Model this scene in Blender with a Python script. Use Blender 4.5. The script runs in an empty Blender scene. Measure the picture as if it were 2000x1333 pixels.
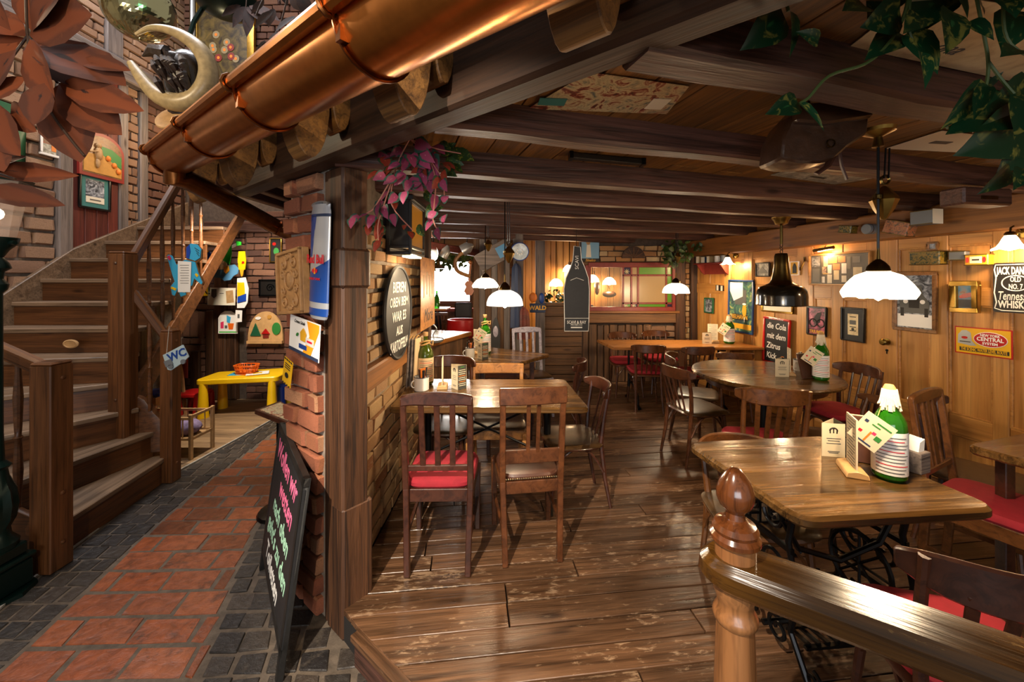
import bpy, bmesh, math, random
from mathutils import Vector as V, Matrix

R = random.Random(7)
rad = math.radians
# ---------------------------------------------------------------- camera
# level wide lens with a small vertical shift; the eye stands on the tiled passage, 1.6 m above the timber deck (z = 0)
FP, EYE = 780.0, 1.6
scene = bpy.context.scene
col = scene.collection
cam_data = bpy.data.cameras.new('camera')
cam_data.sensor_width = 36.0
cam_data.lens = 36.0 * FP / 2000.0
cam_data.shift_y = -(666.5 - 545.0) / 2000.0
cam_data.clip_start = 0.05
cam = bpy.data.objects.new('camera', cam_data)
cam.location = (0, 0, EYE)
cam.rotation_euler = (rad(90), 0, 0)
col.objects.link(cam)
scene.camera = cam
vs = scene.view_settings
vs.view_transform = 'Standard'
vs.look = 'None'
vs.exposure = 0.30
vs.gamma = 1.0
vs.use_curve_mapping = False
scene.cycles.max_bounces = 6
scene.cycles.diffuse_bounces = 3
scene.cycles.glossy_bounces = 3
scene.cycles.transmission_bounces = 6
scene.cycles.caustics_reflective = False
scene.cycles.caustics_refractive = False
scene.cycles.sample_clamp_indirect = 4.0

# ---------------------------------------------------------------- world and general light
world = bpy.data.worlds.new('world')
scene.world = world
world.use_nodes = True
bg = world.node_tree.nodes['Background']
bg.inputs[0].default_value = (1.0, 0.86, 0.74, 1)
bg.inputs[1].default_value = 0.33


def lamp(kind, name, loc, energy, color, size=0.1, target=None, spot=None, size_y=None, blend=0.5):
    d = bpy.data.lights.new(name, kind)
    d.energy = energy
    d.color = color
    if kind == 'AREA':
        d.size = size
        if size_y:
            d.shape = 'RECTANGLE'
            d.size_y = size_y
    else:
        d.shadow_soft_size = size
    if kind == 'SPOT':
        d.spot_size = spot
        d.spot_blend = blend
    o = bpy.data.objects.new(name, d)
    o.location = loc
    if target is not None:
        o.rotation_euler = (V(target) - V(loc)).to_track_quat('-Z', 'Y').to_euler()
    col.objects.link(o)
    return o


COOL, WARM = (0.80, 0.90, 1.0), (1.0, 0.72, 0.42)
# daylight from the entrance windows behind the camera, the stair hall's skylight and the bar window
lamp('AREA', 'entrance_daylight', (-0.6, -3.4, 1.35), 78, (0.88, 0.93, 1.0), 3.0, (0.4, 2.5, 1.5), size_y=1.4)
lamp('AREA', 'stair_hall_skylight', (-3.7, 3.2, 6.3), 190, (0.95, 0.95, 1.0), 2.0, (-3.3, 3.2, 0.0), size_y=2.4)
lamp('SPOT', 'play_corner_fill', (-3.05, 4.3, 2.45), 190, (1.0, 0.86, 0.68), 0.08, (-3.7, 5.5, 0.5), rad(110))  # unseen fill light added to brighten the play corner
# ceiling spotlights of the hall behind the camera
lamp('SPOT', 'hall_spotlight', (-1.0, -0.6, 3.3), 950, (1.0, 0.88, 0.72), 0.02, (0.1, 2.4, 0.0), rad(40))
lamp('SPOT', 'hall_spotlight', (-0.2, -1.4, 2.9), 150, (1.0, 0.80, 0.56), 0.04, (-2.0, 2.4, 0.3), rad(62))
lamp('POINT', 'hall_lamp', (-3.1, 1.7, 3.1), 62, (1.0, 0.78, 0.50), 0.05)
lamp('POINT', 'bar_fill', (-1.3, 5.2, 2.05), 26, (1.0, 0.84, 0.62), 0.1)  # added fill without a fixture, brightens the bar side
lamp('POINT', 'stair_fill', (-3.9, 5.2, 3.4), 36, (1.0, 0.70, 0.40), 0.08)  # unseen warm fill put in for the stairs


# ---------------------------------------------------------------- picture geometry -> place
def P(u, v, y):
    """point seen at (u, v) of the 2000 x 1333 frame, y metres in front of the camera"""
    return V(((u - 1000) / FP * y, y, EYE - (v - 545) / FP * y))


def G(u, v, z=0.0):
    """point seen at (u, v) on the level z"""
    y = FP * (EYE - z) / (v - 545.0)
    return V(((u - 1000) / FP * y, y, z))


LOW = -0.16          # level of the tiled passage
CEIL = 2.27          # underside of the ceiling boards
BEAMZ = 2.155        # underside of the ceiling beams
DG = V((-0.777, 0.629, 0))       # girder direction (away, to the stair side)
NG = V((-0.629, -0.777, 0))      # its normal towards the passage
PLANES = {}


def plane(name, p, ex):
    ex = V(ex).normalized()
    n = ex.cross(V((0, 0, 1)))
    PLANES[name] = (V(p), ex, n)


plane('right', (4.04, 0, 0), (0.192, -1, 0))
plane('back', (0, 6.24, 0), (1, 0, 0))
plane('left', (-4.8, 0, 0), (0, 1, 0))
plane('backleft', (0, 5.85, 0), (1, 0, 0))
plane('pillar', (-0.95, 2.04, 0), (0.777, -0.629, 0))
plane('brick', (-0.83, 2.5, 0), (0, 1, 0))


def on(name, u, v):
    p, ex, n = PLANES[name]
    d = P(u, v, 1) - V((0, 0, EYE))
    o = V((0, 0, EYE))
    t = (p - o).dot(n) / d.dot(n)
    return o + d * t


def frame_m(o, ex, n):
    ex = V(ex).normalized()
    n = V(n).normalized()
    ey = n.cross(ex)
    m = Matrix((ex, ey, n)).transposed().to_4x4()
    m.translation = o
    return m


def hang(name, u0, u1, v0, v1, off=0.0):
    """frame (x right, y up, z out of the wall) and size of a flat thing hung on a wall"""
    p, ex, n = PLANES[name]
    vm, um = (v0 + v1) / 2, (u0 + u1) / 2
    a, b = on(name, u0, vm), on(name, u1, vm)
    c = (a + b) / 2
    y = c.y
    h = abs(v1 - v0) / FP * y
    return frame_m(c + n * off, ex, n), (b - a).length, h


# ---------------------------------------------------------------- materials
def lin(c):
    if isinstance(c, str):
        c = [int(c[i:i + 2], 16) / 255 for i in (0, 2, 4)]
        return tuple((x / 12.92 if x <= 0.04045 else ((x + 0.055) / 1.055) ** 2.4) for x in c)
    return tuple(c)


MATS = {}


class NT:
    def __init__(s, name):
        s.m = bpy.data.materials.new(name)
        s.m.use_nodes = True
        s.t = s.m.node_tree
        s.b = s.t.nodes['Principled BSDF']
        MATS[name] = s.m

    def n(s, typ, **kw):
        nd = s.t.nodes.new(typ)
        for k, val in kw.items():
            setattr(nd, k, val)
        return nd

    def l(s, a, b):
        s.t.links.new(a, b)

    def math(s, op, a, b=None):
        nd = s.n('ShaderNodeMath', operation=op)
        for i, x in enumerate((a, b)):
            if x is None:
                continue
            if isinstance(x, (int, float)):
                nd.inputs[i].default_value = x
            else:
                s.l(x, nd.inputs[i])
        return nd.outputs[0]

    def ramp(s, fac, stops, interp='LINEAR'):
        nd = s.n('ShaderNodeValToRGB')
        cr = nd.color_ramp
        cr.interpolation = interp
        while len(cr.elements) < len(stops):
            cr.elements.new(0.5)
        for e, (p, c) in zip(cr.elements, stops):
            e.position = p
            e.color = (*lin(c), 1)
        s.l(fac, nd.inputs[0])
        return nd.outputs[0]

    def mix(s, fac, a, b, mode='MIX'):
        nd = s.n('ShaderNodeMix', data_type='RGBA', blend_type=mode)
        for sock, x in ((nd.inputs[0], fac), (nd.inputs[6], a), (nd.inputs[7], b)):
            if isinstance(x, (int, float)):
                sock.default_value = x
            elif isinstance(x, (tuple, list, str)):
                sock.default_value = (*lin(x), 1)
            else:
                s.l(x, sock)
        return nd.outputs[2]

    def coords(s, scale, rnd=True):
        tc = s.n('ShaderNodeTexCoord')
        out = tc.outputs['Object']
        if rnd:
            oi = s.n('ShaderNodeObjectInfo')
            mul = s.math('MULTIPLY', oi.outputs['Random'], 53.0)
            va = s.n('ShaderNodeVectorMath', operation='ADD')
            s.l(out, va.inputs[0])
            s.l(mul, va.inputs[1])
            out = va.outputs[0]
            s.rnd = oi.outputs['Random']
        mp = s.n('ShaderNodeMapping')
        mp.inputs['Scale'].default_value = scale
        s.l(out, mp.inputs[0])
        return mp.outputs[0]

    def noise(s, vec, scale=1.0, detail=4.0, rough=0.6, dist=0.0):
        nd = s.n('ShaderNodeTexNoise')
        nd.inputs['Scale'].default_value = scale
        nd.inputs['Detail'].default_value = detail
        nd.inputs['Roughness'].default_value = rough
        nd.inputs['Distortion'].default_value = dist
        if vec is not None:
            s.l(vec, nd.inputs['Vector'])
        return nd.outputs['Fac']

    def bump(s, h, strength, dist=0.01):
        nd = s.n('ShaderNodeBump')
        nd.inputs['Strength'].default_value = strength
        nd.inputs['Distance'].default_value = dist
        s.l(h, nd.inputs['Height'])
        s.l(nd.outputs[0], s.b.inputs['Normal'])

    def set(s, **kw):
        for k, x in kw.items():
            k = k.replace('_', ' ')
            sock = s.b.inputs[k]
            if isinstance(x, bpy.types.NodeSocket):
                s.l(x, sock)
            elif isinstance(x, (tuple, list)) or (isinstance(x, str)):
                sock.default_value = (*lin(x), 1)
            else:
                sock.default_value = x
        return s.m


def wood(name, c1, c2, rough=0.45, axis='X', sc=1.0, bump=0.25, var=0.35, worn=None, knots=True, coat=0.0, grain=0.45):
    s = NT(name)
    k = {'X': (0.9, 16, 16), 'Y': (16, 0.9, 16), 'Z': (16, 16, 0.9), 'I': (5, 5, 5)}[axis]
    vec = s.coords([x * sc for x in k])
    g = s.noise(vec, 1.0, 5, 0.62, 0.8)
    g2 = s.noise(vec, 3.7, 3, 0.7, 0.0)
    f = s.math('ADD', s.math('MULTIPLY', g, 0.72), s.math('MULTIPLY', g2, 0.28))
    c = s.ramp(f, [(0.30, c1), (0.50, [0.5 * (a + b) for a, b in zip(lin(c1), lin(c2))]), (0.68, c2)])
    if grain:
        vec3 = s.coords([x * sc * 3.2 if x > 2 else x * sc * 1.6 for x in k])
        g3 = s.noise(vec3, 1.0, 3, 0.7, 1.5)
        c = s.mix(1.0, c, s.ramp(g3, [(0.36, [1 - grain] * 3), (0.52, [1, 1, 1])]), 'MULTIPLY')
    if knots and axis == 'X':
        vo = s.n('ShaderNodeTexVoronoi')
        s.l(s.coords((1.5, 5.5, 5.5)), vo.inputs['Vector'])
        vo.inputs['Scale'].default_value = 1.0
        c = s.mix(1.0, c, s.ramp(vo.outputs['Distance'], [(0.05, (0.3, 0.25, 0.22)), (0.13, (1, 1, 1))]), 'MULTIPLY')
    if worn:
        w = s.noise(s.coords((14, 48, 48)), 1.0, 5, 0.7, 0.3)
        wl = s.noise(s.coords((1.6, 3, 3)), 1.0, 2, 0.5, 0.0)
        w = s.math('ADD', s.math('MULTIPLY', w, 0.6), s.math('MULTIPLY', wl, 0.4))
        wf = s.ramp(w, [(0.56, (0, 0, 0)), (0.62, (1, 1, 1))])
        wf2 = s.math('MULTIPLY', wf, 0.5)
        c = s.mix(wf2, c, worn)
    hs = s.n('ShaderNodeHueSaturation')
    hs.inputs['Hue'].default_value = 0.5
    s.l(s.math('ADD', s.math('MULTIPLY', s.rnd, var), 1.0 - var / 2), hs.inputs['Value'])
    s.l(c, hs.inputs['Color'])
    rr = s.math('ADD', s.math('MULTIPLY', g, 0.35), rough - 0.17)
    s.set(Base_Color=hs.outputs[0], Roughness=rr)
    if coat:
        s.set(Coat_Weight=coat, Coat_Roughness=0.12)
    if bump:
        s.bump(f, bump, 0.012)
    return s.m


def plain(name, c, rough=0.5, metal=0.0, bump=0.0, var=0.0, noise=0.0, coat=0.0, emit=None, estr=0.0, trans=0.0, ior=1.45, alpha=1.0, sss=0.0):
    s = NT(name)
    colr = None
    if noise or var or bump:
        vec = s.coords((1, 1, 1))
        nz = s.noise(vec, 22.0, 4, 0.6)
        base = (*lin(c),)
        lo = [x * (1 - noise) for x in base]
        hi = [min(1, x * (1 + noise)) for x in base]
        colr = s.ramp(nz, [(0.3, lo), (0.7, hi)])
        if var:
            hs = s.n('ShaderNodeHueSaturation')
            s.l(s.math('ADD', s.math('MULTIPLY', s.rnd, var), 1.0 - var / 2), hs.inputs['Value'])
            s.l(colr, hs.inputs['Color'])
            colr = hs.outputs[0]
        if bump:
            s.bump(nz, bump, 0.01)
    s.set(Base_Color=colr if colr is not None else lin(c), Roughness=rough, Metallic=metal)
    if coat:
        s.set(Coat_Weight=coat, Coat_Roughness=0.08)
    if emit is not None:
        s.set(Emission_Color=lin(emit), Emission_Strength=estr)
    if trans:
        s.set(Transmission_Weight=trans, IOR=ior)
    if alpha < 1:
        s.set(Alpha=alpha)
    return s.m


def stone(name, cols, rough=0.8, noise_sc=26.0, bump=0.5, mott=0.35, spot=None):
    """bricks, tiles and setts: one colour of the palette for each piece, mottled"""
    s = NT(name)
    vec = s.coords((1, 1, 1))
    geo = s.n('ShaderNodeNewGeometry')
    r = s.math('FRACT', s.math('ADD', s.rnd, geo.outputs['Random Per Island']))
    c = s.ramp(r, [(i / len(cols), x) for i, x in enumerate(cols)], 'LINEAR')
    nz = s.noise(vec, noise_sc, 6, 0.7, 0.4)
    m = s.ramp(nz, [(0.32, [1 - mott] * 3), (0.62, [1, 1, 1])])
    c = s.mix(1.0, c, m, 'MULTIPLY')
    if spot:
        n2 = s.noise(vec, noise_sc * 0.35, 5, 0.75)
        c = s.mix(s.math('MULTIPLY', s.ramp(n2, [(0.55, (0, 0, 0)), (0.68, (1, 1, 1))]), 0.75), c, spot)
    s.set(Base_Color=c, Roughness=rough if isinstance(rough, float) else 0.8)
    s.bump(nz, bump, 0.012)
    return s.m


def print_mat(name, cols, scale=14.0, rough=0.4, seed=0.0):
    """flat printed picture: soft blotches in the picture's own colours"""
    s = NT(name)
    vec = s.coords((1, 1, 1))
    nz = s.noise(vec, scale, 5, 0.65, 1.2)
    n = len(cols)
    c = s.ramp(nz, [(0.32 + 0.36 * i / (n - 1), x) for i, x in enumerate(cols)], 'LINEAR')
    s.set(Base_Color=c, Roughness=rough)
    return s.m


def M(name):
    return MATS[name]


wood('deck', '28190f', '755238', 0.33, 'X', 1.0, 0.5, 0.6, worn='b89878')
wood('ceiling_board', '4c3016', '98682f', 0.62, 'X', 0.8, 0.35, 0.4)
wood('beam', '2c1a14', '684438', 0.5, 'X', 0.6, 0.9, 0.3, grain=0.6)
wood('girder', '1e110a', '4e311b', 0.6, 'X', 0.5, 0.5, 0.1)
wood('post', '24140b', '5e3a20', 0.6, 'X', 0.7, 1.0, 0.2, grain=0.72)
wood('pine', 'a0642a', 'd09a54', 0.40, 'X', 0.45, 0.12, 0.25, grain=0.22)
wood('pine_plate', '6b3f1c', '9a6530', 0.5, 'X', 0.5, 0.3, 0.2, grain=0.3)
wood('old_plank', '3c281b', '7e5836', 0.7, 'X', 0.7, 0.8, 0.45)
wood('stair', '3e2412', '704524', 0.38, 'X', 0.8, 0.12, 0.2)
wood('stair_tread', '54402f', '8e745c', 0.5, 'X', 0.9, 0.2, 0.2)
wood('kids_floor', '6a5038', 'b08e66', 0.6, 'X', 0.8, 0.4, 0.35)
wood('red_panel', '4a1d16', '7a3327', 0.6, 'X', 0.7, 0.3, 0.2)
wood('grey_wood', '4a4240', '8a7c74', 0.7, 'X', 0.7, 0.6, 0.3)
stone('brick', ['9a5236', 'b8744e', '8c4830', 'c08a64', 'a66244', 'b0684a'], 0.85, 28, 0.6, 0.4, spot='6a4a3a')
stone('brick_warm', ['b07a4c', 'd0ac78', 'a0683e', 'd8bc90', 'b88450'], 0.85, 28, 0.6, 0.4, spot='b09a80')
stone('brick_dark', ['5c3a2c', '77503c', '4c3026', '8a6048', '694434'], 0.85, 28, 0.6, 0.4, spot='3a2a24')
stone('brick_pale', ['8c6a52', 'a88468', '9a7458', '7e5c48', 'b08c70'], 0.85, 26, 0.6, 0.35, spot='6e5444')
stone('terracotta', ['9a5230', '8a4829', 'a8603c', '905034', '9c5838', '744026'], 0.38, 20, 0.5, 0.5, spot='3e2a22')
stone('sett', ['302b28', '403832', '272424', '4a4038', '35302c'], 0.42, 30, 0.7, 0.4, spot='4c443c')
plain('mortar', '8a7e72', 0.95, bump=0.6, noise=0.25)
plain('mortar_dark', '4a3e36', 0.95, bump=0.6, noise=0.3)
plain('grout', '5a4e42', 0.8, bump=0.5, noise=0.35)
plain('dark_void', '120c09', 0.9)
plain('iron', '0c0c0d', 0.32, 0.6)
plain('copper', 'c07c3c', 0.27, 1.0, noise=0.15)
plain('dark_copper', '7c4c28', 0.3, 1.0, noise=0.2)
plain('brass', '8a7038', 0.3, 1.0, noise=0.15)


# ---------------------------------------------------------------- mesh helpers
class MB:
    """collects simple solids; build() links them as one mesh object"""

    def __init__(s):
        s.v, s.f = [], []

    def add(s, vs_, fs):
        o = len(s.v)
        s.v += [tuple(x) for x in vs_]
        s.f += [tuple(i + o for i in f) for f in fs]
        return s

    def box(s, c, d, rot=None):
        c = V(c)
        q = []
        for z in (-1, 1):
            for x, y in ((-1, -1), (1, -1), (1, 1), (-1, 1)):
                p = V((x * d[0] / 2, y * d[1] / 2, z * d[2] / 2))
                q.append(c + (rot @ p if rot else p))
        return s.add(q, BOXF)

    def bar(s, p, q, w, h, up=(0, 0, 1), w2=None, h2=None):
        """rectangular bar from p to q, w across, h along up, optional taper"""
        p, q = V(p), V(q)
        x = (q - p).normalized()
        side = V(up).cross(x)
        if side.length < 1e-5:
            side = V((0, 1, 0)).cross(x)
            if side.length < 1e-5:
                side = V((1, 0, 0))
        side.normalize()
        u = x.cross(side).normalized()
        pts = []
        for e, ww, hh in ((p, w, h), (q, w2 or w, h2 or h)):
            for a, b in ((-1, -1), (1, -1), (1, 1), (-1, 1)):
                pts.append(e + side * (a * ww / 2) + u * (b * hh / 2))
        return s.add(pts, BOXF)

    def prism(s, pts, ext):
        """polygon pts extruded by ext"""
        pts = [V(p) for p in pts]
        n = len(pts)
        q = pts + [p + V(ext) for p in pts]
        fs = [tuple(range(n))[::-1], tuple(range(n, 2 * n))] + [(i, (i + 1) % n, n + (i + 1) % n, n + i) for i in range(n)]
        return s.add(q, fs)

    def tube(s, pts, r, n=8, closed=False, flat=1.0, up=None):
        pts = [V(p) for p in pts]
        m = len(pts)
        rr = r if isinstance(r, (list, tuple)) else [r] * m
        out = []
        t0 = None
        for i, p in enumerate(pts):
            if closed:
                t = pts[(i + 1) % m] - pts[i - 1]
            else:
                t = pts[min(i + 1, m - 1)] - pts[max(i - 1, 0)]
            t.normalize()
            if t0 is None:
                ref = V(up) if up else (V((0, 0, 1)) if abs(t.z) < 0.9 else V((1, 0, 0)))
                a = t.cross(ref).normalized()
            else:
                a = (a - t * a.dot(t))
                if a.length < 1e-6:
                    a = t.orthogonal()
                a.normalize()
            t0 = t
            b = t.cross(a)
            for k in range(n):
                an = 2 * math.pi * k / n
                out.append(p + (a * math.cos(an) + b * (math.sin(an) * flat)) * rr[i])
        fs = []
        for i in range(m if closed else m - 1):
            j = (i + 1) % m
            for k in range(n):
                fs.append((i * n + k, i * n + (k + 1) % n, j * n + (k + 1) % n, j * n + k))
        if not closed:
            fs.append(tuple(range(n))[::-1])
            fs.append(tuple(range((m - 1) * n, m * n)))
        return s.add(out, fs)

    def lathe(s, prof, n=16, o=(0, 0, 0), mat=None, a0=0.0, a1=None, wave=None):
        """profile [(r, z)] turned about z; wave(angle, r, z) -> (r, z)"""
        o = V(o)
        out = []
        full = a1 is None
        cnt = n if full else n + 1
        for r, z in prof:
            for k in range(cnt):
                an = a0 + (2 * math.pi if full else (a1 - a0)) * k / n
                rr, zz = wave(an, r, z) if wave else (r, z)
                p = V((rr * math.cos(an), rr * math.sin(an), zz))
                out.append(o + (mat @ p if mat else p))
        fs = []
        for i in range(len(prof) - 1):
            for k in range(n):
                k2 = (k + 1) % cnt
                fs.append((i * cnt + k, i * cnt + k2, (i + 1) * cnt + k2, (i + 1) * cnt + k))
        if full:
            if prof[0][0] > 1e-4:
                fs.append(tuple(range(cnt))[::-1])
            if prof[-1][0] > 1e-4:
                fs.append(tuple(range((len(prof) - 1) * cnt, len(prof) * cnt)))
        return s.add(out, fs)

    def ball(s, c, r, n=10, m=6, sc=(1, 1, 1)):
        prof = [(math.sin(math.pi * i / m) * r, -math.cos(math.pi * i / m) * r) for i in range(m + 1)]
        o = len(s.v)
        s.lathe(prof, n)
        for i in range(o, len(s.v)):
            p = s.v[i]
            s.v[i] = (c[0] + p[0] * sc[0], c[1] + p[1] * sc[1], c[2] + p[2] * sc[2])
        return s

    def xf(s, m, start=0):
        for i in range(start, len(s.v)):
            s.v[i] = tuple(m @ V(s.v[i]))
        return s

    def mesh(s, name, mat=None, bevel=0.0, smooth=True, ang=0.6):
        me = bpy.data.meshes.new(name)
        me.from_pydata(s.v, [], s.f)
        bm = bmesh.new()
        bm.from_mesh(me)
        bmesh.ops.remove_doubles(bm, verts=bm.verts, dist=1e-5)
        bmesh.ops.recalc_face_normals(bm, faces=bm.faces)
        if bevel:
            es = [e for e in bm.edges if len(e.link_faces) == 2 and e.calc_face_angle(0) > 0.7]
            bmesh.ops.bevel(bm, geom=es, offset=bevel, segments=1, affect='EDGES', clamp_overlap=True)
        bm.to_mesh(me)
        bm.free()
        if smooth:
            me.shade_smooth()
            me.set_sharp_from_angle(angle=ang)
        if mat:
            me.materials.append(M(mat) if isinstance(mat, str) else mat)
        return me

    def build(s, name, mat, parent=None, bevel=0.0, smooth=True, ang=0.6, m=None, kind=None):
        return link(name, s.mesh(name, mat, bevel, smooth, ang), parent, m, kind)


BOXF = [(3, 2, 1, 0), (4, 5, 6, 7), (0, 1, 5, 4), (1, 2, 6, 5), (2, 3, 7, 6), (3, 0, 4, 7)]


def link(name, data, parent=None, m=None, kind=None):
    o = bpy.data.objects.new(name, data)
    col.objects.link(o)
    if parent is not None:
        o.parent = parent
    if m is not None:
        o.matrix_basis = m
    if kind:
        o['kind'] = kind
    return o


def tag(o, label, cat, group=None):
    o['label'] = label
    o['category'] = cat
    if group:
        o['group'] = group
    return o


def thing(name, label, cat, loc=(0, 0, 0), rz=0.0, group=None, m=None):
    o = bpy.data.objects.new(name, None)
    o.empty_display_size = 0.05
    col.objects.link(o)
    if m is not None:
        o.matrix_basis = m
    else:
        o.location = loc
        o.rotation_euler = (0, 0, rz)
    return tag(o, label, cat, group)


def struct(name, label=None):
    o = bpy.data.objects.new(name, None)
    o.empty_display_size = 0.05
    col.objects.link(o)
    o['kind'] = 'structure'
    if label:
        o['label'] = label
    return o


def dup(root, m=None, label=None, group=None, loc=None, rz=None):
    r = root.copy()
    col.objects.link(r)
    if m is not None:
        r.matrix_basis = m
    if loc is not None:
        r.location = loc
    if rz is not None:
        r.rotation_euler = (0, 0, rz)
    if label:
        r['label'] = label
    if group:
        r['group'] = group
    for ch in list(root.children):
        c = ch.copy()
        col.objects.link(c)
        c.parent = r
        for g in ch.children:
            d = g.copy()
            col.objects.link(d)
            d.parent = c
    return r


_cache = {}


def board(parent, name, p, q, w, t, mat, up=(0, 0, 1), bevel=0.003, kind=None):
    """straight plank from p to q: own origin, local x along it, w across, t along up"""
    p, q = V(p), V(q)
    x = (q - p)
    L = x.length
    x.normalize()
    y = V(up).cross(x)
    if y.length < 1e-5:
        y = V((0, 1, 0))
    y.normalize()
    z = x.cross(y)
    key = (round(L, 3), round(w, 3), round(t, 3), mat, bevel)
    me = _cache.get(key)
    if me is None:
        me = MB().box((0, 0, 0), (L, w, t)).mesh(name, mat, bevel)
        _cache[key] = me
    m = Matrix((x, y, z)).transposed().to_4x4()
    m.translation = (p + q) / 2
    return link(name, me, parent, m, kind)


def slab(parent, name, pts, t, mat, axis=(1, 0, 0), up=(0, 0, 1), bevel=0.002, kind=None):
    """flat polygon piece: pts are its top face, t its thickness downwards along up, local x along axis"""
    pts = [V(p) for p in pts]
    c = sum(pts, V()) / len(pts)
    z = V(up).normalized()
    x = (V(axis) - z * V(axis).dot(z)).normalized()
    y = z.cross(x)
    m = Matrix((x, y, z)).transposed().to_4x4()
    m.translation = c
    inv = m.inverted()
    loc = [inv @ p for p in pts]
    me = MB().prism(loc, (0, 0, -t)).mesh(name, mat, bevel)
    return link(name, me, parent, m, kind)


def clip(poly, a, n):
    """keep the part of a polygon on the side of point a that n points to"""
    out = []
    k = len(poly)
    for i in range(k):
        p, q = poly[i], poly[(i + 1) % k]
        dp, dq = (p - a).dot(n), (q - a).dot(n)
        if dp >= 0:
            out.append(p)
        if (dp > 0) != (dq > 0) and abs(dp - dq) > 1e-9:
            out.append(p + (q - p) * (dp / (dp - dq)))
    return out


def clip_all(poly, region):
    """clip by a convex counter-clockwise region of (x, y) points"""
    k = len(region)
    for i in range(k):
        a, b = V((*region[i], 0)), V((*region[(i + 1) % k], 0))
        d = b - a
        poly = clip(poly, a, V((-d.y, d.x, 0)))
        if len(poly) < 3:
            return []
    return poly


def area(poly):
    return 0.5 * abs(sum(poly[i].x * poly[(i + 1) % len(poly)].y - poly[(i + 1) % len(poly)].x * poly[i].y for i in range(len(poly))))


FONT = None


def text(parent, name, body, size, mat, m, align='CENTER', ext=0.0006, shear=0.0, sx=1.0, space=1.0, bold=0.0, line=1.0, fit=None):
    d = bpy.data.curves.new(name, 'FONT')
    d.body = body
    d.size = size
    d.align_x = align
    d.align_y = 'CENTER'
    d.extrude = ext
    d.shear = shear
    d.space_character = space
    d.space_line = line
    d.offset = bold
    d.resolution_u = 2
    tmp = bpy.data.objects.new(name, d)
    me = bpy.data.meshes.new_from_object(tmp)
    bpy.data.objects.remove(tmp)
    bpy.data.curves.remove(d)
    if fit:
        xs = [v_.co.x for v_ in me.vertices]
        sx = min(sx, fit / max(1e-4, max(xs) - min(xs)))
    me.materials.clear()
    me.materials.append(M(mat) if isinstance(mat, str) else mat)
    return link(name, me, parent, m @ Matrix.Diagonal((sx, 1, 1, 1)))


def T(x=0, y=0, z=0, rz=0.0, ry=0.0, rx=0.0):
    return Matrix.Translation((x, y, z)) @ Matrix.Rotation(rz, 4, 'Z') @ Matrix.Rotation(ry, 4, 'Y') @ Matrix.Rotation(rx, 4, 'X')


# bricks: a few slightly crooked blocks of unit size, stretched to each brick
def rough_block(k, amp):
    rr = random.Random(k)
    mb = MB().box((0, 0, 0), (1, 1, 1))
    bm = bmesh.new()
    me = mb.mesh('brick', None)
    bm.from_mesh(me)
    bmesh.ops.bevel(bm, geom=list(bm.edges), offset=0.07, segments=1, affect='EDGES')
    for v_ in bm.verts:
        v_.co += V((rr.uniform(-amp, amp), rr.uniform(-amp, amp), rr.uniform(-amp, amp)))
    bm.to_mesh(me)
    bm.free()
    me.shade_smooth()
    me.set_sharp_from_angle(angle=0.5)
    return me


_blocks = {}


def block_meshes(mat, n=5, amp=0.045):
    if mat not in _blocks:
        ms = []
        for k in range(n):
            me = rough_block(100 + k, amp)
            me.materials.append(M(mat))
            ms.append(me)
        _blocks[mat] = ms
    return _blocks[mat]


def bricks(parent, o, ex, ey, w, h, bw, bh, mat, gap=0.012, depth=0.07, proud=0.02, seed=1, skip=None, jit=0.006, limit=300, stack=False, name='brick'):
    """courses of single bricks on a wall face: o lower left corner, ex along, ey up"""
    rr = random.Random(seed)
    ex, ey = V(ex).normalized(), V(ey).normalized()
    n = ex.cross(ey)
    ms = block_meshes(mat)
    rows = max(1, int(round(h / bh)))
    bh = h / rows
    cnt = 0
    rest = MB()
    for r in range(rows):
        x = 0.0 if (stack or r % 2 == 0) else -bw * 0.5
        while x < w - 0.01:
            ww = bw * rr.uniform(0.82, 1.15)
            x0, x1 = max(0, x), min(w, x + ww)
            if w - x1 < bw * 0.22:
                x1 = w
            x = x1 if x >= 0 else x + ww
            if x1 - x0 < 0.02:
                continue
            cx, cy = (x0 + x1) / 2, (r + 0.5) * bh
            if skip and skip(cx, cy):
                continue
            c = o + ex * cx + ey * cy + n * (proud - depth / 2 + rr.uniform(-jit, jit))
            a = rr.uniform(-0.03, 0.03)
            e1 = ex * math.cos(a) + ey * math.sin(a)
            e2 = ey * math.cos(a) - ex * math.sin(a)
            m = Matrix((e1 * max(0.02, x1 - x0 - gap), e2 * (bh - gap), n * depth)).transposed().to_4x4()
            m.translation = c
            me = ms[rr.randrange(len(ms))]
            cnt += 1
            if cnt <= limit:
                link(name, me, parent, m)
            else:
                st = len(rest.v)
                rest.add([v_.co for v_ in me.vertices], [tuple(p.vertices) for p in me.polygons])
                rest.xf(m, st)
    if rest.v:
        rest.build('brick_rest', mat, parent, kind='stuff')
    return cnt
# ================================================================ THE SETTING
# ---------------------------------------------------------------- timber deck
def lerp(tab, x):
    if x <= tab[0][0]:
        return tab[0][1]
    for (a, p), (b, q) in zip(tab, tab[1:]):
        if x <= b:
            return p + (q - p) * (x - a) / (b - a)
    return tab[-1][1]


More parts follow.
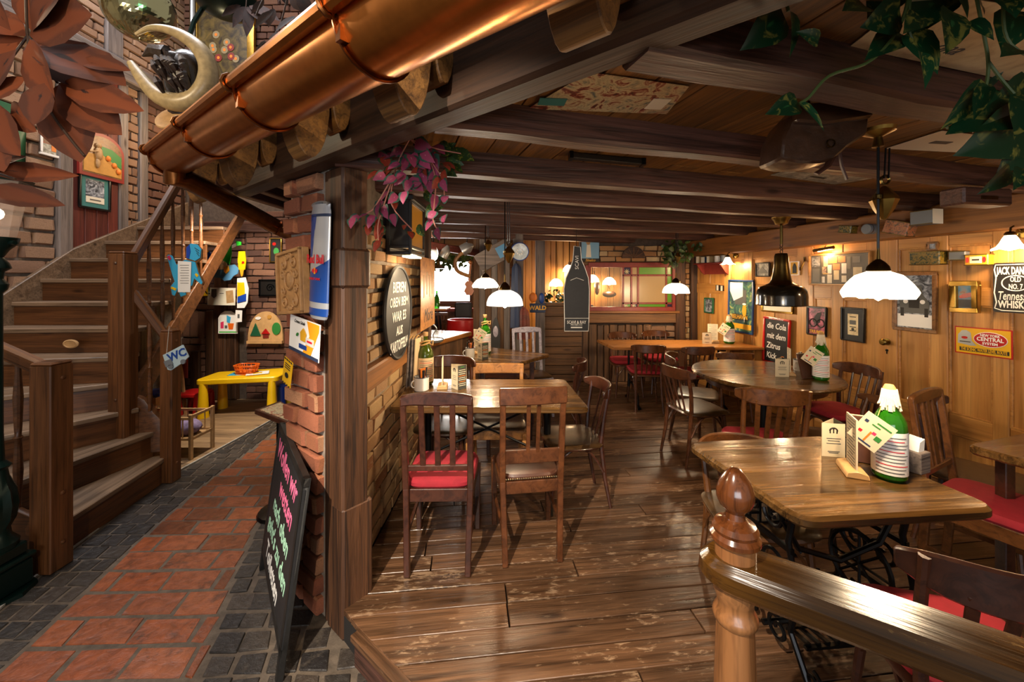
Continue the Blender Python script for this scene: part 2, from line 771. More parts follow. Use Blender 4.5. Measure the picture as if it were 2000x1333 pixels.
DECK = [(-0.83, 1.95), (-0.70, 1.83), (2.30, -0.6), (4.155, -0.6), (2.84, 6.24), (-0.83, 6.24)]
floor = struct('floor', 'worn brown plank deck of the dining room')
MB().prism([(x, y, -0.155) for x, y in DECK], (0, 0, 0.12)).build('deck_base', 'dark_void', floor)
a7 = rad(6.5)
fd, fn = V((math.cos(a7), math.sin(a7), 0)), V((-math.sin(a7), math.cos(a7), 0))
rr = random.Random(3)
row, pos = 0, -1.3
while pos < 6.4:
    wd = rr.choice([0.120, 0.126, 0.132, 0.138])
    cuts = [-2.6]
    while cuts[-1] < 5:
        cuts.append(cuts[-1] + rr.uniform(2.2, 4.2))
    for c0, c1 in zip(cuts, cuts[1:]):
        g = 0.0035
        q = [fd * (c0 + g) + fn * (pos + g), fd * (c1 - g) + fn * (pos + g), fd * (c1 - g) + fn * (pos + wd - g), fd * (c0 + g) + fn * (pos + wd - g)]
        q = clip_all(q, DECK)
        if len(q) >= 3 and area(q) > 0.004:
            z = rr.uniform(-0.002, 0.001)
            slab(floor, 'plank', [p + V((0, 0, z)) for p in q], 0.03, 'deck', fd)
    pos += wd
# riser and nosing along the open edge
e0, e1 = V((-0.70, 1.83, 0)), V((2.30, -0.6, 0))
board(floor, 'edge_riser', e0 + V((0, 0, -0.09)) + NG * 0.012, e1 + V((0, 0, -0.09)) + NG * 0.012, 0.025, 0.14, 'beam')
board(floor, 'edge_nosing', e0 + V((0, 0, -0.018)) + NG * 0.02, e1 + V((0, 0, -0.018)) + NG * 0.02, 0.05, 0.03, 'deck')
MB().prism([(-1.29, 3.9, -0.1), (-0.83, 3.9, -0.1), (-0.83, 6.24, -0.1), (3.2, 6.24, -0.1), (3.2, 8.8, -0.1), (-3.2, 8.8, -0.1), (-3.2, 6.1, -0.1), (-1.8, 6.1, -0.1), (-1.8, 4.3, -0.1), (-1.29, 4.3, -0.1)], (0, 0, 0.095)).build('bar_floor', 'old_plank', floor)

# ---------------------------------------------------------------- tiled passage
passage = struct('floor_passage', 'terracotta tiles between dark stone setts')
MB().prism([(-6, -2.2, LOW - 0.2), (3.4, -2.2, LOW - 0.2), (3.4, 6.6, LOW - 0.2), (-6, 6.6, LOW - 0.2)], (0, 0, 0.194)).build('floor_base', 'grout', passage)
XS = [(0.4, -2.45), (2.13, -2.73), (2.36, -2.81), (3.46, -3.06), (4.7, -3.0), (5.9, -2.97)]
XL = [(0.4, -1.98), (1.79, -2.295), (2.66, -2.50), (3.38, -2.63), (5.9, -2.85)]
XR = [(0.4, -0.90), (1.845, -1.434), (2.396, -1.67), (2.85, -1.83), (3.8, -2.05), (5.9, -2.3)]
rr = random.Random(11)


def quad_piece(name, mat, x0, x1, y0, y1, skew, rise, jit, gap, zt=0.0):
    def pt(x, y):
        return V((x + skew * (y - (y0 + y1) / 2) + rr.uniform(-jit, jit), y + rise * (x + 2) + rr.uniform(-jit, jit), LOW + zt))
    q = [pt(x0 + gap, y0 + gap), pt(x1 - gap, y0 + gap), pt(x1 - gap, y1 - gap), pt(x0 + gap, y1 - gap)]
    slab(passage, name, q, 0.03, mat, (1, 0, 0), bevel=0.004)


y = 0.75
k = 0
while y < 5.7:
    st = 0.165 * rr.uniform(0.96, 1.05)
    ym = y + st / 2
    xl, xr = lerp(XL, ym), lerp(XR, ym)
    x = xl + (0.0 if k % 2 == 0 else -0.14) + rr.uniform(-0.03, 0.03)
    while x < xr:
        w = 0.285 * rr.uniform(0.95, 1.06)
        a, b = max(x, xl), min(x + w, xr)
        if b - a > 0.05:
            quad_piece('tile', 'terracotta', a, b, y, y + st, -0.24, 0.03, 0.007, 0.009, rr.uniform(-0.006, 0.0))
        x += w
    y += st
    k += 1
y = 0.9
k = 0
while y < 5.7:
    st = 0.115 * rr.uniform(0.92, 1.08)
    ym = y + st / 2
    a0, b0 = lerp(XS, ym) + 0.02, lerp(XL, ym) - 0.01
    n = 3
    for i in range(n):
        sh = (0.02 if k % 2 else -0.02)
        quad_piece('sett', 'sett', a0 + (b0 - a0) * i / n + (sh if i else 0), a0 + (b0 - a0) * (i + 1) / n + (sh if i < n - 1 else 0), y, y + st, -0.2, 0.02, 0.006, 0.005, rr.uniform(-0.004, 0.002))
    y += st
    k += 1


def xd(y):
    if y < 1.83:
        return -0.74 + (1.83 - y) * 1.235
    if y < 2.33:
        return -0.93 - (y - 1.95) * 1.0
    return -1.3


y = 0.8
while y < 5.0:
    st = 0.118 * rr.uniform(0.9, 1.12)
    ym = y + st / 2
    a0, b0 = lerp(XR, ym) + 0.015, xd(ym) - 0.01
    n = max(1, int(round((b0 - a0) / 0.128)))
    for i in range(n):
        w = (b0 - a0) / n
        sh = rr.uniform(-0.02, 0.02)
        quad_piece('sett', 'sett', a0 + w * i + sh * (i > 0), a0 + w * (i + 1) + sh * 0.5, y, y + st, -0.3, 0.05, 0.009, 0.009, rr.uniform(-0.004, 0.003))
    y += st
trim = struct('trim_1', 'pale strip between the stairs and the stone setts')
pts = [V((lerp(XS, yy), yy, LOW + 0.004)) for yy in (0.4, 1.2, 2.13, 2.36, 3.46, 4.7, 5.84)]
plain('pale_strip', 'a8a49c', 0.6)
st_mb = MB()
for p, q in zip(pts, pts[1:]):
    st_mb.bar(p, q, 0.014, 0.012)
st_mb.build('strip', 'pale_strip', trim)
# children's corner: boards
kf = struct('floor_corner', 'pale worn boards of the play corner under the stairs')
yb = 3.48
while yb < 5.84:
    w = 0.135
    for x0, x1 in ((-4.78, -3.02), ):
        slab(kf, 'plank', [V((x0, yb + 0.002, LOW + 0.002)), V((lerp(XS, yb) - 0.012, yb + 0.002, LOW + 0.002)), V((lerp(XS, yb) - 0.012, min(5.84, yb + w - 0.002), LOW + 0.002)), V((x0, min(5.84, yb + w - 0.002), LOW + 0.002))], 0.02, 'kids_floor', (1, 0, 0))
    yb += w

# ---------------------------------------------------------------- right wall: pine panelling
rp, rex, rn = PLANES['right']
wall_right = struct('wall_right', 'honey pine panelling')


def ru(u, z, off=0.0):
    """point of the panelling seen at column u, at height z"""
    q = on('right', u, 545)
    return V((q.x, q.y, z)) + rn * off


def rs(y, z, off=0.0):
    return V((4.04 - 0.192 * y, y, z)) + rn * off


MB().prism([rs(-0.6, -0.1, -0.02), rs(6.5, -0.1, -0.02), rs(6.5, 2.6, -0.02), rs(-0.6, 2.6, -0.02)], -rn * 0.12).build('wall_body', 'pine_plate', wall_right)
YS = lambda u: on('right', u, 545).y
STILES = [(YS(a), YS(b)) for a, b in ((1345, 1362), (1416, 1428), (1456, 1472), (1560, 1592), (1627, 1650), (1696, 1757), (1820, 1856), (1943, 1976), (2080, 2120), (2330, 2400))]
STILES.append((0.9, 0.75))
for i, (ya, yb_) in enumerate(STILES):
    c = (ya + yb_) / 2
    board(wall_right, 'stile', rs(c, 0.0, 0.012), rs(c, 1.965, 0.012), abs(ya - yb_), 0.026, 'pine', up=rn, bevel=0.005)
RAILS = [(0.0, 0.11), (0.40, 0.55), (1.40, 1.52), (1.86, 1.965)]
for (a, b), (c, d) in zip(STILES, STILES[1:]):
    y0, y1 = b - 0.0, c + 0.0
    for r0, r1 in RAILS:
        board(wall_right, 'rail', rs(y0, (r0 + r1) / 2, 0.008), rs(y1, (r0 + r1) / 2, 0.008), r1 - r0, 0.02, 'pine', up=rn, bevel=0.004)
    for z0, z1 in ((0.11, 0.40), (0.55, 1.40), (1.52, 1.86)):
        n = max(1, int(round(abs(y0 - y1) / 0.30)))
        for i in range(n):
            ya, yb_ = y0 + (y1 - y0) * i / n, y0 + (y1 - y0) * (i + 1) / n
            yc = (ya + yb_) / 2
            board(wall_right, 'panel', rs(yc, z0, -0.008), rs(yc, z1, -0.008), abs(ya - yb_) - 0.004, 0.02, 'pine', up=rn, bevel=0.006)
        mo = MB()
        for p, q in (((y0, z0), (y1, z0)), ((y1, z0), (y1, z1)), ((y1, z1), (y0, z1)), ((y0, z1), (y0, z0))):
            mo.bar(rs(p[0], p[1], 0.006), rs(q[0], q[1], 0.006), 0.028, 0.018, up=rn)
        mo.build('moulding', 'pine', wall_right, bevel=0.004)
# door hardware on the panelled door
knob = MB()
kp = ru(1737, 1.6 - (668 - 545) / FP * YS(1737))
kp = V((kp.x, kp.y, 1.6 - (668 - 545) / FP * kp.y))
km = frame_m(kp + rn * 0.026, rex, rn)
kb = MB().lathe([(0.03, 0), (0.03, 0.006), (0.012, 0.01), (0.012, 0.03), (0.026, 0.036), (0.03, 0.05), (0.02, 0.062), (0, 0.064)], 14)
kb.build('door_knob', 'brass', wall_right, m=km)
MB().lathe([(0.011, 0), (0.011, 0.004), (0, 0.004)], 10).box((0, -0.016, 0.002), (0.008, 0.03, 0.004)).build('keyhole_plate', 'iron', wall_right, m=km @ Matrix.Translation((0, -0.075, 0)))
# wall plate that carries the beams
plate = struct('wall_plate_beam', 'long brown wall plate above the pine panelling')
board(plate, 'timber', rs(-0.6, 2.06, 0.03), rs(6.4, 2.06, 0.03), 0.19, 0.24, 'pine_plate', up=(0, 0, 1), bevel=0.012)

# ---------------------------------------------------------------- ceiling and beams
ceiling = struct('ceiling', 'brown boarded ceiling')
db, dc = V((0.958, 0.287, 0)), V((-0.287, 0.958, 0))
CREG = [(-0.98, 2.09), (2.35, -0.6), (4.2, -0.6), (2.85, 6.3), (-0.98, 6.3)]
MB().prism([(x, y, CEIL + 0.03) for x, y in CREG], (0, 0, 0.1)).build('ceiling_base', 'dark_void', ceiling)
rr = random.Random(5)
pos = -1.4
while pos < 5.6:
    wd = rr.uniform(0.17, 0.2)
    cut = rr.uniform(1.8, 3.2)
    for c0, c1 in ((-2.2, cut), (cut, 7.2)):
        g = 0.003
        q = [db * (pos + g) + dc * (c0 + g), db * (pos + wd - g) + dc * (c0 + g), db * (pos + wd - g) + dc * (c1 - g), db * (pos + g) + dc * (c1 - g)]
        q = clip_all(q, CREG)
        if len(q) >= 3 and area(q) > 0.01:
            slab(ceiling, 'board', [p + V((0, 0, CEIL + 0.025 + rr.uniform(-0.002, 0.002))) for p in q], 0.025, 'ceiling_board', dc)
    pos += wd
MB().prism([(-1.8, 3.9, 2.42), (-0.98, 3.9, 2.42), (-0.98, 6.24, 2.42), (3.2, 6.24, 2.42), (3.2, 8.8, 2.42), (-3.3, 8.8, 2.42), (-3.3, 6.1, 2.42), (-1.8, 6.1, 2.42)], (0, 0, 0.1)).build('bar_ceiling', 'ceiling_board', ceiling)


def yb_at(yc, x):
    return yc + (x - 0.53) * 0.3


BEAMS = [0.46, 1.075, 1.74, 2.38, 2.95, 3.61, 4.32, 5.15, 5.9]
WHICH = ['nearest', 'second', 'third', 'fourth', 'fifth', 'sixth', 'seventh', 'eighth', 'farthest']
rr = random.Random(8)
for i, yc in enumerate(BEAMS):
    # left end on the girder or over the brick wall
    x0 = (-0.184 - 1.235 * (yc - 0.159 - 1.433)) / 1.3705
    x0 = max(x0 - 0.02, -0.92 if yc < 4 else -1.6)
    x1 = (4.04 - 0.192 * (yc - 0.159)) / (1 + 0.192 * 0.3)
    w, h = rr.uniform(0.105, 0.13), CEIL - BEAMZ + rr.uniform(-0.01, 0.012)
    p, q = V((x0, yb_at(yc, x0), CEIL - h / 2)), V((x1, yb_at(yc, x1), CEIL - h / 2))
    x = (q - p).normalized()
    mb = MB()
    n = 14
    L = (q - p).length
    pts = []
    for j in range(n + 1):
        s = -L / 2 + L * j / n
        a, b = rr.uniform(-0.006, 0.006), rr.uniform(-0.005, 0.005)
        ring = [(-w / 2 + a, h / 2), (w / 2 + a, h / 2), (w / 2 + a, -h / 2 + 0.014), (w / 2 - 0.016 + a, -h / 2 + b), (-w / 2 + 0.016 + a, -h / 2 + b), (-w / 2 + a, -h / 2 + 0.014)]
        pts += [(s, yy, zz) for yy, zz in ring]
    fs = [tuple(range(6))[::-1], tuple(range(6 * n, 6 * n + 6))]
    for j in range(n):
        for k in range(6):
            fs.append((j * 6 + k, j * 6 + (k + 1) % 6, (j + 1) * 6 + (k + 1) % 6, (j + 1) * 6 + k))
    mb.add(pts, fs)
    m = Matrix((x, V((0, 0, 1)).cross(x), V((0, 0, 1)))).transposed().to_4x4()
    m.translation = (p + q) / 2
    o = mb.build('ceiling_beam', 'beam', None, ang=0.5, m=m, kind='structure')
    o['label'] = '%s dark ceiling beam counted from the camera' % WHICH[i]

# girder over the open edge, corner post, brick pier
gi = V((-0.184, 1.433, 0))
g0, g1 = gi + DG * 2.05 + NG * 0.055, gi - DG * 2.9 + NG * 0.055
girder = struct('girder_beam', 'big dark girder over the open edge of the deck')
board(girder, 'timber', g0 + V((0, 0, 2.155 + 0.16)), g1 + V((0, 0, 2.155 + 0.16)), 0.11, 0.32, 'girder', bevel=0.014)
post = struct('corner_post', 'rough dark corner post of the dining room')
pc = V((-0.82, 1.93, 0))
ctr = pc + DG * 0.075 - NG * 0.07
rotp = Matrix((DG, NG, V((0, 0, 1)))).transposed()
rotp.col[1] = -rotp.col[1]
board(post, 'shaft', V((ctr.x, ctr.y, LOW)), V((ctr.x, ctr.y, 2.155)), 0.15, 0.14, 'post', up=NG, bevel=0.012)
board(post, 'carved_band', V((ctr.x, ctr.y, 1.55)), V((ctr.x, ctr.y, 1.755)), 0.175, 0.165, 'post', up=NG, bevel=0.018)
board(post, 'plinth', V((ctr.x, ctr.y, LOW)) - NG * 0.012, V((ctr.x, ctr.y, 0.48)) - NG * 0.012, 0.16, 0.165, 'post', up=NG, bevel=0.012)
board(post, 'side_batten', V((ctr.x, ctr.y, LOW)) + DG * 0.1 + NG * 0.03, V((ctr.x, ctr.y, 2.155)) + DG * 0.1 + NG * 0.03, 0.05, 0.06, 'post', up=NG, bevel=0.008)

pier = struct('wall_pier', 'brick pier and brick wall beside the corner post')
MB().prism([(-0.95, 2.06, LOW), (-1.29, 2.335, LOW), (-1.29, 3.9, LOW), (-0.85, 3.9, LOW), (-0.85, 2.08, LOW)], (0, 0, 2.58)).build('pier_core', 'mortar', pier)
po = V((-0.955, 2.045, LOW))
bricks(pier, po + DG * 0.44, -DG, (0, 0, 1), 0.40, 2.32, 0.25, 0.105, 'brick', gap=0.02, depth=0.14, proud=0.028, seed=4, jit=0.007, skip=lambda x, z: False)
bricks(pier, V((-0.85, 2.06, 1.10)), (0, 1, 0), (0, 0, 1), 1.66, 0.86, 0.24, 0.088, 'brick_warm', gap=0.024, depth=0.08, proud=0.022, seed=6)
bricks(pier, V((-0.85, 2.06, 0.0)), (0, 1, 0), (0, 0, 1), 1.66, 0.96, 0.24, 0.092, 'brick_warm', gap=0.014, depth=0.08, proud=0.022, seed=7, jit=0.004)
board(pier, 'ledge_timber', V((-0.825, 2.06, 1.03)), V((-0.825, 3.72, 1.03)), 0.07, 0.13, 'pine_plate', bevel=0.01)
board(pier, 'end_post', V((-0.85, 3.8, 0)), V((-0.85, 3.8, 2.2)), 0.13, 0.14, 'post', up=(1, 0, 0), bevel=0.01)

# ---------------------------------------------------------------- back wall of the dining room (y = 6.24)
YB = 6.24
wall_back = struct('wall_back', 'rustic timber and brick back wall')


def bx(u, y=YB):
    return (u - 1000) / FP * y


def bz(v, y=YB):
    return EYE - (v - 545) / FP * y


def holed(parent, name, mat, x0, x1, z0, z1, hx0, hx1, hz0, hz1, y, t):
    mb = MB()
    for a, b, c, d in ((x0, hx0, z0, z1), (hx1, x1, z0, z1), (hx0, hx1, z0, hz0), (hx0, hx1, hz1, z1)):
        if b - a > 1e-3 and d - c > 1e-3:
            mb.box(((a + b) / 2, y + t / 2, (c + d) / 2), (b - a, t, d - c))
    return mb.build(name, mat, parent)


WX0, WX1, WZ0, WZ1 = bx(1147), bx(1316), bz(604), bz(518)
MB().box(((bx(1062) + bx(1142)) / 2, YB + 0.09, (bz(592) - 0.1) / 2), (bx(1142) - bx(1062), 0.14, bz(592) + 0.1)).build('low_wall_body', 'mortar_dark', wall_back)
board(wall_back, 'timber_post', V((bx(1141), YB + 0.05, 0)), V((bx(1141), YB + 0.05, 2.3)), 0.13, 0.14, 'post', up=(0, -1, 0), bevel=0.01)
holed(wall_back, 'wall_body', 'mortar_dark', bx(1140), 3.05, -0.1, 2.5, WX0, WX1, WZ0, WZ1, YB + 0.02, 0.14)
rr = random.Random(21)
# lower left: stacked horizontal planks
z = 0.0
while z < bz(592) - 0.05:
    h = rr.uniform(0.09, 0.2)
    zt = min(z + h, bz(592))
    board(wall_back, 'plank', V((bx(1060), YB + rr.uniform(-0.012, 0.004), (z + zt) / 2)), V((bx(1136), YB + rr.uniform(-0.012, 0.004), (z + zt) / 2)), 0.05, zt - z - 0.008, 'old_plank', bevel=0.006)
    z = zt
# dado of upright planks
u = 1137
while u < 1330:
    w = rr.uniform(9, 17)
    x = bx(u + w / 2)
    top = bz(632) if u < 1258 else bz(660)
    board(wall_back, 'upright_plank', V((x, YB - rr.uniform(0, 0.02), 0)), V((x, YB - rr.uniform(0, 0.02), top - rr.uniform(0, 0.03))), (w - 1.3) / FP * YB, 0.05, 'old_plank', up=(0, -1, 0), bevel=0.008)
    u += w
bricks(wall_back, V((bx(1258), YB, bz(658))), (1, 0, 0), (0, 0, 1), bx(1318) - bx(1258), bz(636) - bz(658), 0.26, 0.085, 'brick_pale', depth=0.08, proud=0.03, seed=31)
board(wall_back, 'sill_beam', V((bx(1136), YB - 0.03, bz(621))), V((bx(1322), YB - 0.03, bz(621))), 0.10, bz(612) - bz(631), 'old_plank', bevel=0.01)
board(wall_back, 'sill_board', V((bx(1138), YB - 0.05, bz(609))), V((bx(1322), YB - 0.05, bz(609))), 0.14, 0.035, 'pine_plate', bevel=0.006)
bricks(wall_back, V((bx(1170), YB, bz(512))), (1, 0, 0), (0, 0, 1), bx(1300) - bx(1170), bz(480) - bz(512), 0.25, 0.085, 'brick_warm', depth=0.08, proud=0.02, seed=33)
board(wall_back, 'head_beam', V((bx(1110), YB - 0.02, bz(515))), V((bx(1330), YB - 0.02, bz(515))), 0.08, 0.05, 'old_plank', bevel=0.008)
for u0, u1 in ((1316, 1334), (1345, 1358)):
    board(wall_back, 'timber_post', V((bx((u0 + u1) / 2), YB - 0.04, 0)), V((bx((u0 + u1) / 2), YB - 0.04, 2.2)), bx(u1) - bx(u0), 0.12, 'post', up=(0, -1, 0), bevel=0.012)
bricks(wall_back, V((bx(1333), YB, 0)), (1, 0, 0), (0, 0, 1), bx(1346) - bx(1333), 2.1, 0.14, 0.085, 'brick_warm', depth=0.08, proud=0.02, seed=35)
# red framed window with painted glass
plain('red_paint', '7c2a22', 0.45, noise=0.15)
plain('glass_clear', 'e8e0d0', 0.12, alpha=0.1)
plain('glass_amber', '9c8058', 0.3, emit='d8a860', estr=0.06)  # this and the next two panes carry a faint added glow, no lamp
plain('glass_green', '4a7a1c', 0.25, emit='5a8a20', estr=0.14)
plain('glass_dark', '241a30', 0.25, emit='302048', estr=0.08)
plain('glass_star', 'd8c89a', 0.3)
window = struct('window_1', 'red framed interior window with coloured glass panes')
mb = MB()
for p, q in (((WX0, WZ0), (WX1, WZ0)), ((WX1, WZ0), (WX1, WZ1)), ((WX1, WZ1), (WX0, WZ1)), ((WX0, WZ1), (WX0, WZ0))):
    mb.bar((p[0], YB - 0.03, p[1]), (q[0], YB - 0.03, q[1]), 0.09, 0.075)
mb.build('window_frame', 'red_paint', window, bevel=0.006)
ub = [1216, 1232, 1245, 1300]
for ux in ub:
    MB().bar((bx(ux), YB - 0.02, WZ0), (bx(ux), YB - 0.02, WZ1), 0.03, 0.03).build('glazing_bar', 'red_paint', window, bevel=0.003)
zb = [bz(592.5), bz(538)]
for zz in zb:
    MB().bar((bx(1214), YB - 0.02, zz), (WX1, YB - 0.02, zz), 0.03, 0.03).build('glazing_bar', 'red_paint', window, bevel=0.003)


def pane(u0, u1, z0, z1, mat):
    MB().box(((bx(u0) + bx(u1)) / 2, YB - 0.02, (z0 + z1) / 2), (bx(u1) - bx(u0), 0.006, z1 - z0)).build('pane', mat, window)


for (ua, ub_), mt in (((1216, 1232), ('glass_green', 'glass_amber', 'glass_dark')), ((1232, 1245), ('glass_dark', 'glass_amber', 'glass_amber')), ((1245, 1300), ('glass_green', 'glass_amber', 'glass_green')), ((1300, 1314), ('glass_dark', 'glass_green', 'glass_green'))):
    for (za, zb_), mm in zip(((WZ0, zb[0]), (zb[0], zb[1]), (zb[1], WZ1)), mt):
        pane(ua, ub_, za, zb_, mm)
for ux, vz in ((1223, 531), (1221, 598), (1236, 598)):
    s = MB()
    for k in range(4):
        an = math.pi * k / 4
        d = V((math.cos(an), 0, math.sin(an))) * 0.04
        c = V((bx(ux), YB - 0.028, bz(vz)))
        s.bar(c - d, c + d, 0.008, 0.008, up=(0, 1, 0))
    s.build('star_motif', 'glass_star', window)
pane(1150, 1214, WZ0, WZ1, 'glass_clear')

# room behind the window and the far bar side
plain('warm_plaster', 'b98a4e', 0.8, noise=0.2)
far = struct('wall_far', 'warm lit timber wall of the room behind')
for i in range(26):
    x = 0.2 + i * 0.125
    board(far, 'plank', V((x, 7.9, 0)), V((x, 7.9, 2.4)), 0.12, 0.03, 'pine', up=(0, -1, 0), bevel=0.006)
MB().box((1.8, 8.0, 1.2), (3.3, 0.08, 2.5)).build('wall_body', 'pine_plate', far)
MB().box((3.3, 7.1, 1.2), (0.1, 1.7, 2.5)).build('side_wall', 'pine_plate', far)
barw = struct('wall_bar', 'bar side wall around the bright window')
BY = 8.0
holed(barw, 'wall_body', 'old_plank', -4.0, 0.1, -0.1, 2.5, bx(826, BY), bx(920, BY), bz(592, BY), bz(508, BY), BY, 0.15)
MB().box((-3.3, 7.05, 1.2), (0.1, 2.1, 2.6)).build('side_wall', 'old_plank', barw)
MB().box((-1.84, 5.0, 1.2), (0.08, 1.8, 2.6)).build('passage_wall', 'old_plank', barw)
plain('daylight_pane', 'ffffff', 0.3, emit='fff8f0', estr=20.0)
win2 = struct('window_2', 'bright daylight window behind the bar')
MB().box(((bx(826, BY) + bx(920, BY)) / 2, BY + 0.1, (bz(592, BY) + bz(508, BY)) / 2), (1.1, 0.02, 1.0)).build('pane', 'daylight_pane', win2)
mb = MB()
x0, x1, z0, z1 = bx(826, BY), bx(920, BY), bz(592, BY), bz(508, BY)
for p, q in (((x0, z0), (x1, z0)), ((x1, z0), (x1, z1)), ((x1, z1), (x0, z1)), ((x0, z1), (x0, z0))):
    mb.bar((p[0], BY - 0.01, p[1]), (q[0], BY - 0.01, q[1]), 0.05, 0.08)
mb.build('window_frame', 'post', win2, bevel=0.006)

# ---------------------------------------------------------------- stair hall walls
wall_left = struct('wall_left', 'half timbered brick wall of the stair hall')
XW = -4.8
MB().box((XW - 0.12, 2.5, 2.9), (0.2, 6.9, 6.6)).build('wall_body', 'mortar', wall_left)


def ly(u):
    return on('left', u, 545).y


for u0, u1, z0, z1 in ((105, 134, -0.16, 4.0), (225, 243, -0.16, 4.0), (266, 282, -0.16, 4.0)):
    yc = (ly(u0) + ly(u1)) / 2
    board(wall_left, 'timber_post', V((XW, yc, z0)), V((XW, yc, z1)), ly(u1) - ly(u0), 0.12, 'grey_wood', up=(1, 0, 0), bevel=0.012)
board(wall_left, 'timber_beam', V((XW + 0.02, 1.0, 4.13)), V((XW + 0.02, 5.85, 4.13)), 0.2, 0.24, 'grey_wood', bevel=0.015)
board(wall_left, 'timber_post', V((XW, 4.78, 4.2)), V((XW, 4.78, 6.2)), 0.2, 0.12, 'grey_wood', up=(1, 0, 0), bevel=0.012)
for i in range(4):
    ya = ly(134) + (ly(225) - ly(134)) * (i + 0.5) / 4
    board(wall_left, 'red_board', V((XW + 0.02, ya, 1.2)), V((XW + 0.02, ya, 4.0)), (ly(225) - ly(134)) / 4 - 0.006, 0.04, 'red_panel', up=(1, 0, 0), bevel=0.006)
bricks(wall_left, V((XW, 2.9, 1.2)), (0, 1, 0), (0, 0, 1), ly(105) - 2.9, 2.8, 0.32, 0.15, 'brick_pale', gap=0.03, depth=0.1, proud=0.03, seed=41, jit=0.012)
bricks(wall_left, V((XW, ly(243), 1.9)), (0, 1, 0), (0, 0, 1), ly(266) - ly(243), 2.1, 0.14, 0.11, 'brick_pale', gap=0.02, depth=0.1, proud=0.03, seed=42)
bricks(wall_left, V((XW, ly(282), 1.9)), (0, 1, 0), (0, 0, 1), 5.84 - ly(282), 2.1, 0.24, 0.11, 'brick_dark', gap=0.02, depth=0.1, proud=0.03, seed=43)
bricks(wall_left, V((XW, 3.6, 4.25)), (0, 1, 0), (0, 0, 1), 1.08, 1.6, 0.26, 0.10, 'brick_pale', gap=0.02, depth=0.08, proud=0.03, seed=44)
bricks(wall_left, V((XW, 4.88, 4.25)), (0, 1, 0), (0, 0, 1), 0.96, 1.6, 0.26, 0.10, 'brick_pale', gap=0.02, depth=0.08, proud=0.03, seed=45)

wall_bl = struct('wall_back_left', 'dark brick wall behind the stairs and play corner')
YL = 5.85
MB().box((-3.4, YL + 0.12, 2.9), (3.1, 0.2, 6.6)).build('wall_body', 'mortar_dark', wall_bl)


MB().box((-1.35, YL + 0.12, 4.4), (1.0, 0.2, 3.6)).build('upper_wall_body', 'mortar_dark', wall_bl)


def cx(u):
    return (u - 1000) / FP * YL


def cz(v):
    return EYE - (v - 545) / FP * YL


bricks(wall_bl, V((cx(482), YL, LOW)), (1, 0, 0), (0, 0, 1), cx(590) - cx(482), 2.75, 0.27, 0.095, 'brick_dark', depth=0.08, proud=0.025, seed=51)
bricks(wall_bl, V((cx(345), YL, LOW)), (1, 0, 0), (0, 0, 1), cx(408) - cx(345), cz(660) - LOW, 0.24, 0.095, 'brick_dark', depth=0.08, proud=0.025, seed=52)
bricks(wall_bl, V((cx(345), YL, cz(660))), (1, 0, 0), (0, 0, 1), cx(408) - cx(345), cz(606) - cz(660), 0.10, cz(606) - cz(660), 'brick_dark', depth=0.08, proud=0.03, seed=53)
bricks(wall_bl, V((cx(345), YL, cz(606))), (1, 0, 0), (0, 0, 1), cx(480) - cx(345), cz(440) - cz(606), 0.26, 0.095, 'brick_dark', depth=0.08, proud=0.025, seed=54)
for u0, u1, v1 in ((408, 424, 606), (424, 448, 520), (448, 468, 606)):
    board(wall_bl, 'timber_post', V((cx((u0 + u1) / 2), YL - 0.03, LOW)), V((cx((u0 + u1) / 2), YL - 0.03, cz(v1))), cx(u1) - cx(u0) - 0.01, 0.1, 'post', up=(0, -1, 0), bevel=0.012)
board(wall_bl, 'timber_post', V((cx(386), YL - 0.02, LOW)), V((cx(386), YL - 0.02, cz(685))), 0.14, 0.08, 'post', up=(0, -1, 0), bevel=0.012)
board(wall_bl, 'timber_beam', V((cx(405), YL - 0.02, cz(445))), V((cx(590), YL - 0.02, cz(445))), 0.12, 0.16, 'beam', bevel=0.012)
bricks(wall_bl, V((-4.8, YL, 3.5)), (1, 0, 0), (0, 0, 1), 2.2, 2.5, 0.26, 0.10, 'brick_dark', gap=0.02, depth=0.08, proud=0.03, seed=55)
for i in range(4):
    x = cx(278) + 0.13 * i
    board(wall_bl, 'dark_board', V((x, YL - 0.03, 1.9)), V((x, YL - 0.03, 3.4)), 0.122, 0.05, 'beam', up=(0, -1, 0), bevel=0.006)

# floor of the gallery above the play corner
gal = struct('ceiling_gallery', 'dark boards and joists above the play corner')
MB().prism([(-2.95, 3.6, 2.62), (-1.0, 2.55, 2.62), (-1.0, YL, 2.62), (-2.95, YL, 2.62)], (0, 0, 0.06)).build('boards', 'beam', gal)
for i in range(6):
    x = -2.88 + i * 0.33
    board(gal, 'joist', V((x, 3.5 - 0.1 * i, 2.55)), V((x, YL, 2.55)), 0.1, 0.14, 'beam', bevel=0.01)

# ---------------------------------------------------------------- eave: rafter tails, gutter, down pipe
eave = struct('roof_eave', 'dark eave boards over the girder')
b0 = gi + DG * 2.05 + NG * 0.2
b1 = gi - DG * 2.9 + NG * 0.2
MB().prism([b0 - NG * 0.4 + V((0, 0, 2.66)), b0 + NG * 0.17 + V((0, 0, 2.40)), b1 + NG * 0.17 + V((0, 0, 2.40)), b1 - NG * 0.4 + V((0, 0, 2.66))], (0, 0, 0.04)).build('eave_boards', 'beam', eave)
prof = [(-0.02, 2.46), (-0.02, 2.33)]
prof += [(0.035 + 0.04 * math.cos(a), 2.34 - 0.12 * math.sin(a)) for a in [math.pi * k / 8 for k in range(8, -1, -1)]]
prof += [(0.08, 2.345)]
prof += [(0.165 + 0.08 * math.cos(a), 2.33 - 0.25 * math.sin(a)) for a in [math.pi * k / 12 for k in range(12, -1, -1)]]
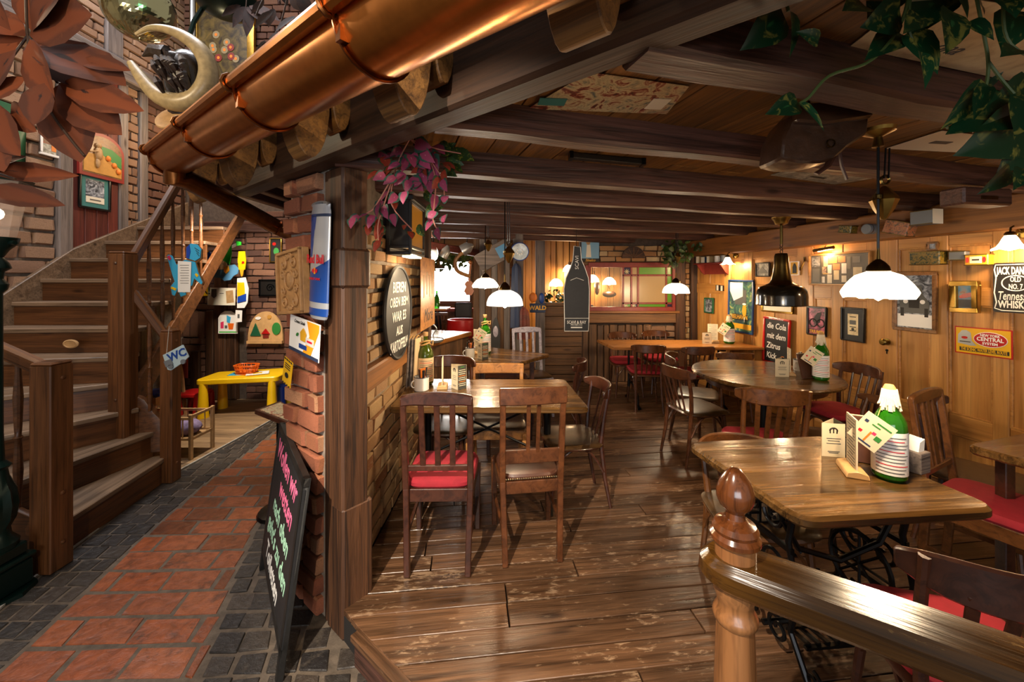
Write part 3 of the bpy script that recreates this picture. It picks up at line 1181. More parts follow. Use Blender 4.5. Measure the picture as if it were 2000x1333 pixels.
prof += [(0.25, 2.37), (0.25, 2.40)]
rf = MB()
gface = gi + NG * 0.11
me = MB().prism([(0, y, z) for y, z in prof], (0.11, 0, 0)).mesh('rafter_tail', 'ceiling_board', 0.006)
for t in (-2.1, -1.48, -0.86, -0.22, 0.55, 1.25):
    m = Matrix((DG, NG, V((0, 0, 1)))).transposed().to_4x4()
    p = gface + DG * (t + 0.78)
    m.translation = p
    m = m @ Matrix.Diagonal((1, 1, 1, 1))
    link('rafter_tail', me, eave, m)

GB = V((-0.82, 1.93, 0)) + NG * 0.45


def gpt(t, off=0.0, z=0.0):
    """point along the gutter: t along it, off across, z above its axis"""
    zc = 2.225 + 0.045 * t
    return GB + DG * t + NG * off + V((0, 0, zc + z))


gut = thing('copper_gutter', 'polished copper half round gutter running along the eave over the passage', 'gutter', (0, 0, 0))
gr = 0.098
ts = [1.03, 0.62, 0.2, -0.25, -0.7, -1.2, -1.7, -2.3]
arc = [math.pi + math.pi * k / 16 for k in range(17)]
pts, fs = [], []
for t in ts:
    for rr_ in (gr, gr - 0.003):
        for a in arc:
            pts.append(gpt(t, -math.cos(a) * rr_, math.sin(a) * rr_))
n = 34
for i in range(len(ts) - 1):
    for k in range(16):
        fs.append((i * n + k, i * n + k + 1, (i + 1) * n + k + 1, (i + 1) * n + k))
        fs.append((i * n + 17 + k, (i + 1) * n + 17 + k, (i + 1) * n + 18 + k, i * n + 18 + k))
    for k in (0, 16):
        fs.append((i * n + k, (i + 1) * n + k, (i + 1) * n + 17 + k, i * n + 17 + k))
MB().add(pts, fs).build('trough', 'copper', gut)
MB().prism([gpt(1.03, -math.cos(a) * gr, math.sin(a) * gr) for a in arc], DG * 0.004).build('end_cap', 'copper', gut)
MB().tube([gpt(t, gr + 0.012, 0.014) for t in ts], 0.02, 10).build('front_bead', 'copper', gut)
for t in (0.98, 0.28, -0.36, -1.0, -1.65):
    mb = MB()
    mb.tube([gpt(t, -math.cos(a) * (gr + 0.004), math.sin(a) * (gr + 0.004)) for a in arc], 0.009, 6, flat=0.5)
    mb.tube([gpt(t, gr + 0.012 + 0.026 * math.cos(a), 0.014 + 0.026 * math.sin(a)) for a in [2 * math.pi * k / 10 for k in range(10)]], 0.006, 6, closed=True)
    p = gpt(t - 0.012, gr * 0.9, -gr * 0.45)
    mb.box(p, (0.02, 0.02, 0.035), rotp)
    mb.build('strap', 'dark_copper', gut)
dp = thing('copper_downpipe', 'dark copper down pipe dropping from the gutter end into the brick pier', 'pipe')
pa = gpt(0.95, 0.0, -0.09)
pb = P(548, 448, 2.85)
pcx = P(590, 468, 2.75)
MB().tube([gpt(0.93, 0, -0.05), pa + V((0, 0, -0.03)), pa.lerp(pb, 0.08), pa.lerp(pb, 0.5), pb, pb.lerp(pcx, 0.3), pcx], [0.05, 0.055, 0.055, 0.055, 0.055, 0.05, 0.05], 14).build('pipe', 'dark_copper', dp)
MB().tube([pb - V((0.0, 0.03, -0.012)), pb + V((0.025, 0, -0.005))], 0.061, 14).build('joint_ring', 'dark_copper', dp)
# ================================================================ STAIRCASE
def rebase(root, loc):
    """move an Empty to the thing's base without moving its parts"""
    loc = V(loc)
    root.location = loc
    for c in root.children:
        c.matrix_basis = Matrix.Translation(-loc) @ c.matrix_basis


def baluster(mb, p, q, r=0.016):
    p, q = V(p), V(q)
    prof = [(0, 0.75), (0.08, 0.8), (0.25, 1.25), (0.40, 0.95), (0.46, 0.8), (0.475, 1.25), (0.49, 0.8), (0.55, 0.95), (0.75, 1.25), (0.92, 0.8), (1, 0.75)]
    mb.tube([p.lerp(q, t) for t, _ in prof], [r * k for _, k in prof], 10)


st = thing('staircase', 'brown wooden winder staircase with turned balusters and square newel posts', 'staircase')
zn = lambda n: LOW + 0.22 * n
FE = {1: ((-2.86, 2.47), (-3.03, 3.50)), 2: ((-3.27, 2.47), (-3.12, 3.46)), 3: ((-3.80, 2.47), (-3.20, 3.42)), 4: ((-4.5, 2.5), (-3.30, 3.46)),
      5: ((-4.78, 3.15), (-3.36, 3.40)), 6: ((-4.78, 3.52), (-3.36, 3.60))}
rx = lambda y: -3.30 - 0.2 * (y - 3.5)
for n_, y in zip(range(7, 14), (3.80, 4.03, 4.29, 4.66, 5.06, 5.45, 5.83)):
    FE[n_] = ((-4.78, y), (rx(y) - 0.03, y))
for n_ in range(1, 12):
    (ox, oy), (ix, iy) = FE[n_]
    (px, py), (qx, qy) = FE[n_ + 1]
    o_, i_, p_, q_ = V((ox, oy, zn(n_))), V((ix, iy, zn(n_))), V((px, py, zn(n_))), V((qx, qy, zn(n_)))
    d = (i_ - o_).normalized()
    out = V((d.y, -d.x, 0))
    if (o_ + out - p_).length < (o_ - p_).length:
        out = -out
    out = -out if (p_ + q_ - o_ - i_).dot(out) > 0 else out
    pts = [o_ + out * 0.03, i_ + out * 0.03, q_ - out * 0.01, p_ - out * 0.01]
    if n_ == 4:
        pts = [o_ + out * 0.03, i_ + out * 0.03, q_, p_, V((-4.78, 2.5, zn(n_)))]
    ar = sum(pts[k].x * pts[(k + 1) % len(pts)].y - pts[(k + 1) % len(pts)].x * pts[k].y for k in range(len(pts)))
    if ar < 0:
        pts = pts[::-1]
    slab(st, 'tread', pts, 0.04, 'stair_tread', d, bevel=0.006)
    zc = (zn(n_ - 1) + zn(n_) - 0.04) / 2
    board(st, 'riser', V((ox, oy, zc)), V((ix, iy, zc)), 0.022, 0.18, 'stair', bevel=0.002)
# strings
MB().prism([(-2.88, 2.44, LOW), (-4.79, 2.44, LOW), (-4.79, 2.44, 1.0), (-4.3, 2.44, 0.86), (-3.3, 2.44, 0.34), (-2.88, 2.44, 0.16)], (0, -0.04, 0)).build('string_board', 'stair', st, bevel=0.004)
ya, yb = 3.42, 5.5
MB().prism([(rx(ya) + 0.02, ya, 0.62), (rx(yb) + 0.02, yb, 2.62), (rx(yb) + 0.02, yb, 2.40), (rx(ya) + 0.02, ya, 0.34)], (-0.045, 0, 0)).build('string_board', 'stair', st, bevel=0.004)
MB().prism([(-4.775, 3.1, 0.95), (-4.775, 3.73, 1.47), (-4.775, 4.3, 1.92), (-4.775, 5.84, 2.72), (-4.775, 5.84, 2.3), (-4.775, 4.3, 1.3), (-4.775, 3.1, 0.5)], (0.05, 0, 0)).build('string_board', 'stair_tread', st, bevel=0.006)
cs = [(-3.25, 3.40, 0.56), (-3.22, 3.41, 0.60), (-3.16, 3.43, 0.56), (-3.10, 3.45, 0.44), (-3.02, 3.47, 0.34), (-2.99, 3.475, 0.10), (-3.25, 3.40, 0.10)]
MB().prism(cs, (0.012, 0.04, 0)).build('curved_skirt', 'stair', st, bevel=0.004)
NEW = {'a': (V((-2.80, 2.43, LOW)), 1.10, 0.13), 'b': (V((-2.975, 3.48, LOW)), 1.16, 0.105), 'c': (V((-3.27, 3.36, 0.25)), 1.83, 0.135)}
for k_, (p, top, w) in NEW.items():
    q = V((p.x, p.y, top - 0.02))
    nb = board(st, 'newel_post', p, q, w, w, 'stair', up=(0, -1, 0), bevel=0.006)
    MB().prism([(p.x - w / 2, p.y - w / 2, top - 0.021), (p.x + w / 2, p.y - w / 2, top - 0.021), (p.x + w / 2, p.y + w / 2, top - 0.021), (p.x - w / 2, p.y + w / 2, top - 0.021)], (0, 0, 0.02)).build('newel_cap', 'stair', st, bevel=0.014)
    zz = [top - 0.1] + ([0.3, 0.0] if k_ == 'a' else [0.0] if k_ == 'b' else [0.6])
    for z in zz:
        fx = p.x + w / 2 if k_ != 'c' else p.x
        fy = p.y if k_ != 'c' else p.y - w / 2
        rot = Matrix.Rotation(rad(90), 4, 'Y') if k_ != 'c' else Matrix.Rotation(rad(90), 4, 'X')
        MB().lathe([(0.013, 0), (0.013, 0.004), (0.006, 0.009), (0, 0.009)], 10).build('wood_plug', 'stair', st, m=Matrix.Translation((fx, fy, z)) @ rot)


def handrail(p, q, w=0.055, h=0.075):
    board(st, 'handrail', p, q, w, h, 'stair', bevel=0.014)
    d = (V(q) - V(p)).normalized()
    dn = V((0, 0, -1)) * (h * 0.62)
    board(st, 'handrail_fillet', V(p) + dn, V(q) + dn, w * 0.5, h * 0.3, 'stair', bevel=0.004)


handrail(V((-2.85, 2.43, 1.06)), V((-3.9, 2.43, 1.52)))
handrail(V((-3.24, 3.40, 1.50)), V((-3.0, 3.475, 1.08)), 0.05, 0.07)
hr = lambda y: V((rx(y) - 0.03, y, 1.69 + 1.34 * (y - 3.455)))
handrail(hr(3.42), hr(4.75), 0.06, 0.09)
for x in (-3.005, -3.2, -3.4, -3.6):
    mb = MB()
    baluster(mb, (x, 2.43, 0.16 + (-2.88 - x) * 0.43), (x, 2.43, 1.03 + (-2.85 - x) * 0.44), 0.018)
    mb.build('baluster', 'stair', st)
for y in (3.5, 3.68, 3.86, 4.02, 4.18, 4.33, 4.5):
    mb = MB()
    baluster(mb, (rx(y) - 0.005, y, 0.62 + (y - 3.42) * 0.96), hr(y) + V((0.02, 0, -0.05)), 0.016)
    mb.build('baluster', 'stair', st)
mb = MB()
baluster(mb, (-3.12, 3.44, 0.46), (-3.12, 3.44, 1.25), 0.016)
mb.build('baluster', 'stair', st)
pm = Matrix.Translation(P(139, 672, 3.5)) @ Matrix.Rotation(rad(90), 4, 'X')
plain('pale_wood', 'b08a5c', 0.6, noise=0.15, bump=0.1)
plain('light_wood', 'c49a66', 0.5, noise=0.12)
mb = MB()
mb.lathe([(0.07, 0), (0.07, 0.006), (0.055, 0.012), (0.05, 0.007), (0.0, 0.007)], 20)
mb.xf(Matrix.Diagonal((1, 0.55, 1, 1)))
mb.build('carved_plaque', 'pale_wood', st, m=pm)
rebase(st, (-3.4, 3.2, LOW))

# ================================================================ CHAIRS
wood('chair_dark', '2c130c', '4e2a1a', 0.34, 'I', 1.0, 0.08, 0.25, coat=0.3)
wood('chair_mid', '361b0c', '64391d', 0.34, 'I', 1.0, 0.08, 0.25, coat=0.3)
wood('chair_brown', '44250f', '744620', 0.36, 'I', 1.0, 0.08, 0.25, coat=0.3)
wood('chair_light', '9a6430', 'c28a4c', 0.38, 'I', 1.0, 0.08, 0.2, coat=0.2)
wood('chair_pale_sheen', '8a8290', 'b4aebc', 0.3, 'I', 1.0, 0.08, 0.1, coat=0.4)  # dark chair wood with the window's reflection painted in as pale colour
wood('seat_wood', '28170a', '4c3418', 0.36, 'I', 0.8, 0.0, 0.2, coat=0.15)
plain('red_cloth', '8e1422', 0.85, bump=0.15, noise=0.12)
plain('leather', '4a2a1c', 0.38, bump=0.1, noise=0.15)
plain('stud', '9a8a6a', 0.3, 0.9)


def ribbon(pts, hs, t, up=(0, 0, 1)):
    """curved board: centre points, half heights, thickness across"""
    mb = MB()
    up = V(up)
    n = len(pts)
    vs_ = []
    for i, p in enumerate(pts):
        p = V(p)
        d = V(pts[min(i + 1, n - 1)]) - V(pts[max(i - 1, 0)])
        nn = d.cross(up).normalized() * (t / 2)
        h = up * hs[i]
        vs_ += [p - nn - h, p + nn - h, p + nn + h, p - nn + h]
    fs = [(0, 1, 2, 3), tuple(4 * (n - 1) + k for k in (3, 2, 1, 0))]
    for i in range(n - 1):
        for k in range(4):
            fs.append((4 * i + k, 4 * i + (k + 1) % 4, 4 * i + 4 + (k + 1) % 4, 4 * i + 4 + k))
    return mb.add(vs_, fs)


def cushion(w, d, h, z, front=1.06, n=8):
    """upholstered seat pad, slightly domed"""
    prof = [(0.94, 0.0), (1.0, 0.25), (1.0, 0.55), (0.95, 0.8), (0.8, 0.93), (0.45, 1.0), (0.0, 1.0)]
    mb = MB()
    k = 24

    def ring(s_, zz):
        out = []
        for i in range(k):
            a = 2 * math.pi * i / k
            ca, sa = math.cos(a), math.sin(a)
            e = 0.42
            x = math.copysign(abs(ca) ** e, ca) * w / 2 * s_
            y = math.copysign(abs(sa) ** e, sa) * d / 2 * s_
            x *= 1 + (front - 1) * (y / d + 0.5)
            out.append((x, y, z + h * zz))
        return out
    vs_ = []
    for s_, zz in prof:
        vs_ += ring(max(s_, 0.001), zz)
    fs = [tuple(range(k))[::-1]]
    for i in range(len(prof) - 1):
        for j in range(k):
            fs.append((i * k + j, i * k + (j + 1) % k, (i + 1) * k + (j + 1) % k, (i + 1) * k + j))
    return mb.add(vs_, fs)


def slat_chair(label, loc, rz, Ht=0.99, W=0.37, slats=((-0.08, 0.03), (0.0, 0.03), (0.08, 0.03)), wd='chair_dark', seat='red_cloth', low=(0.575, 0.03), topr=(0.075, 'arch'), D=0.40, group=None, name='dining_chair', lean=0.06):
    t = thing(name, label, 'chair', loc, rz, group)
    sz = 0.46
    yb = -D / 2
    w2 = W / 2 - 0.018
    for s_ in (-1, 1):
        mb = MB()
        mb.bar((s_ * (w2 - 0.012), yb - 0.03, 0), (s_ * w2, yb, sz), 0.032, 0.036, up=(0, 1, 0))
        mb.bar((s_ * w2, yb, sz - 0.004), (s_ * (w2 + 0.004), yb - lean, Ht - 0.03), 0.034, 0.034, up=(0, 1, 0), w2=0.03, h2=0.026)
        mb.build('back_leg', wd, t, bevel=0.004)
        MB().bar((s_ * (w2 + 0.012), -yb - 0.02, 0), (s_ * (w2 + 0.012), -yb - 0.02, sz - 0.03), 0.03, 0.03, up=(0, 1, 0), w2=0.04, h2=0.04).build('leg', wd, t, bevel=0.004)
    hh, kind = topr
    yt = yb - lean
    if kind == 'arch':
        pts = [(x, yt, Ht - hh / 2 - 0.012 * (2 * x / W) ** 4) for x in [(-0.5 + k / 8) * W for k in range(9)]]
        ribbon(pts, [hh / 2 * (1 - 0.25 * abs(-0.5 + k / 8) * 2) for k in range(9)], 0.028).build('top_rail', wd, t, bevel=0.008)
    else:
        ov = 0.012
        pts = [(x, yt - 0.012 * (1 - (2 * x / W) ** 2), Ht - hh / 2) for x in [(-0.5 + k / 6) * (W + ov) for k in range(7)]]
        ribbon(pts, [hh / 2] * 7, 0.024).build('top_rail', wd, t, bevel=0.006)
    lz, lh = low
    fr = (lz - sz) / (Ht - sz)
    MB().bar((-w2, yb - lean * fr, lz), (w2, yb - lean * fr, lz), 0.02, lh).build('lower_rail', wd, t, bevel=0.003)
    for x, w in slats:
        MB().bar((x, yb - lean * fr, lz), (x * 1.05, yt, Ht - hh * 0.8), 0.014, w, up=(1, 0, 0)).build('slat', wd, t, bevel=0.002)
    mb = MB()
    mb.box((0, yb + 0.012, sz - 0.045), (W - 0.05, 0.022, 0.07))
    mb.box((0, -yb - 0.02, sz - 0.045), (W - 0.02, 0.022, 0.07))
    for s_ in (-1, 1):
        mb.bar((s_ * w2, yb, sz - 0.045), (s_ * (w2 + 0.012), -yb - 0.02, sz - 0.045), 0.02, 0.07)
    mb.build('seat_rail', wd, t, bevel=0.003)
    if seat == 'leather':
        cushion(W - 0.03, D - 0.01, 0.045, sz - 0.012).build('seat', 'leather', t)
        mb = MB()
        for k in range(24):
            mb.ball((-W / 2 + 0.04 + (W - 0.08) * k / 23, yb + 0.004, sz + 0.004), 0.005, 6, 4)
        mb.build('stud_row', 'stud', t)
    elif seat == 'wood':
        cushion(W, D, 0.025, sz - 0.012).build('seat', 'seat_wood', t)
    else:
        cushion(W - 0.005, D, 0.06, sz - 0.012).build('seat_cushion', seat, t)
    for s_ in (-1, 1):
        MB().bar((s_ * w2, yb - 0.01, 0.2), (s_ * (w2 + 0.012), -yb - 0.02, 0.2), 0.018, 0.024).build('stretcher', wd, t, bevel=0.003)
    return t


def cafe_chair(label, loc, rz, Ht=0.84, W=0.41, n=4, wd='chair_mid', seat='seat_wood', group=None, flat=False, rail_h=0.10, name='bentwood_chair'):
    """bentwood cafe chair: round tapered legs, bowed top rail, spindles, round seat, curved braces"""
    t = thing(name, label, 'chair', loc, rz, group)
    sz, R_ = 0.455, 0.2
    wb = W / 2 - 0.03
    for s_ in (-1, 1):
        pts = [(s_ * (wb + 0.0), -0.24, 0.0), (s_ * (wb - 0.01), -0.20, 0.22), (s_ * (wb - 0.015), -0.175, sz), (s_ * (wb + 0.0), -0.19, 0.62), (s_ * (wb + 0.005), -0.225, Ht - 0.02)]
        MB().tube(pts, [0.012, 0.016, 0.018, 0.016, 0.014], 8).build('back_leg', wd, t)
        MB().tube([(s_ * 0.185, 0.185, 0.0), (s_ * 0.165, 0.165, 0.25), (s_ * 0.15, 0.15, sz - 0.02)], [0.012, 0.016, 0.019], 8).build('leg', wd, t)
    m_ = 12
    bow = 0.075
    xs = [(-0.5 + k / m_) * (W + 0.03) for k in range(m_ + 1)]
    pts = [(x, -0.205 - bow * (1 - (2 * x / (W + 0.03)) ** 2) + 0.035 * (abs(2 * x / (W + 0.03)) ** 4), Ht - rail_h / 2) for x in xs]
    hs = [rail_h / 2 * (1 - 0.55 * abs(2 * x / (W + 0.03)) ** 5) for x in xs]
    ribbon(pts, hs, 0.018).build('top_rail', wd, t, bevel=0.007)
    for k in range(n):
        x = (-0.5 + (k + 1) / (n + 1)) * (W - 0.06)
        yt = -0.205 - bow * (1 - (2 * x / (W + 0.03)) ** 2)
        w = 0.03 if flat else 0.018
        MB().bar((x * 0.85, -0.185, sz), (x, yt, Ht - rail_h * 0.7), 0.012, w, up=(1, 0, 0)).build('spindle', wd, t, bevel=0.003)
    if seat == 'red_cloth':
        cushion(0.41, 0.40, 0.03, sz - 0.035, 1.08).build('seat', wd, t)
        cushion(0.40, 0.39, 0.055, sz - 0.006, 1.08).build('seat_cushion', seat, t)
    else:
        cushion(0.42, 0.41, 0.032, sz - 0.026, 1.08).build('seat', seat, t)
        MB().tube([(0.205 * math.copysign(abs(math.cos(a)) ** 0.6, math.cos(a)), 0.2 * math.copysign(abs(math.sin(a)) ** 0.6, math.sin(a)), sz - 0.02) for a in [2 * math.pi * k / 24 for k in range(24)]], 0.014, 6, closed=True).build('seat_rim', wd, t)
    arcs = []
    for a, b in (((-0.165, 0.165), (0.165, 0.165)), ((-0.165, 0.165), (-wb, -0.19)), ((0.165, 0.165), (wb, -0.19))):
        mb = MB()
        pts = []
        for k in range(9):
            f = k / 8
            x, y = a[0] + (b[0] - a[0]) * f, a[1] + (b[1] - a[1]) * f
            z = sz - 0.035 - 0.17 * abs(2 * f - 1) ** 2.2
            pts.append((x, y, z))
        mb.tube(pts, 0.009, 6)
        mb.build('brace', wd, t)
    return t


GT1 = 'chairs around the table by the brick wall'
slat_chair('dark slat back chair with red cushion, nearest the brick wall', (-0.405, 2.38, 0), rad(1), 1.0, 0.385, group=GT1)
slat_chair('brown chair with leather studded seat and plain top rail', (0.085, 2.46, 0), rad(8), 1.0, 0.37, slats=((-0.025, 0.022), (0.03, 0.022)), wd='chair_mid', seat='leather', low=(0.60, 0.075), topr=(0.095, 'straight'), group=GT1, D=0.38)
cafe_chair('bentwood chair drawn up to the right end of the table by the brick wall', (0.43, 2.93, 0), rad(97), 0.85, 0.40, 3, 'chair_dark', group=GT1)
slat_chair('light pine chair behind the table by the brick wall', (-0.12, 3.20, 0), rad(181), 0.87, 0.44, slats=(), wd='chair_light', seat='wood', low=(0.68, 0.06), topr=(0.085, 'straight'), group=GT1, D=0.38, lean=0.05)
cafe_chair('dark bentwood chair half hidden behind the bottle on the brick wall table', (-0.53, 3.17, 0), rad(176), 0.94, 0.40, 3, 'chair_dark', group=GT1)
GT2 = 'chairs at the small table by the bar'
cafe_chair('dark bentwood chair at the right end of the small bar table', (0.46, 4.02, 0), rad(75), 0.80, 0.40, 3, 'chair_dark', group=GT2)
slat_chair('dark slat back chair, window sheen painted pale, behind the small bar table', (0.25, 4.76, 0), rad(195), 1.0, 0.38, wd='chair_pale_sheen', seat='wood', group=GT2)
slat_chair('dark slat chair with red cushion between two tables', (-0.02, 3.82, 0), rad(-8), 0.78, 0.38, seat='red_cloth', group=GT2)
GT3 = 'chairs around the round table'
cafe_chair('bentwood chair at the aisle side of the round table', (1.66, 3.60, 0), rad(-76), 0.83, 0.41, 4, 'chair_mid', group=GT3)
cafe_chair('wide slatted chair with red seat, its back to the sewing machine table', (1.74, 2.80, 0), rad(-8), 0.90, 0.44, 5, 'chair_brown', 'red_cloth', group=GT3, flat=True, rail_h=0.11)
cafe_chair('red cushioned chair between the round table and the panelling', (2.78, 3.42, 0), rad(95), 0.86, 0.41, 4, 'chair_mid', 'red_cloth', group=GT3)
cafe_chair('wooden seated bentwood chair behind the round table', (1.86, 4.05, 0), rad(-115), 0.83, 0.41, 4, 'chair_mid', group=GT3)
cafe_chair('worn pale railed chair behind the menu of the sewing machine table', (2.36, 2.86, 0), rad(70), 0.76, 0.40, 3, 'chair_brown', group=GT3, rail_h=0.07)
GT4 = 'chairs around the sewing machine table'
cafe_chair('low bentwood chair tucked behind the far edge of the sewing machine table', (1.20, 1.97, 0), rad(176), 0.735, 0.40, 3, 'chair_brown', group=GT4)
slat_chair('tall slat back chair with red seat before the pine panelling', (2.42, 1.99, 0), rad(-153), 0.99, 0.40, slats=((-0.06, 0.022), (0.0, 0.045), (0.06, 0.022)), wd='chair_brown', group=GT4, topr=(0.07, 'arch'))
cafe_chair('near dark chair with red seat and broad slats behind the hand rail', (1.37, 1.24, 0), rad(-17), 0.87, 0.44, 4, 'chair_dark', 'red_cloth', group=GT4, flat=True, rail_h=0.12)
cafe_chair('dark chair at the edge of the picture by the far table corner', (2.75, 2.35, 0), rad(-150), 0.86, 0.40, 3, 'chair_mid', group=GT4)
GT5 = 'chairs along the long back table'
cafe_chair('red seated cafe chair at the aisle end of the long back table', (1.66, 4.98, 0), rad(-6), 0.82, 0.38, 4, 'chair_mid', 'red_cloth', group=GT5)
cafe_chair('middle dark cafe chair before the long back table', (2.17, 4.86, 0), rad(4), 0.82, 0.38, 4, 'chair_mid', 'red_cloth', group=GT5)
cafe_chair('low cafe chair before the wall end of the long back table', (2.55, 4.7, 0), rad(-8), 0.78, 0.38, 3, 'chair_brown', group=GT5)
cafe_chair('red seated chair behind the aisle end of the long back table', (1.58, 5.55, 0), rad(180), 0.83, 0.38, 4, 'chair_mid', 'red_cloth', group=GT5)
cafe_chair('brown chair behind the middle of the long back table', (2.12, 5.72, 0), rad(180), 0.83, 0.38, 4, 'chair_mid', 'red_cloth', group=GT5)

# ================================================================ TABLES
wood('table_top', '241406', '7a562c', 0.24, 'X', 0.55, 0.35, 0.15, coat=0.3, grain=0.6)
wood('table_warm', '8a5220', 'b87a3a', 0.3, 'X', 0.8, 0.04, 0.1, coat=0.3)
wood('table_edge', '2a1a10', '5a3c22', 0.35, 'X', 0.8, 0.3, 0.1)


def rounded(pts, r, n=5):
    out = []
    k = len(pts)
    for i in range(k):
        p, a, b = V(pts[i]), V(pts[i - 1]), V(pts[(i + 1) % k])
        d1, d2 = (a - p).normalized(), (b - p).normalized()
        s_, e = p + d1 * r, p + d2 * r
        for j in range(n + 1):
            f = j / n
            out.append(s_.lerp(p, f).lerp(p.lerp(e, f), f))
    return out


def top_board(t, pts, th, mat, axis, r=0.05, bevel=0.008):
    """table top: pts are world corners of its upper face"""
    pts = rounded(pts, r)
    return slab(t, 'table_top', pts, th, mat, axis, bevel=bevel)


def scroll(c, ex, ey, r, turns=1.4, sgn=1, n=22, a0=0.0):
    """flat spiral in the plane ex, ey about c"""
    out = []
    for k in range(n + 1):
        f = k / n
        a = a0 + sgn * turns * 2 * math.pi * f
        rr_ = r * (1 - 0.78 * f)
        out.append(V(c) + V(ex) * (math.cos(a) * rr_) + V(ey) * (math.sin(a) * rr_))
    return out


TZ = 0.77
# --- table 1 by the brick wall
t = thing('dining_table', 'dark glossy plank table against the brick wall', 'table', group='tables of the dining room')
top_board(t, [(-0.80, 2.57, TZ), (0.50, 2.57, TZ), (0.44, 3.30, TZ), (-0.80, 3.32, TZ)], 0.04, 'table_top', (1, 0, 0))
for x in (-0.62, 0.26):
    mb = MB()
    mb.tube([(x, 2.95, 0.73), (x, 2.95, 0.2)], 0.026, 10)
    mb.bar((x, 2.72, 0.715), (x, 3.18, 0.715), 0.04, 0.03)
    mb.build('iron_column', 'iron', t)
    mb = MB()
    for s_ in (-1, 1):
        mb.tube([(x, 2.95, 0.28), (x + 0.02, 2.95 + s_ * 0.1, 0.26), (x, 2.95 + s_ * 0.2, 0.1), (x, 2.95 + s_ * 0.28, 0.012)], [0.018, 0.018, 0.016, 0.018], 8)
    mb.build('iron_foot', 'iron', t)
mb = MB()
for z0, z1 in ((0.70, 0.30), (0.30, 0.70)):
    mb.tube([(-0.62, 2.95, z0), (0.26, 2.95, z1)], 0.009, 6)
mb.build('cross_rod', 'iron', t)
rebase(t, (-0.18, 2.95, 0))

# --- small table near the bar
t = thing('dining_table', 'small dark table in front of the bar counter', 'table', group='tables of the dining room')
top_board(t, [(-0.56, 4.05, TZ), (0.05, 3.92, TZ), (0.42, 4.42, TZ), (-0.42, 4.95, TZ)], 0.04, 'table_top', (1, -0.3, 0), 0.03)
for x, y in ((-0.42, 4.2), (0.0, 4.1), (0.22, 4.42), (-0.36, 4.75)):
    MB().bar((x, y, 0), (x, y, 0.73), 0.05, 0.05, up=(0, 1, 0)).build('leg', 'chair_dark', t, bevel=0.004)
rebase(t, (-0.1, 4.4, 0))

# --- round table
t = thing('round_table', 'round brown pedestal table in the middle of the room', 'table', (2.23, 3.55, 0), group='tables of the dining room')
MB().lathe([(0, 0.725), (0.545, 0.725), (0.575, 0.738), (0.582, 0.755), (0.572, 0.768), (0.55, 0.77), (0, 0.77)], 48).build('table_top', 'table_top', t)
MB().lathe([(0.46, 0.66), (0.47, 0.725)], 36).build('apron', 'chair_mid', t)
MB().lathe([(0.05, 0.02), (0.06, 0.1), (0.045, 0.3), (0.06, 0.45), (0.045, 0.55), (0.07, 0.66), (0.12, 0.725), (0, 0.725)], 14).build('pedestal', 'iron', t)
for k in range(4):
    a = rad(45 + 90 * k)
    d = V((math.cos(a), math.sin(a), 0))
    MB().tube([d * 0.04 + V((0, 0, 0.16)), d * 0.16 + V((0, 0, 0.15)), d * 0.28 + V((0, 0, 0.05)), d * 0.36 + V((0, 0, 0.016))], [0.024, 0.022, 0.018, 0.02], 8).build('foot', 'iron', t)

# --- long back table
t = thing('dining_table', 'long honey brown table along the back, under the red framed window', 'table', group='tables of the dining room')
top_board(t, [(1.22, 4.83, TZ), (3.06, 4.83, TZ), (2.95, 5.42, TZ), (1.15, 5.44, TZ)], 0.035, 'table_warm', (1, 0, 0), 0.02)
for x in (1.55, 2.6):
    mb = MB()
    for s_ in (-1, 1):
        mb.tube([(x + s_ * 0.05, 5.13, 0.73), (x + s_ * 0.05, 5.13, 0.22)], 0.014, 8)
    mb.bar((x, 4.9, 0.72), (x, 5.36, 0.72), 0.05, 0.03)
    mb.build('iron_column', 'iron', t)
    for s_ in (-1, 1):
        MB().tube([(x, 5.13, 0.26), (x - 0.02, 5.13 + s_ * 0.1, 0.27), (x, 5.13 + s_ * 0.2, 0.15), (x, 5.13 + s_ * 0.22, 0.05), (x, 5.13 + s_ * 0.28, 0.016)], [0.018, 0.018, 0.016, 0.016, 0.022], 8).build('iron_foot', 'iron', t)
rebase(t, (2.1, 5.13, 0))

# --- sewing machine table in front
t = thing('sewing_machine_table', 'rustic plank table on a black cast iron sewing machine stand', 'table', group='tables of the dining room')
C4 = [V((0.998, 1.375, TZ)), V((1.777, 1.444, TZ)), V((1.662, 2.121, TZ)), V((0.886, 2.037, TZ))]
top_board(t, C4, 0.045, 'table_top', C4[1] - C4[0], 0.075, 0.012)
ctr = sum(C4, V()) / 4
ex = (C4[1] - C4[0]).normalized()
ey = (C4[3] - C4[0]).normalized()
ez = V((0, 0, 1))


def Q(a, b, z):
    return V((ctr.x, ctr.y, 0)) + ex * a + ey * b + ez * z


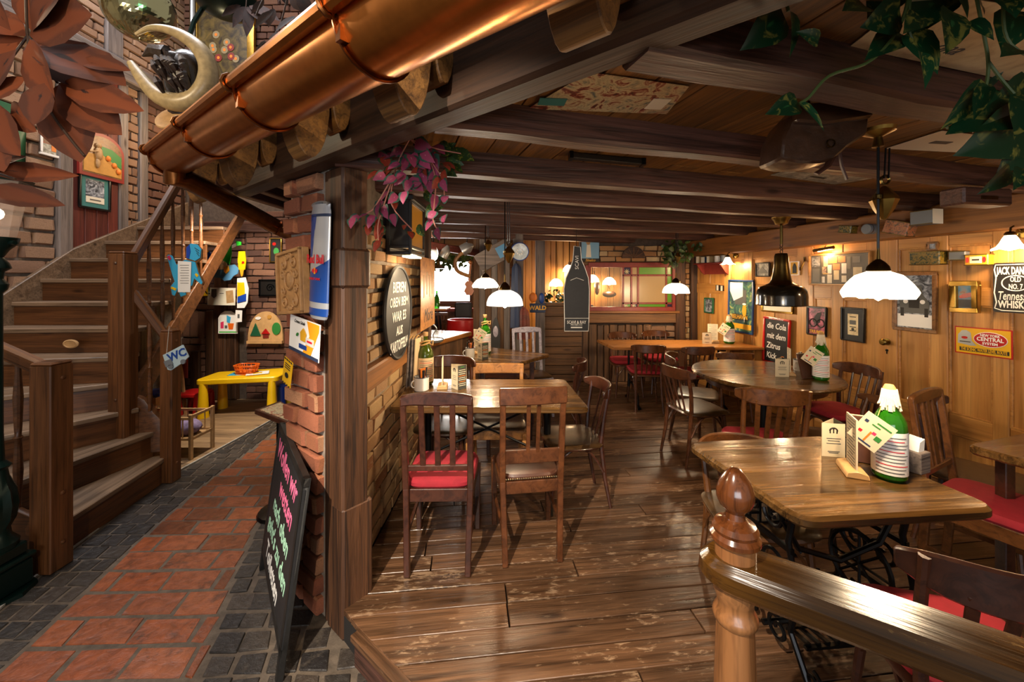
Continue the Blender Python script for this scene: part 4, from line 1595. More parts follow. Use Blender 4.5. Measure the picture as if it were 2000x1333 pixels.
for s_, nm in ((-1, 'side_frame'), (1, 'side_frame')):
    a = s_ * 0.25
    mb = MB()
    for q in (-1, 1):
        mb.tube([Q(a, q * 0.16, 0.72), Q(a, q * 0.13, 0.55), Q(a, q * 0.17, 0.36), Q(a, q * 0.14, 0.2), Q(a, q * 0.2, 0.1), Q(a, q * 0.25, 0.02)], [0.014, 0.012, 0.012, 0.012, 0.013, 0.016], 8)
        mb.tube(scroll(Q(a, q * 0.06, 0.62), ey, ez, 0.055, 1.3, q), 0.008, 6)
        mb.tube(scroll(Q(a, q * 0.06, 0.42), ey, ez, 0.06, 1.3, -q), 0.008, 6)
        mb.tube(scroll(Q(a, q * 0.08, 0.16), ey, ez, 0.055, 1.3, q, a0=math.pi / 2), 0.008, 6)
        mb.tube(scroll(Q(a, q * 0.24, 0.1), ey, ez, 0.04, 1.2, -q, a0=math.pi / 2), 0.007, 6)
    mb.bar(Q(a, -0.2, 0.715), Q(a, 0.2, 0.715), 0.03, 0.02)
    mb.bar(Q(a, -0.15, 0.52), Q(a, 0.15, 0.52), 0.015, 0.02)
    mb.bar(Q(a, -0.16, 0.28), Q(a, 0.16, 0.28), 0.015, 0.02)
    mb.build(nm, 'iron', t)
mb = MB()
for z0 in (0.56, 0.46):
    mb.bar(Q(-0.25, 0.14, z0), Q(0.25, 0.14, z0), 0.012, 0.014)
for k in range(9):
    a = -0.2 + 0.05 * k
    mb.bar(Q(a, 0.14, 0.46), Q(a, 0.14, 0.56), 0.012, 0.012, up=ey)
    if k % 2 == 0 and k < 8:
        mb.bar(Q(a, 0.14, 0.51), Q(a + 0.05, 0.14, 0.51), 0.012, 0.012)
mb.build('lattice_rail', 'iron', t)
mb = MB()
mb.tube([Q(-0.25, -0.1, 0.62), Q(-0.18, -0.1, 0.5), Q(0.0, -0.1, 0.44), Q(0.18, -0.1, 0.5), Q(0.25, -0.1, 0.62)], 0.012, 8)
mb.tube([Q(-0.25, 0.0, 0.12), Q(0.25, 0.0, 0.12)], 0.012, 8)
mb.tube(scroll(Q(0.0, 0.1, 0.36), ex, ez, 0.08, 1.0, 1), 0.008, 6)
mb.build('stretcher', 'iron', t)
mb = MB()
for k in range(7):
    a = -0.13 + 0.043 * k
    mb.bar(Q(a, -0.1, 0.1), Q(a, 0.1, 0.08), 0.016, 0.01)
for b in (-0.1, 0.0, 0.1):
    mb.bar(Q(-0.15, b, 0.09), Q(0.15, b, 0.09), 0.018, 0.012)
mb.build('treadle', 'iron', t)
mb = MB()
wc = Q(0.18, -0.02, 0.36)
mb.tube([wc + ey * (0.13 * math.cos(x)) + ez * (0.13 * math.sin(x)) for x in [2 * math.pi * k / 24 for k in range(24)]], 0.011, 6, closed=True)
for k in range(4):
    x = math.pi * k / 4
    d = ey * (0.13 * math.cos(x)) + ez * (0.13 * math.sin(x))
    mb.tube([wc - d, wc + d], 0.006, 6)
mb.build('drive_wheel', 'iron', t)
rebase(t, (ctr.x, ctr.y, 0))

# --- table at the right edge
t = thing('dining_table', 'dark edged plank table cut by the right edge of the picture', 'table', group='tables of the dining room')
p0 = G(1885, 868, TZ)
top_board(t, [p0, p0 + V((0.22, -0.50, 0)), p0 + V((1.1, -0.36, 0)), p0 + V((0.8, 0.25, 0))], 0.045, 'table_top', (1, 0.2, 0), 0.05, 0.01)
for dx, dy in ((0.3, -0.3), (0.85, -0.2), (0.2, 0.0), (0.75, 0.12)):
    q = p0 + V((dx, dy, 0))
    MB().bar((q.x, q.y, 0), (q.x, q.y, 0.73), 0.05, 0.05, up=(0, 1, 0)).build('leg', 'chair_dark', t, bevel=0.004)
rebase(t, (p0.x + 0.5, p0.y - 0.1, 0))

# ================================================================ RAILING IN FRONT
wood('rail_wood', '2c1806', '6a4516', 0.2, 'X', 0.9, 0.25, 0.1, coat=0.3, worn='b08a4a')
wood('newel_wood', '7a4a28', 'a06e42', 0.32, 'Z', 0.6, 0.12, 0.05, coat=0.3)
wood('newel_dark', '4a2410', '7e4620', 0.2, 'Z', 0.6, 0.06, 0.05, coat=0.6)
rl = thing('railing', 'thick worn hand rail on a turned newel post with acorn finial', 'railing')
npz = V((0.485, 0.868, 0))
RZ = 1.0
rd = V((0.82, -0.572, 0)).normalized()
sh = [(0.05, 0.0), (0.05, 0.3), (0.044, 0.34), (0.046, 0.55), (0.042, 0.70), (0.038, 0.83), (0.037, 0.855), (0.043, 0.862), (0.045, 0.872), (0.042, 0.88), (0.036, 0.89), (0.036, 0.905), (0.044, 0.925), (0.045, 0.945), (0.045, 0.96), (0, 0.96)]
MB().lathe(sh, 24, npz).build('newel_shaft', 'newel_wood', rl)
MB().lathe([(0.040, 0.985), (0.040, 1.035), (0, 1.035)], 24, npz).build('finial_block', 'newel_wood', rl)
fz = 1.03
fp = [(0.044, 0), (0.050, 0.006), (0.050, 0.014), (0.043, 0.022), (0.046, 0.030), (0.040, 0.040), (0.026, 0.046), (0.020, 0.052), (0.018, 0.064), (0.022, 0.070), (0.032, 0.080), (0.0375, 0.095), (0.037, 0.112), (0.030, 0.132), (0.018, 0.150), (0.010, 0.158), (0.0, 0.160)]
MB().lathe([(r, z + fz) for r, z in fp], 28, npz).build('acorn_finial', 'newel_dark', rl)
# rail: wide board with rounded end
side = V((0, 0, 1)).cross(rd)
wh = 0.062
out = []
for k in range(13):
    a = math.pi / 2 + math.pi * k / 12
    out.append(npz + rd * (math.cos(a) * 0.075 + 0.005) + side * (math.sin(a) * wh) + V((0, 0, RZ)))
end = npz + rd * 1.9 + V((0, 0, RZ))
out += [end - side * wh, end + side * wh]
slab(rl, 'hand_rail', out[::-1] if (out[1] - out[0]).cross(out[2] - out[1]).z < 0 else out, 0.062, 'rail_wood', rd, bevel=0.016)
for s_ in (0.55, 1.1, 1.65):
    b = npz + rd * s_
    mb = MB()
    baluster(mb, (b.x, b.y, 0), (b.x, b.y, RZ - 0.06), 0.024)
    mb.build('baluster', 'newel_wood', rl)
rebase(rl, (npz.x, npz.y, 0))
# ================================================================ LAMPS
plain('milk_glass', 'f4efe6', 0.25, emit='ffe9c8', estr=3.2)
plain('white_enamel', 'efece4', 0.25, emit='fff2e2', estr=1.5)
plain('bulb', 'ffffff', 0.3, emit='ffd9a0', estr=25.0)
plain('black_enamel', '14120c', 0.2, 0.3, coat=0.6)
plain('dark_brass', '5e4c28', 0.28, 1.0, noise=0.2)
plain('inner_white', 'e8e0cc', 0.5)


def add_light(parent, loc, e, color=(1.0, 0.76, 0.48), r=0.05):
    d = bpy.data.lights.new('lamp_light', 'POINT')
    d.energy = e
    d.color = color
    d.shadow_soft_size = r
    o = bpy.data.objects.new('lamp_light', d)
    col.objects.link(o)
    o.parent = parent
    o.location = loc
    return o


def pulley_lamp(label, loc, dia, rise, energy, wavy, glass, weight_z, ztop=BEAMZ, shade_h=None, wdx=0.03, wsc=1.0):
    """pendant on a pulley: loc is the middle of the shade's rim"""
    t = thing('pendant_lamp', label, 'lamp', loc, group='pendant lamps over the tables')
    r = dia / 2
    h = shade_h or r * 0.72
    top = ztop - loc[2]
    pr = [(1.0, 0.0), (0.985, 0.18), (0.93, 0.42), (0.83, 0.62), (0.66, 0.80), (0.46, 0.92), (0.28, 1.0), (0.24, 1.0), (0.44, 0.89), (0.64, 0.77), (0.80, 0.60), (0.90, 0.40), (0.955, 0.18), (0.97, 0.0)]
    if wavy:
        pr = [(1.0, 0.0), (0.97, 0.12), (0.86, 0.42), (0.74, 0.66), (0.62, 0.84), (0.46, 0.92), (0.30, 1.0), (0.26, 1.0), (0.44, 0.89), (0.60, 0.80), (0.71, 0.64), (0.83, 0.40), (0.94, 0.12), (0.97, 0.01)]

    def wv(a, rr_, zz):
        k = rr_ / r
        f = max(0.0, (k - 0.6) / 0.4)
        return rr_ * (1 + 0.035 * f * math.cos(8 * a)), zz + 0.012 * f * f * math.cos(8 * a)
    sh = MB().lathe([(a * r, b * h) for a, b in pr], 40 if wavy else 28, wave=wv if wavy else None)
    sh.build('shade', glass, t)
    MB().lathe([(0.30 * r, h * 0.98), (0.34 * r, h * 1.02), (0.30 * r, h * 1.2), (0.18 * r, h * 1.38), (0.06 * r, h * 1.5), (0.035 * r, h * 2.0), (0, h * 2.0)], 20).build('shade_holder', 'dark_brass', t)
    MB().lathe([(0, -0.02), (0.028, 0.0), (0.035, 0.03), (0.02, 0.07), (0.015, h * 0.9)], 14).build('bulb', 'bulb', t)
    MB().tube([(0, 0, h * 1.6), (0, 0, top - 0.06)], 0.0045, 6).build('rod', 'iron', t)
    wz = weight_z - loc[2]
    s = wsc
    MB().lathe([(0.0, -0.055 * s), (0.010 * s, -0.05 * s), (0.030 * s, -0.015 * s), (0.044 * s, 0.02 * s), (0.040 * s, 0.032 * s), (0.018 * s, 0.062 * s), (0.008 * s, 0.072 * s), (0, 0.075 * s)], 8, (wdx, 0.02, wz)).build('counterweight', 'brass', t, ang=0.3)
    MB().lathe([(0, -0.012), (0.012, -0.006), (0.012, 0.006), (0, 0.012)], 10, (0, 0, wz + 0.03)).build('rod_slide', 'dark_brass', t)
    mb = MB()
    mb.tube([(wdx - 0.008, 0.01, wz + 0.10 * s), (wdx - 0.012, 0.0, top - 0.07)], 0.003, 5)
    mb.tube([(wdx + 0.008, 0.01, wz + 0.10 * s), (wdx + 0.002, 0.0, top - 0.07)], 0.003, 5)
    mb.build('cord', 'iron', t)
    MB().tube([(wdx + 0.016 * s * math.cos(a), 0.015, wz + 0.095 * s + 0.016 * s * math.sin(a)) for a in [2 * math.pi * k / 10 for k in range(10)]], 0.005 * s, 6, closed=True).build('pulley', 'dark_brass', t)
    MB().lathe([(0, -0.07), (0.018, -0.065), (0.012, -0.03), (0.05, -0.012), (0.055, 0.0), (0, 0.0)], 16, (0, 0, top)).build('ceiling_rose', 'brass', t)
    add_light(t, (0, 0, -0.05), energy)
    return t


pulley_lamp('scalloped white glass pulley lamp glowing over the sewing machine table', (1.357, 1.48, 1.538), 0.215, 0, 46, True, 'milk_glass', 1.6 + (545 - 400) / FP * 1.48, wdx=0.04, shade_h=0.09)
pulley_lamp('domed white pulley lamp over the table by the brick wall', ((986 - 1000) / FP * 2.95, 2.95, 1.6 - (597 - 545) / FP * 2.95), 0.27, 0, 24, False, 'white_enamel', 1.6 + (545 - 500) / FP * 2.95, CEIL, shade_h=0.115)
pulley_lamp('smaller scalloped white lamp behind the domed one, near the bar', ((948 - 1000) / FP * 4.3, 4.3, 1.6 - (561 - 545) / FP * 4.3), 0.28, 0, 24, True, 'milk_glass', 1.95, CEIL, shade_h=0.10)
pulley_lamp('white domed lamp over the long back table', ((1320 - 1000) / FP * 5.1, 5.1, 1.6 - (573 - 545) / FP * 5.1), 0.33, 0, 34, False, 'white_enamel', 1.86, CEIL, shade_h=0.13)
# black industrial lamp
lp = V(((1526 - 1000) / FP * 3.6, 3.6, 1.6 - (597 - 545) / FP * 3.6))
t = thing('industrial_lamp', 'big black and bronze industrial pendant over the round table', 'lamp', lp, group='pendant lamps over the tables')
pf = [(a_ * 0.78, b_ * 0.86) for a_, b_ in [(0.25, 0.0), (0.258, 0.01), (0.255, 0.04), (0.255, 0.10), (0.245, 0.155), (0.215, 0.195), (0.16, 0.215), (0.12, 0.235), (0.10, 0.27), (0.085, 0.34), (0.075, 0.42), (0.07, 0.52), (0.058, 0.545), (0, 0.55)]]
MB().lathe(pf[:7], 36).build('shade', 'black_enamel', t)
MB().lathe(pf[6:], 32).build('housing', 'dark_brass', t)
MB().lathe([(0.19, 0.005), (0.186, 0.086), (0.17, 0.146), (0.115, 0.172), (0, 0.176)], 30).build('reflector', 'inner_white', t)
MB().ball((0, 0, 0.1), 0.045).build('bulb', 'bulb', t)
mb = MB()
for k in range(3):
    mb.tube([(0.012 * math.cos(a), 0.012 * math.sin(a) * (k % 2), 0.485 + k * 0.028 + 0.016 * math.sin(a)) for a in [2 * math.pi * q / 8 for q in range(8)]], 0.003, 5, closed=True)
mb.build('chain', 'iron', t)
top = CEIL - 0.115 - lp.z
MB().tube([(0, 0, 0.55), (0, 0, top - 0.06)], 0.012, 8).build('rod', 'dark_brass', t)
MB().lathe([(0.014, -0.075), (0.05, -0.06), (0.06, -0.03), (0.075, -0.012), (0.078, 0.0), (0, 0.0)], 18, (0, 0, top)).build('ceiling_rose', 'brass', t)
add_light(t, (0, 0, 0.03), 34)


def sconce(label, u, v, e, sc=1.0):
    p = on('right', u, v)
    t = thing('wall_sconce', label, 'lamp', m=frame_m(p + rn * 0.03, rex, rn), group='wall sconces on the panelling')
    MB().lathe([(0.04, 0), (0.035, 0.015), (0.012, 0.03), (0, 0.03)], 16).build('wall_plate', 'brass', t)
    MB().tube([(0, 0, 0.01), (0, 0.03, 0.05), (0, 0.045, 0.09), (0, 0.03, 0.12), (0, 0.0, 0.125)], 0.006, 8).build('arm', 'dark_brass', t)
    rx = Matrix.Rotation(rad(-90), 4, 'X')

    def wv(a, r, z):
        f = max(0, (r - 0.045) / 0.04)
        return r * (1 + 0.06 * f * math.cos(6 * a)), z - 0.006 * f * math.cos(6 * a)
    m = Matrix.Translation((0, -0.03, 0.125)) @ rx
    MB().lathe([(0.018, 0.035), (0.03, 0.02), (0.022, 0.0), (0, 0.0)], 14).build('holder', 'dark_brass', t, m=m)
    MB().lathe([(0.024, 0.012), (0.036, -0.01), (0.048, -0.04), (0.066, -0.07), (0.09, -0.085), (0.085, -0.083), (0.062, -0.066), (0.044, -0.038), (0.03, -0.01)], 24, wave=wv).build('shade', 'milk_glass', t, m=m)
    MB().ball((0, 0, -0.05), 0.025).build('bulb', 'bulb', t, m=m)
    add_light(t, (0, -0.13, 0.13), e, (1.0, 0.66, 0.34), 0.03)
    return t


sconce('tulip wall lamp beside the red shelf in the far corner', 1441, 500, 12)
sconce('scalloped tulip wall lamp above the black whiskey sign', 2006, 455, 10)
# warm lamps seen in the room behind
for (u, v, y, lab) in ((1112, 525, 7.7, 'round glowing lamp in the room behind, left of the bottle sign'), (1086, 553, 7.4, 'white lamp shade among plants in the room behind'), (1157, 545, 7.6, 'glowing lamp seen through the red framed window'), (1190, 550, 7.5, 'second glowing lamp seen through the red framed window')):
    p = P(u, v, y)
    t = thing('back_room_lamp', lab, 'lamp', p, group='lamps of the room behind')
    MB().lathe([(0.13, -0.06), (0.12, 0.0), (0.07, 0.06), (0.03, 0.08), (0, 0.08)], 16).build('shade', 'milk_glass', t)
    MB().ball((0, 0, -0.02), 0.05).build('bulb', 'bulb', t)
    MB().tube([(0, 0, 0.08), (0, 0, 2.42 - p.z)], 0.008, 6).build('rod', 'iron', t)
    add_light(t, (0, 0, -0.12), 14, (1.0, 0.66, 0.34))

# ================================================================ PICTURES AND SIGNS
plain('frame_black', '120f0d', 0.4)
plain('frame_gold', 'a8843c', 0.3, 0.9, noise=0.2)
plain('frame_blue', '1c3f72', 0.4)
plain('frame_green', '1f5a3c', 0.4)
plain('frame_teal', '3c7a78', 0.7)
plain('frame_red', '8a2a22', 0.45)
plain('paper', 'e4dcc8', 0.7)
plain('white_paper', 'efece8', 0.6)
plain('board_black', '1a1a1c', 0.55, noise=0.2)
plain('chalk', 'e8e6e0', 0.9)
plain('chalk_pink', 'e86a94', 0.9)
plain('chalk_mint', 'a8d8b8', 0.9)
plain('yellow_enamel', 'e8b420', 0.25)
plain('red_enamel', 'b8201c', 0.25)
plain('ink', '17130f', 0.6)
plain('grey_ink', '5a5a58', 0.6)
plain('gold_ink', 'd8a020', 0.5)
plain('blue_ink', '1a3f8a', 0.4)
plain('orange_ink', 'e07a24', 0.5)
plain('green_ink', '2f7a34', 0.5)
plain('silver', 'b8bcc0', 0.3, 0.8)
wood('frame_wood', '6a4424', '94683c', 0.4, 'I', 1.0, 0.1, 0.1)
print_mat('art_bw', ['1c1e22', '4a4e56', '9aa0aa', 'd0d4da'], 18)
print_mat('art_motor', ['2a0f18', '6a2a40', 'b0506a', 'd88a94'], 10)
print_mat('art_cert', ['b8a078', 'd8c49a', 'e0d0a8'], 9)
print_mat('art_mount', ['4a4a48', '8a8880', 'c8c4b8'], 16)
print_mat('art_beer', ['0c1c30', '2c4a50', '4a7a5a', 'd8c070'], 8)
print_mat('art_flower', ['1c140a', '3c2e14', '58481e', '6a5426'], 7)
print_mat('art_tin', ['0c1410', '2a3a1c', '8a6a20', '3a4a2c'], 40)
print_mat('art_tin2', ['1a3a2c', '6a4a3a', 'b06a40', '2a5a44'], 30)
print_mat('art_race', ['3a2a20', '8a3a2c', 'c8b890', 'a89878', '5a6a6a'], 16)
print_mat('art_sky', ['5a90b8', '88b8cc', 'c8a890', 'a03a2c'], 9)


def rect(t, name, mat, x, y, w, h, z, th=0.002, m=None):
    mb = MB().box((x, y, z), (w, h, th))
    if m is not None:
        mb.xf(m)
    return mb.build(name, mat, t)


def poly(t, name, mat, pts, z, th=0.002):
    return MB().prism([(x, y, z) for x, y in pts], (0, 0, th)).build(name, mat, t)


def ell(t, name, mat, x, y, a, b, z, th=0.002, n=20, rot=0.0):
    c, s_ = math.cos(rot), math.sin(rot)
    return poly(t, name, mat, [(x + a * math.cos(k) * c - b * math.sin(k) * s_, y + a * math.cos(k) * s_ + b * math.sin(k) * c) for k in [2 * math.pi * i / n for i in range(n)]], z, th)


def framed(name, label, pl, box, fmat, fw, art, cat='picture', mount=None, mw=0.0, tilt=0.0, depth=0.022, off=0.03, group=None):
    u0, u1, v0, v1 = box
    m, w, h = hang(pl, u0, u1, v0, v1, off)
    m = m @ Matrix.Rotation(tilt, 4, 'Z')
    t = thing(name, label, cat, m=m, group=group)
    if fmat:
        mb = MB()
        x, y = w / 2 - fw / 2, h / 2 - fw / 2
        for c, d in (((0, y), (w, fw)), ((0, -y), (w, fw)), ((-x, 0), (fw, h - 2 * fw)), ((x, 0), (fw, h - 2 * fw))):
            mb.box((c[0], c[1], depth / 2), (d[0], d[1], depth))
        mb.build('frame', fmat, t, bevel=min(0.004, fw * 0.25))
    if mount:
        rect(t, 'mount', mount, 0, 0, w - fw * 1.6, h - fw * 1.6, 0.006, 0.004)
    a, b = w - 2 * fw - 2 * mw, h - 2 * fw - 2 * mw
    if art:
        rect(t, 'print', art, 0, 0, a + 0.002, b + 0.002, 0.008, 0.004)
    return t, w, h, a, b


# --- right wall, from the far corner to the right edge
sh = thing('wall_shelf', 'small red wall shelf in the far corner of the panelling', 'shelf', m=hang('right', 1374, 1432, 515, 537, 0.03)[0])
m_, w, h = hang('right', 1374, 1432, 515, 537)
MB().box((0, h / 2, 0.07), (w, 0.018, 0.14)).build('shelf_board', 'red_paint', sh, bevel=0.003)
for s_ in (-1, 1):
    MB().prism([(s_ * w * 0.4, h / 2, 0), (s_ * w * 0.4, -h / 2, 0), (s_ * w * 0.4, -h * 0.3, 0.05), (s_ * w * 0.4, h * 0.3, 0.12), (s_ * w * 0.4, h / 2, 0.13)], (0.014, 0, 0)).build('bracket', 'red_paint', sh)
MB().box((0, 0, 0.004), (w * 0.85, h * 0.9, 0.008)).build('back_board', 'red_paint', sh)
sm = hang('right', 1374, 1432, 515, 537, 0.03)[0]
plain('cup_white', 'd8d4cc', 0.25)
plain('cup_grey', '6a6e74', 0.4)
plain('book_blue', '22304e', 0.6)
plain('book_tan', 'a08a64', 0.7)
for x, wd, hh, mt in ((-0.40, 0.07, 0.10, 'book_tan'), (-0.2, 0.09, 0.085, 'book_blue'), (-0.02, 0.06, 0.09, 'book_tan')):
    b = thing('shelf_book', 'small %s book on the red wall shelf, %s' % (('tan', 'leaning at its outer end') if x < -0.3 else ('dark blue', 'in the middle of the row') if x < -0.1 else ('tan', 'next to the cups')), 'book', m=sm @ T(x * w, h / 2 + 0.01 + hh / 2, 0.07), group='things on the red wall shelf')
    MB().box((0, 0, 0), (wd, hh, 0.09)).build('cover', mt, b, bevel=0.003)
    MB().box((0, 0.002, 0.003), (wd * 0.8, hh - 0.002, 0.09)).build('pages', 'paper', b)
for x, lab, mt in ((0.2, 'white cup on the red wall shelf', 'cup_white'), (0.40, 'grey cup at the lamp end of the red wall shelf', 'cup_grey')):
    b = thing('shelf_cup', lab, 'cup', m=sm @ T(x * w, h / 2 + 0.01, 0.07), group='things on the red wall shelf')
    rxm = Matrix.Rotation(rad(-90), 4, 'X')
    MB().lathe([(0.032, 0), (0.036, 0.01), (0.036, 0.09), (0.032, 0.09), (0.032, 0.012), (0, 0.012)], 16).build('body', mt, b, m=rxm)
    MB().tube([(0.036 + 0.02 * math.sin(a), 0.045 + 0.028 * math.cos(a), 0) for a in [math.pi * k / 8 for k in range(9)]], 0.005, 6).build('handle', mt, b)

t, w, h, a, b = framed('beer_mirror', 'tall blue framed beer mirror with a glass of pale beer', 'right', (1428, 1477, 547, 650), 'frame_blue', 0.02, 'art_beer', 'mirror', tilt=rad(-1))
poly(t, 'sky_print', 'white_paper', [(-a * 0.48, b * 0.48), (a * 0.1, b * 0.48), (a * 0.1, b * 0.2), (-a * 0.3, b * 0.1), (-a * 0.48, b * 0.3)], 0.011)
rect(t, 'pale_print', 'grey_ink', 0, b * 0.18, a * 0.5, b * 0.3, 0.0115)
ell(t, 'beer_glass_print', 'gold_ink', a * 0.18, -b * 0.08, a * 0.09, b * 0.12, 0.014)
rect(t, 'beer_stem_print', 'white_paper', a * 0.18, -b * 0.26, a * 0.03, b * 0.1, 0.014)
ell(t, 'foam_print', 'white_paper', a * 0.18, b * 0.05, a * 0.08, b * 0.02, 0.016)
rect(t, 'name_band', 'ink', -a * 0.02, -b * 0.22, a * 0.7, b * 0.12, 0.0125)
text(t, 'lettering', 'BELHAVEN', a * 0.2, 'gold_ink', T(-a * 0.02, -b * 0.22, 0.0142), bold=0.001, fit=a * 0.66)
rect(t, 'lower_band', 'gold_ink', 0, -b * 0.40, a * 0.95, b * 0.1, 0.0125)

framed('small_picture', 'tiny green framed picture in the far corner', 'right', (1381, 1398, 582, 612), 'frame_green', 0.018, 'art_bw')
framed('switch_plate', 'tiny pale card left of the blue beer mirror', 'right', (1404, 1410, 557, 568), 'frame_black', 0.004, 'paper', 'card')
framed('switch_plate', 'second tiny card beside the blue beer mirror', 'right', (1412, 1418, 558, 569), 'frame_black', 0.004, 'paper', 'card')
t, w, h, a, b = framed('mountain_picture', 'small dark framed mountain picture left of the black lamp', 'right', (1482, 1509, 513, 541), 'frame_black', 0.014, 'art_mount')
poly(t, 'mountain_print', 'grey_ink', [(-a * 0.45, -b * 0.3), (-a * 0.05, b * 0.22), (a * 0.3, -b * 0.1), (a * 0.45, -b * 0.3)], 0.011)
t, w, h, a, b = framed('bottle_card', 'yellow card with a black bottle right of the black lamp', 'right', (1549, 1567, 511, 538), 'white_paper', 0.008, 'gold_ink', 'card')
poly(t, 'bottle_print', 'ink', [(-a * 0.25, -b * 0.4), (a * 0.25, -b * 0.4), (a * 0.25, b * 0.1), (a * 0.08, b * 0.4), (-a * 0.08, b * 0.4), (-a * 0.25, b * 0.1)], 0.011)
framed('low_picture', 'wide brass framed picture half hidden behind the black lamp', 'right', (1494, 1555, 585, 611), 'frame_gold', 0.018, 'paper')
t = thing('coat_hook', 'iron coat hook right of the black lamp', 'hook', m=hang('right', 1572, 1580, 500, 535, 0.03)[0])
MB().tube([(0, 0.07, 0.0), (0.01, 0.02, 0.02), (0.0, -0.05, 0.05), (0.02, -0.06, 0.08), (0.03, -0.03, 0.09)], 0.006, 6).build('hook', 'dark_brass', t)
MB().box((0, 0.06, 0.002), (0.02, 0.05, 0.004)).build('plate', 'dark_brass', t)

# red framed chalk board
t, w, h, a, b = framed('chalkboard', 'red framed chalk board with white handwriting about cola', 'right', (1497, 1548, 621, 712), 'red_enamel', 0.022, 'board_black', 'chalkboard', tilt=rad(-2))
text(t, 'header_lettering', 'Bitte erfrischend', 0.03, 'white_paper', T(0, h / 2 - 0.012, 0.0235), shear=0.2, fit=a * 0.7)
for i, s_ in enumerate(('die Cola', 'mit dem', 'Zitrus', 'Kick')):
    text(t, 'chalk_lettering', s_, 0.098, 'chalk', T(-a * 0.42, b * (0.34 - 0.235 * i), 0.0112), align='LEFT', shear=0.15, sx=0.8, bold=0.0015, fit=a * 0.86)
ell(t, 'fruit_drawing', 'orange_ink', a * 0.3, -b * 0.36, 0.03, 0.02, 0.0112)

# glazed recess with cards
t, w, h, a, b = framed('display_case', 'dark glazed wall recess with many small cards', 'right', (1588, 1709, 494, 558), 'pine', 0.016, 'board_black', 'display case', depth=0.03)
rr = random.Random(77)
cm = ['paper', 'grey_ink', 'art_cert', 'orange_ink', 'art_bw', 'white_paper', 'gold_ink', 'frame_teal', 'art_race']
for (x, y, cw, ch, c) in ((-0.40, 0.27, 0.16, 0.34, 4), (-0.40, -0.2, 0.14, 0.46, 1), (-0.22, 0.27, 0.08, 0.34, 2), (-0.09, 0.32, 0.14, 0.22, 6), (0.06, 0.33, 0.12, 0.2, 3), (-0.25, -0.03, 0.07, 0.24, 8), (-0.15, 0.0, 0.07, 0.3, 5), (-0.03, 0.08, 0.12, 0.2, 3), (-0.03, -0.2, 0.09, 0.32, 2), (0.10, 0.02, 0.08, 0.34, 5), (-0.28, -0.36, 0.08, 0.22, 5), (-0.15, -0.33, 0.08, 0.3, 0), (0.18, 0.2, 0.06, 0.4, 1), (0.30, 0.3, 0.12, 0.2, 1), (0.1, -0.33, 0.08, 0.22, 0), (0.32, -0.1, 0.14, 0.3, 2), (-0.22, -0.15, 0.1, 0.04, 6)):
    rect(t, 'card', cm[c], x * a, y * b, cw * a, ch * b, 0.0125, 0.003)
rect(t, 'mullion', 'frame_black', -a * 0.3, 0, 0.008, b, 0.02, 0.01)
rect(t, 'pane', 'glass_clear', 0, 0, a, b, 0.024, 0.003)
# picture lamp over the recess
m_, w, h = hang('right', 1608, 1648, 478, 492, 0.03)
t = thing('picture_lamp', 'small brass picture lamp over the glazed recess', 'lamp', m=m_)
MB().tube([(-w / 2, -0.02, 0.09), (w / 2, 0.0, 0.09)], 0.016, 10).build('shade', 'dark_brass', t)
MB().tube([(0, 0.05, 0.0), (0, 0.04, 0.05), (0, 0.0, 0.08)], 0.005, 6).build('arm', 'dark_brass', t)
MB().tube([(-w * 0.3, -0.03, 0.083), (w * 0.4, -0.012, 0.083)], 0.007, 8).build('bulb', 'bulb', t)
add_light(t, (0.0, -0.06, 0.06), 5, (1.0, 0.55, 0.22), 0.03)

t, w, h, a, b = framed('motorcycle_poster', 'black framed pink motorcycle poster with yellow lettering', 'right', (1583, 1621, 599, 656), 'frame_black', 0.016, 'art_motor')
for x in (-0.22, 0.24):
    mb = MB().tube([(x * a + 0.04 * math.cos(k), -0.02 + 0.04 * math.sin(k), 0.012) for k in [2 * math.pi * i / 16 for i in range(16)]], 0.006, 5, closed=True)
    mb.build('wheel_print', 'ink', t)
poly(t, 'motorcycle_print', 'ink', [(-a * 0.25, 0.0), (-a * 0.1, 0.05), (a * 0.05, 0.09), (a * 0.3, 0.10), (a * 0.22, 0.05), (a * 0.2, -0.01), (0, -0.03)], 0.011)
text(t, 'lettering', 'TRIUMPH', 0.045, 'gold_ink', T(0, -b * 0.41, 0.0112), bold=0.001, fit=a * 0.9)
t, w, h, a, b = framed('certificate', 'old certificate in a wide black mount', 'right', (1650, 1696, 601, 667), 'frame_black', 0.012, 'art_cert', mount='board_black', mw=0.05)
rect(t, 'print_border', 'grey_ink', 0, b * 0.1, a * 0.6, b * 0.2, 0.0112)
for y, s_ in ((0.36, 0.03), (-0.12, 0.02), (-0.3, 0.02)):
    rect(t, 'print_line', 'ink', 0, y * b, a * 0.6, 0.008, 0.0112)
ell(t, 'seal_print', 'ink', 0, -b * 0.22, 0.012, 0.012, 0.0112)

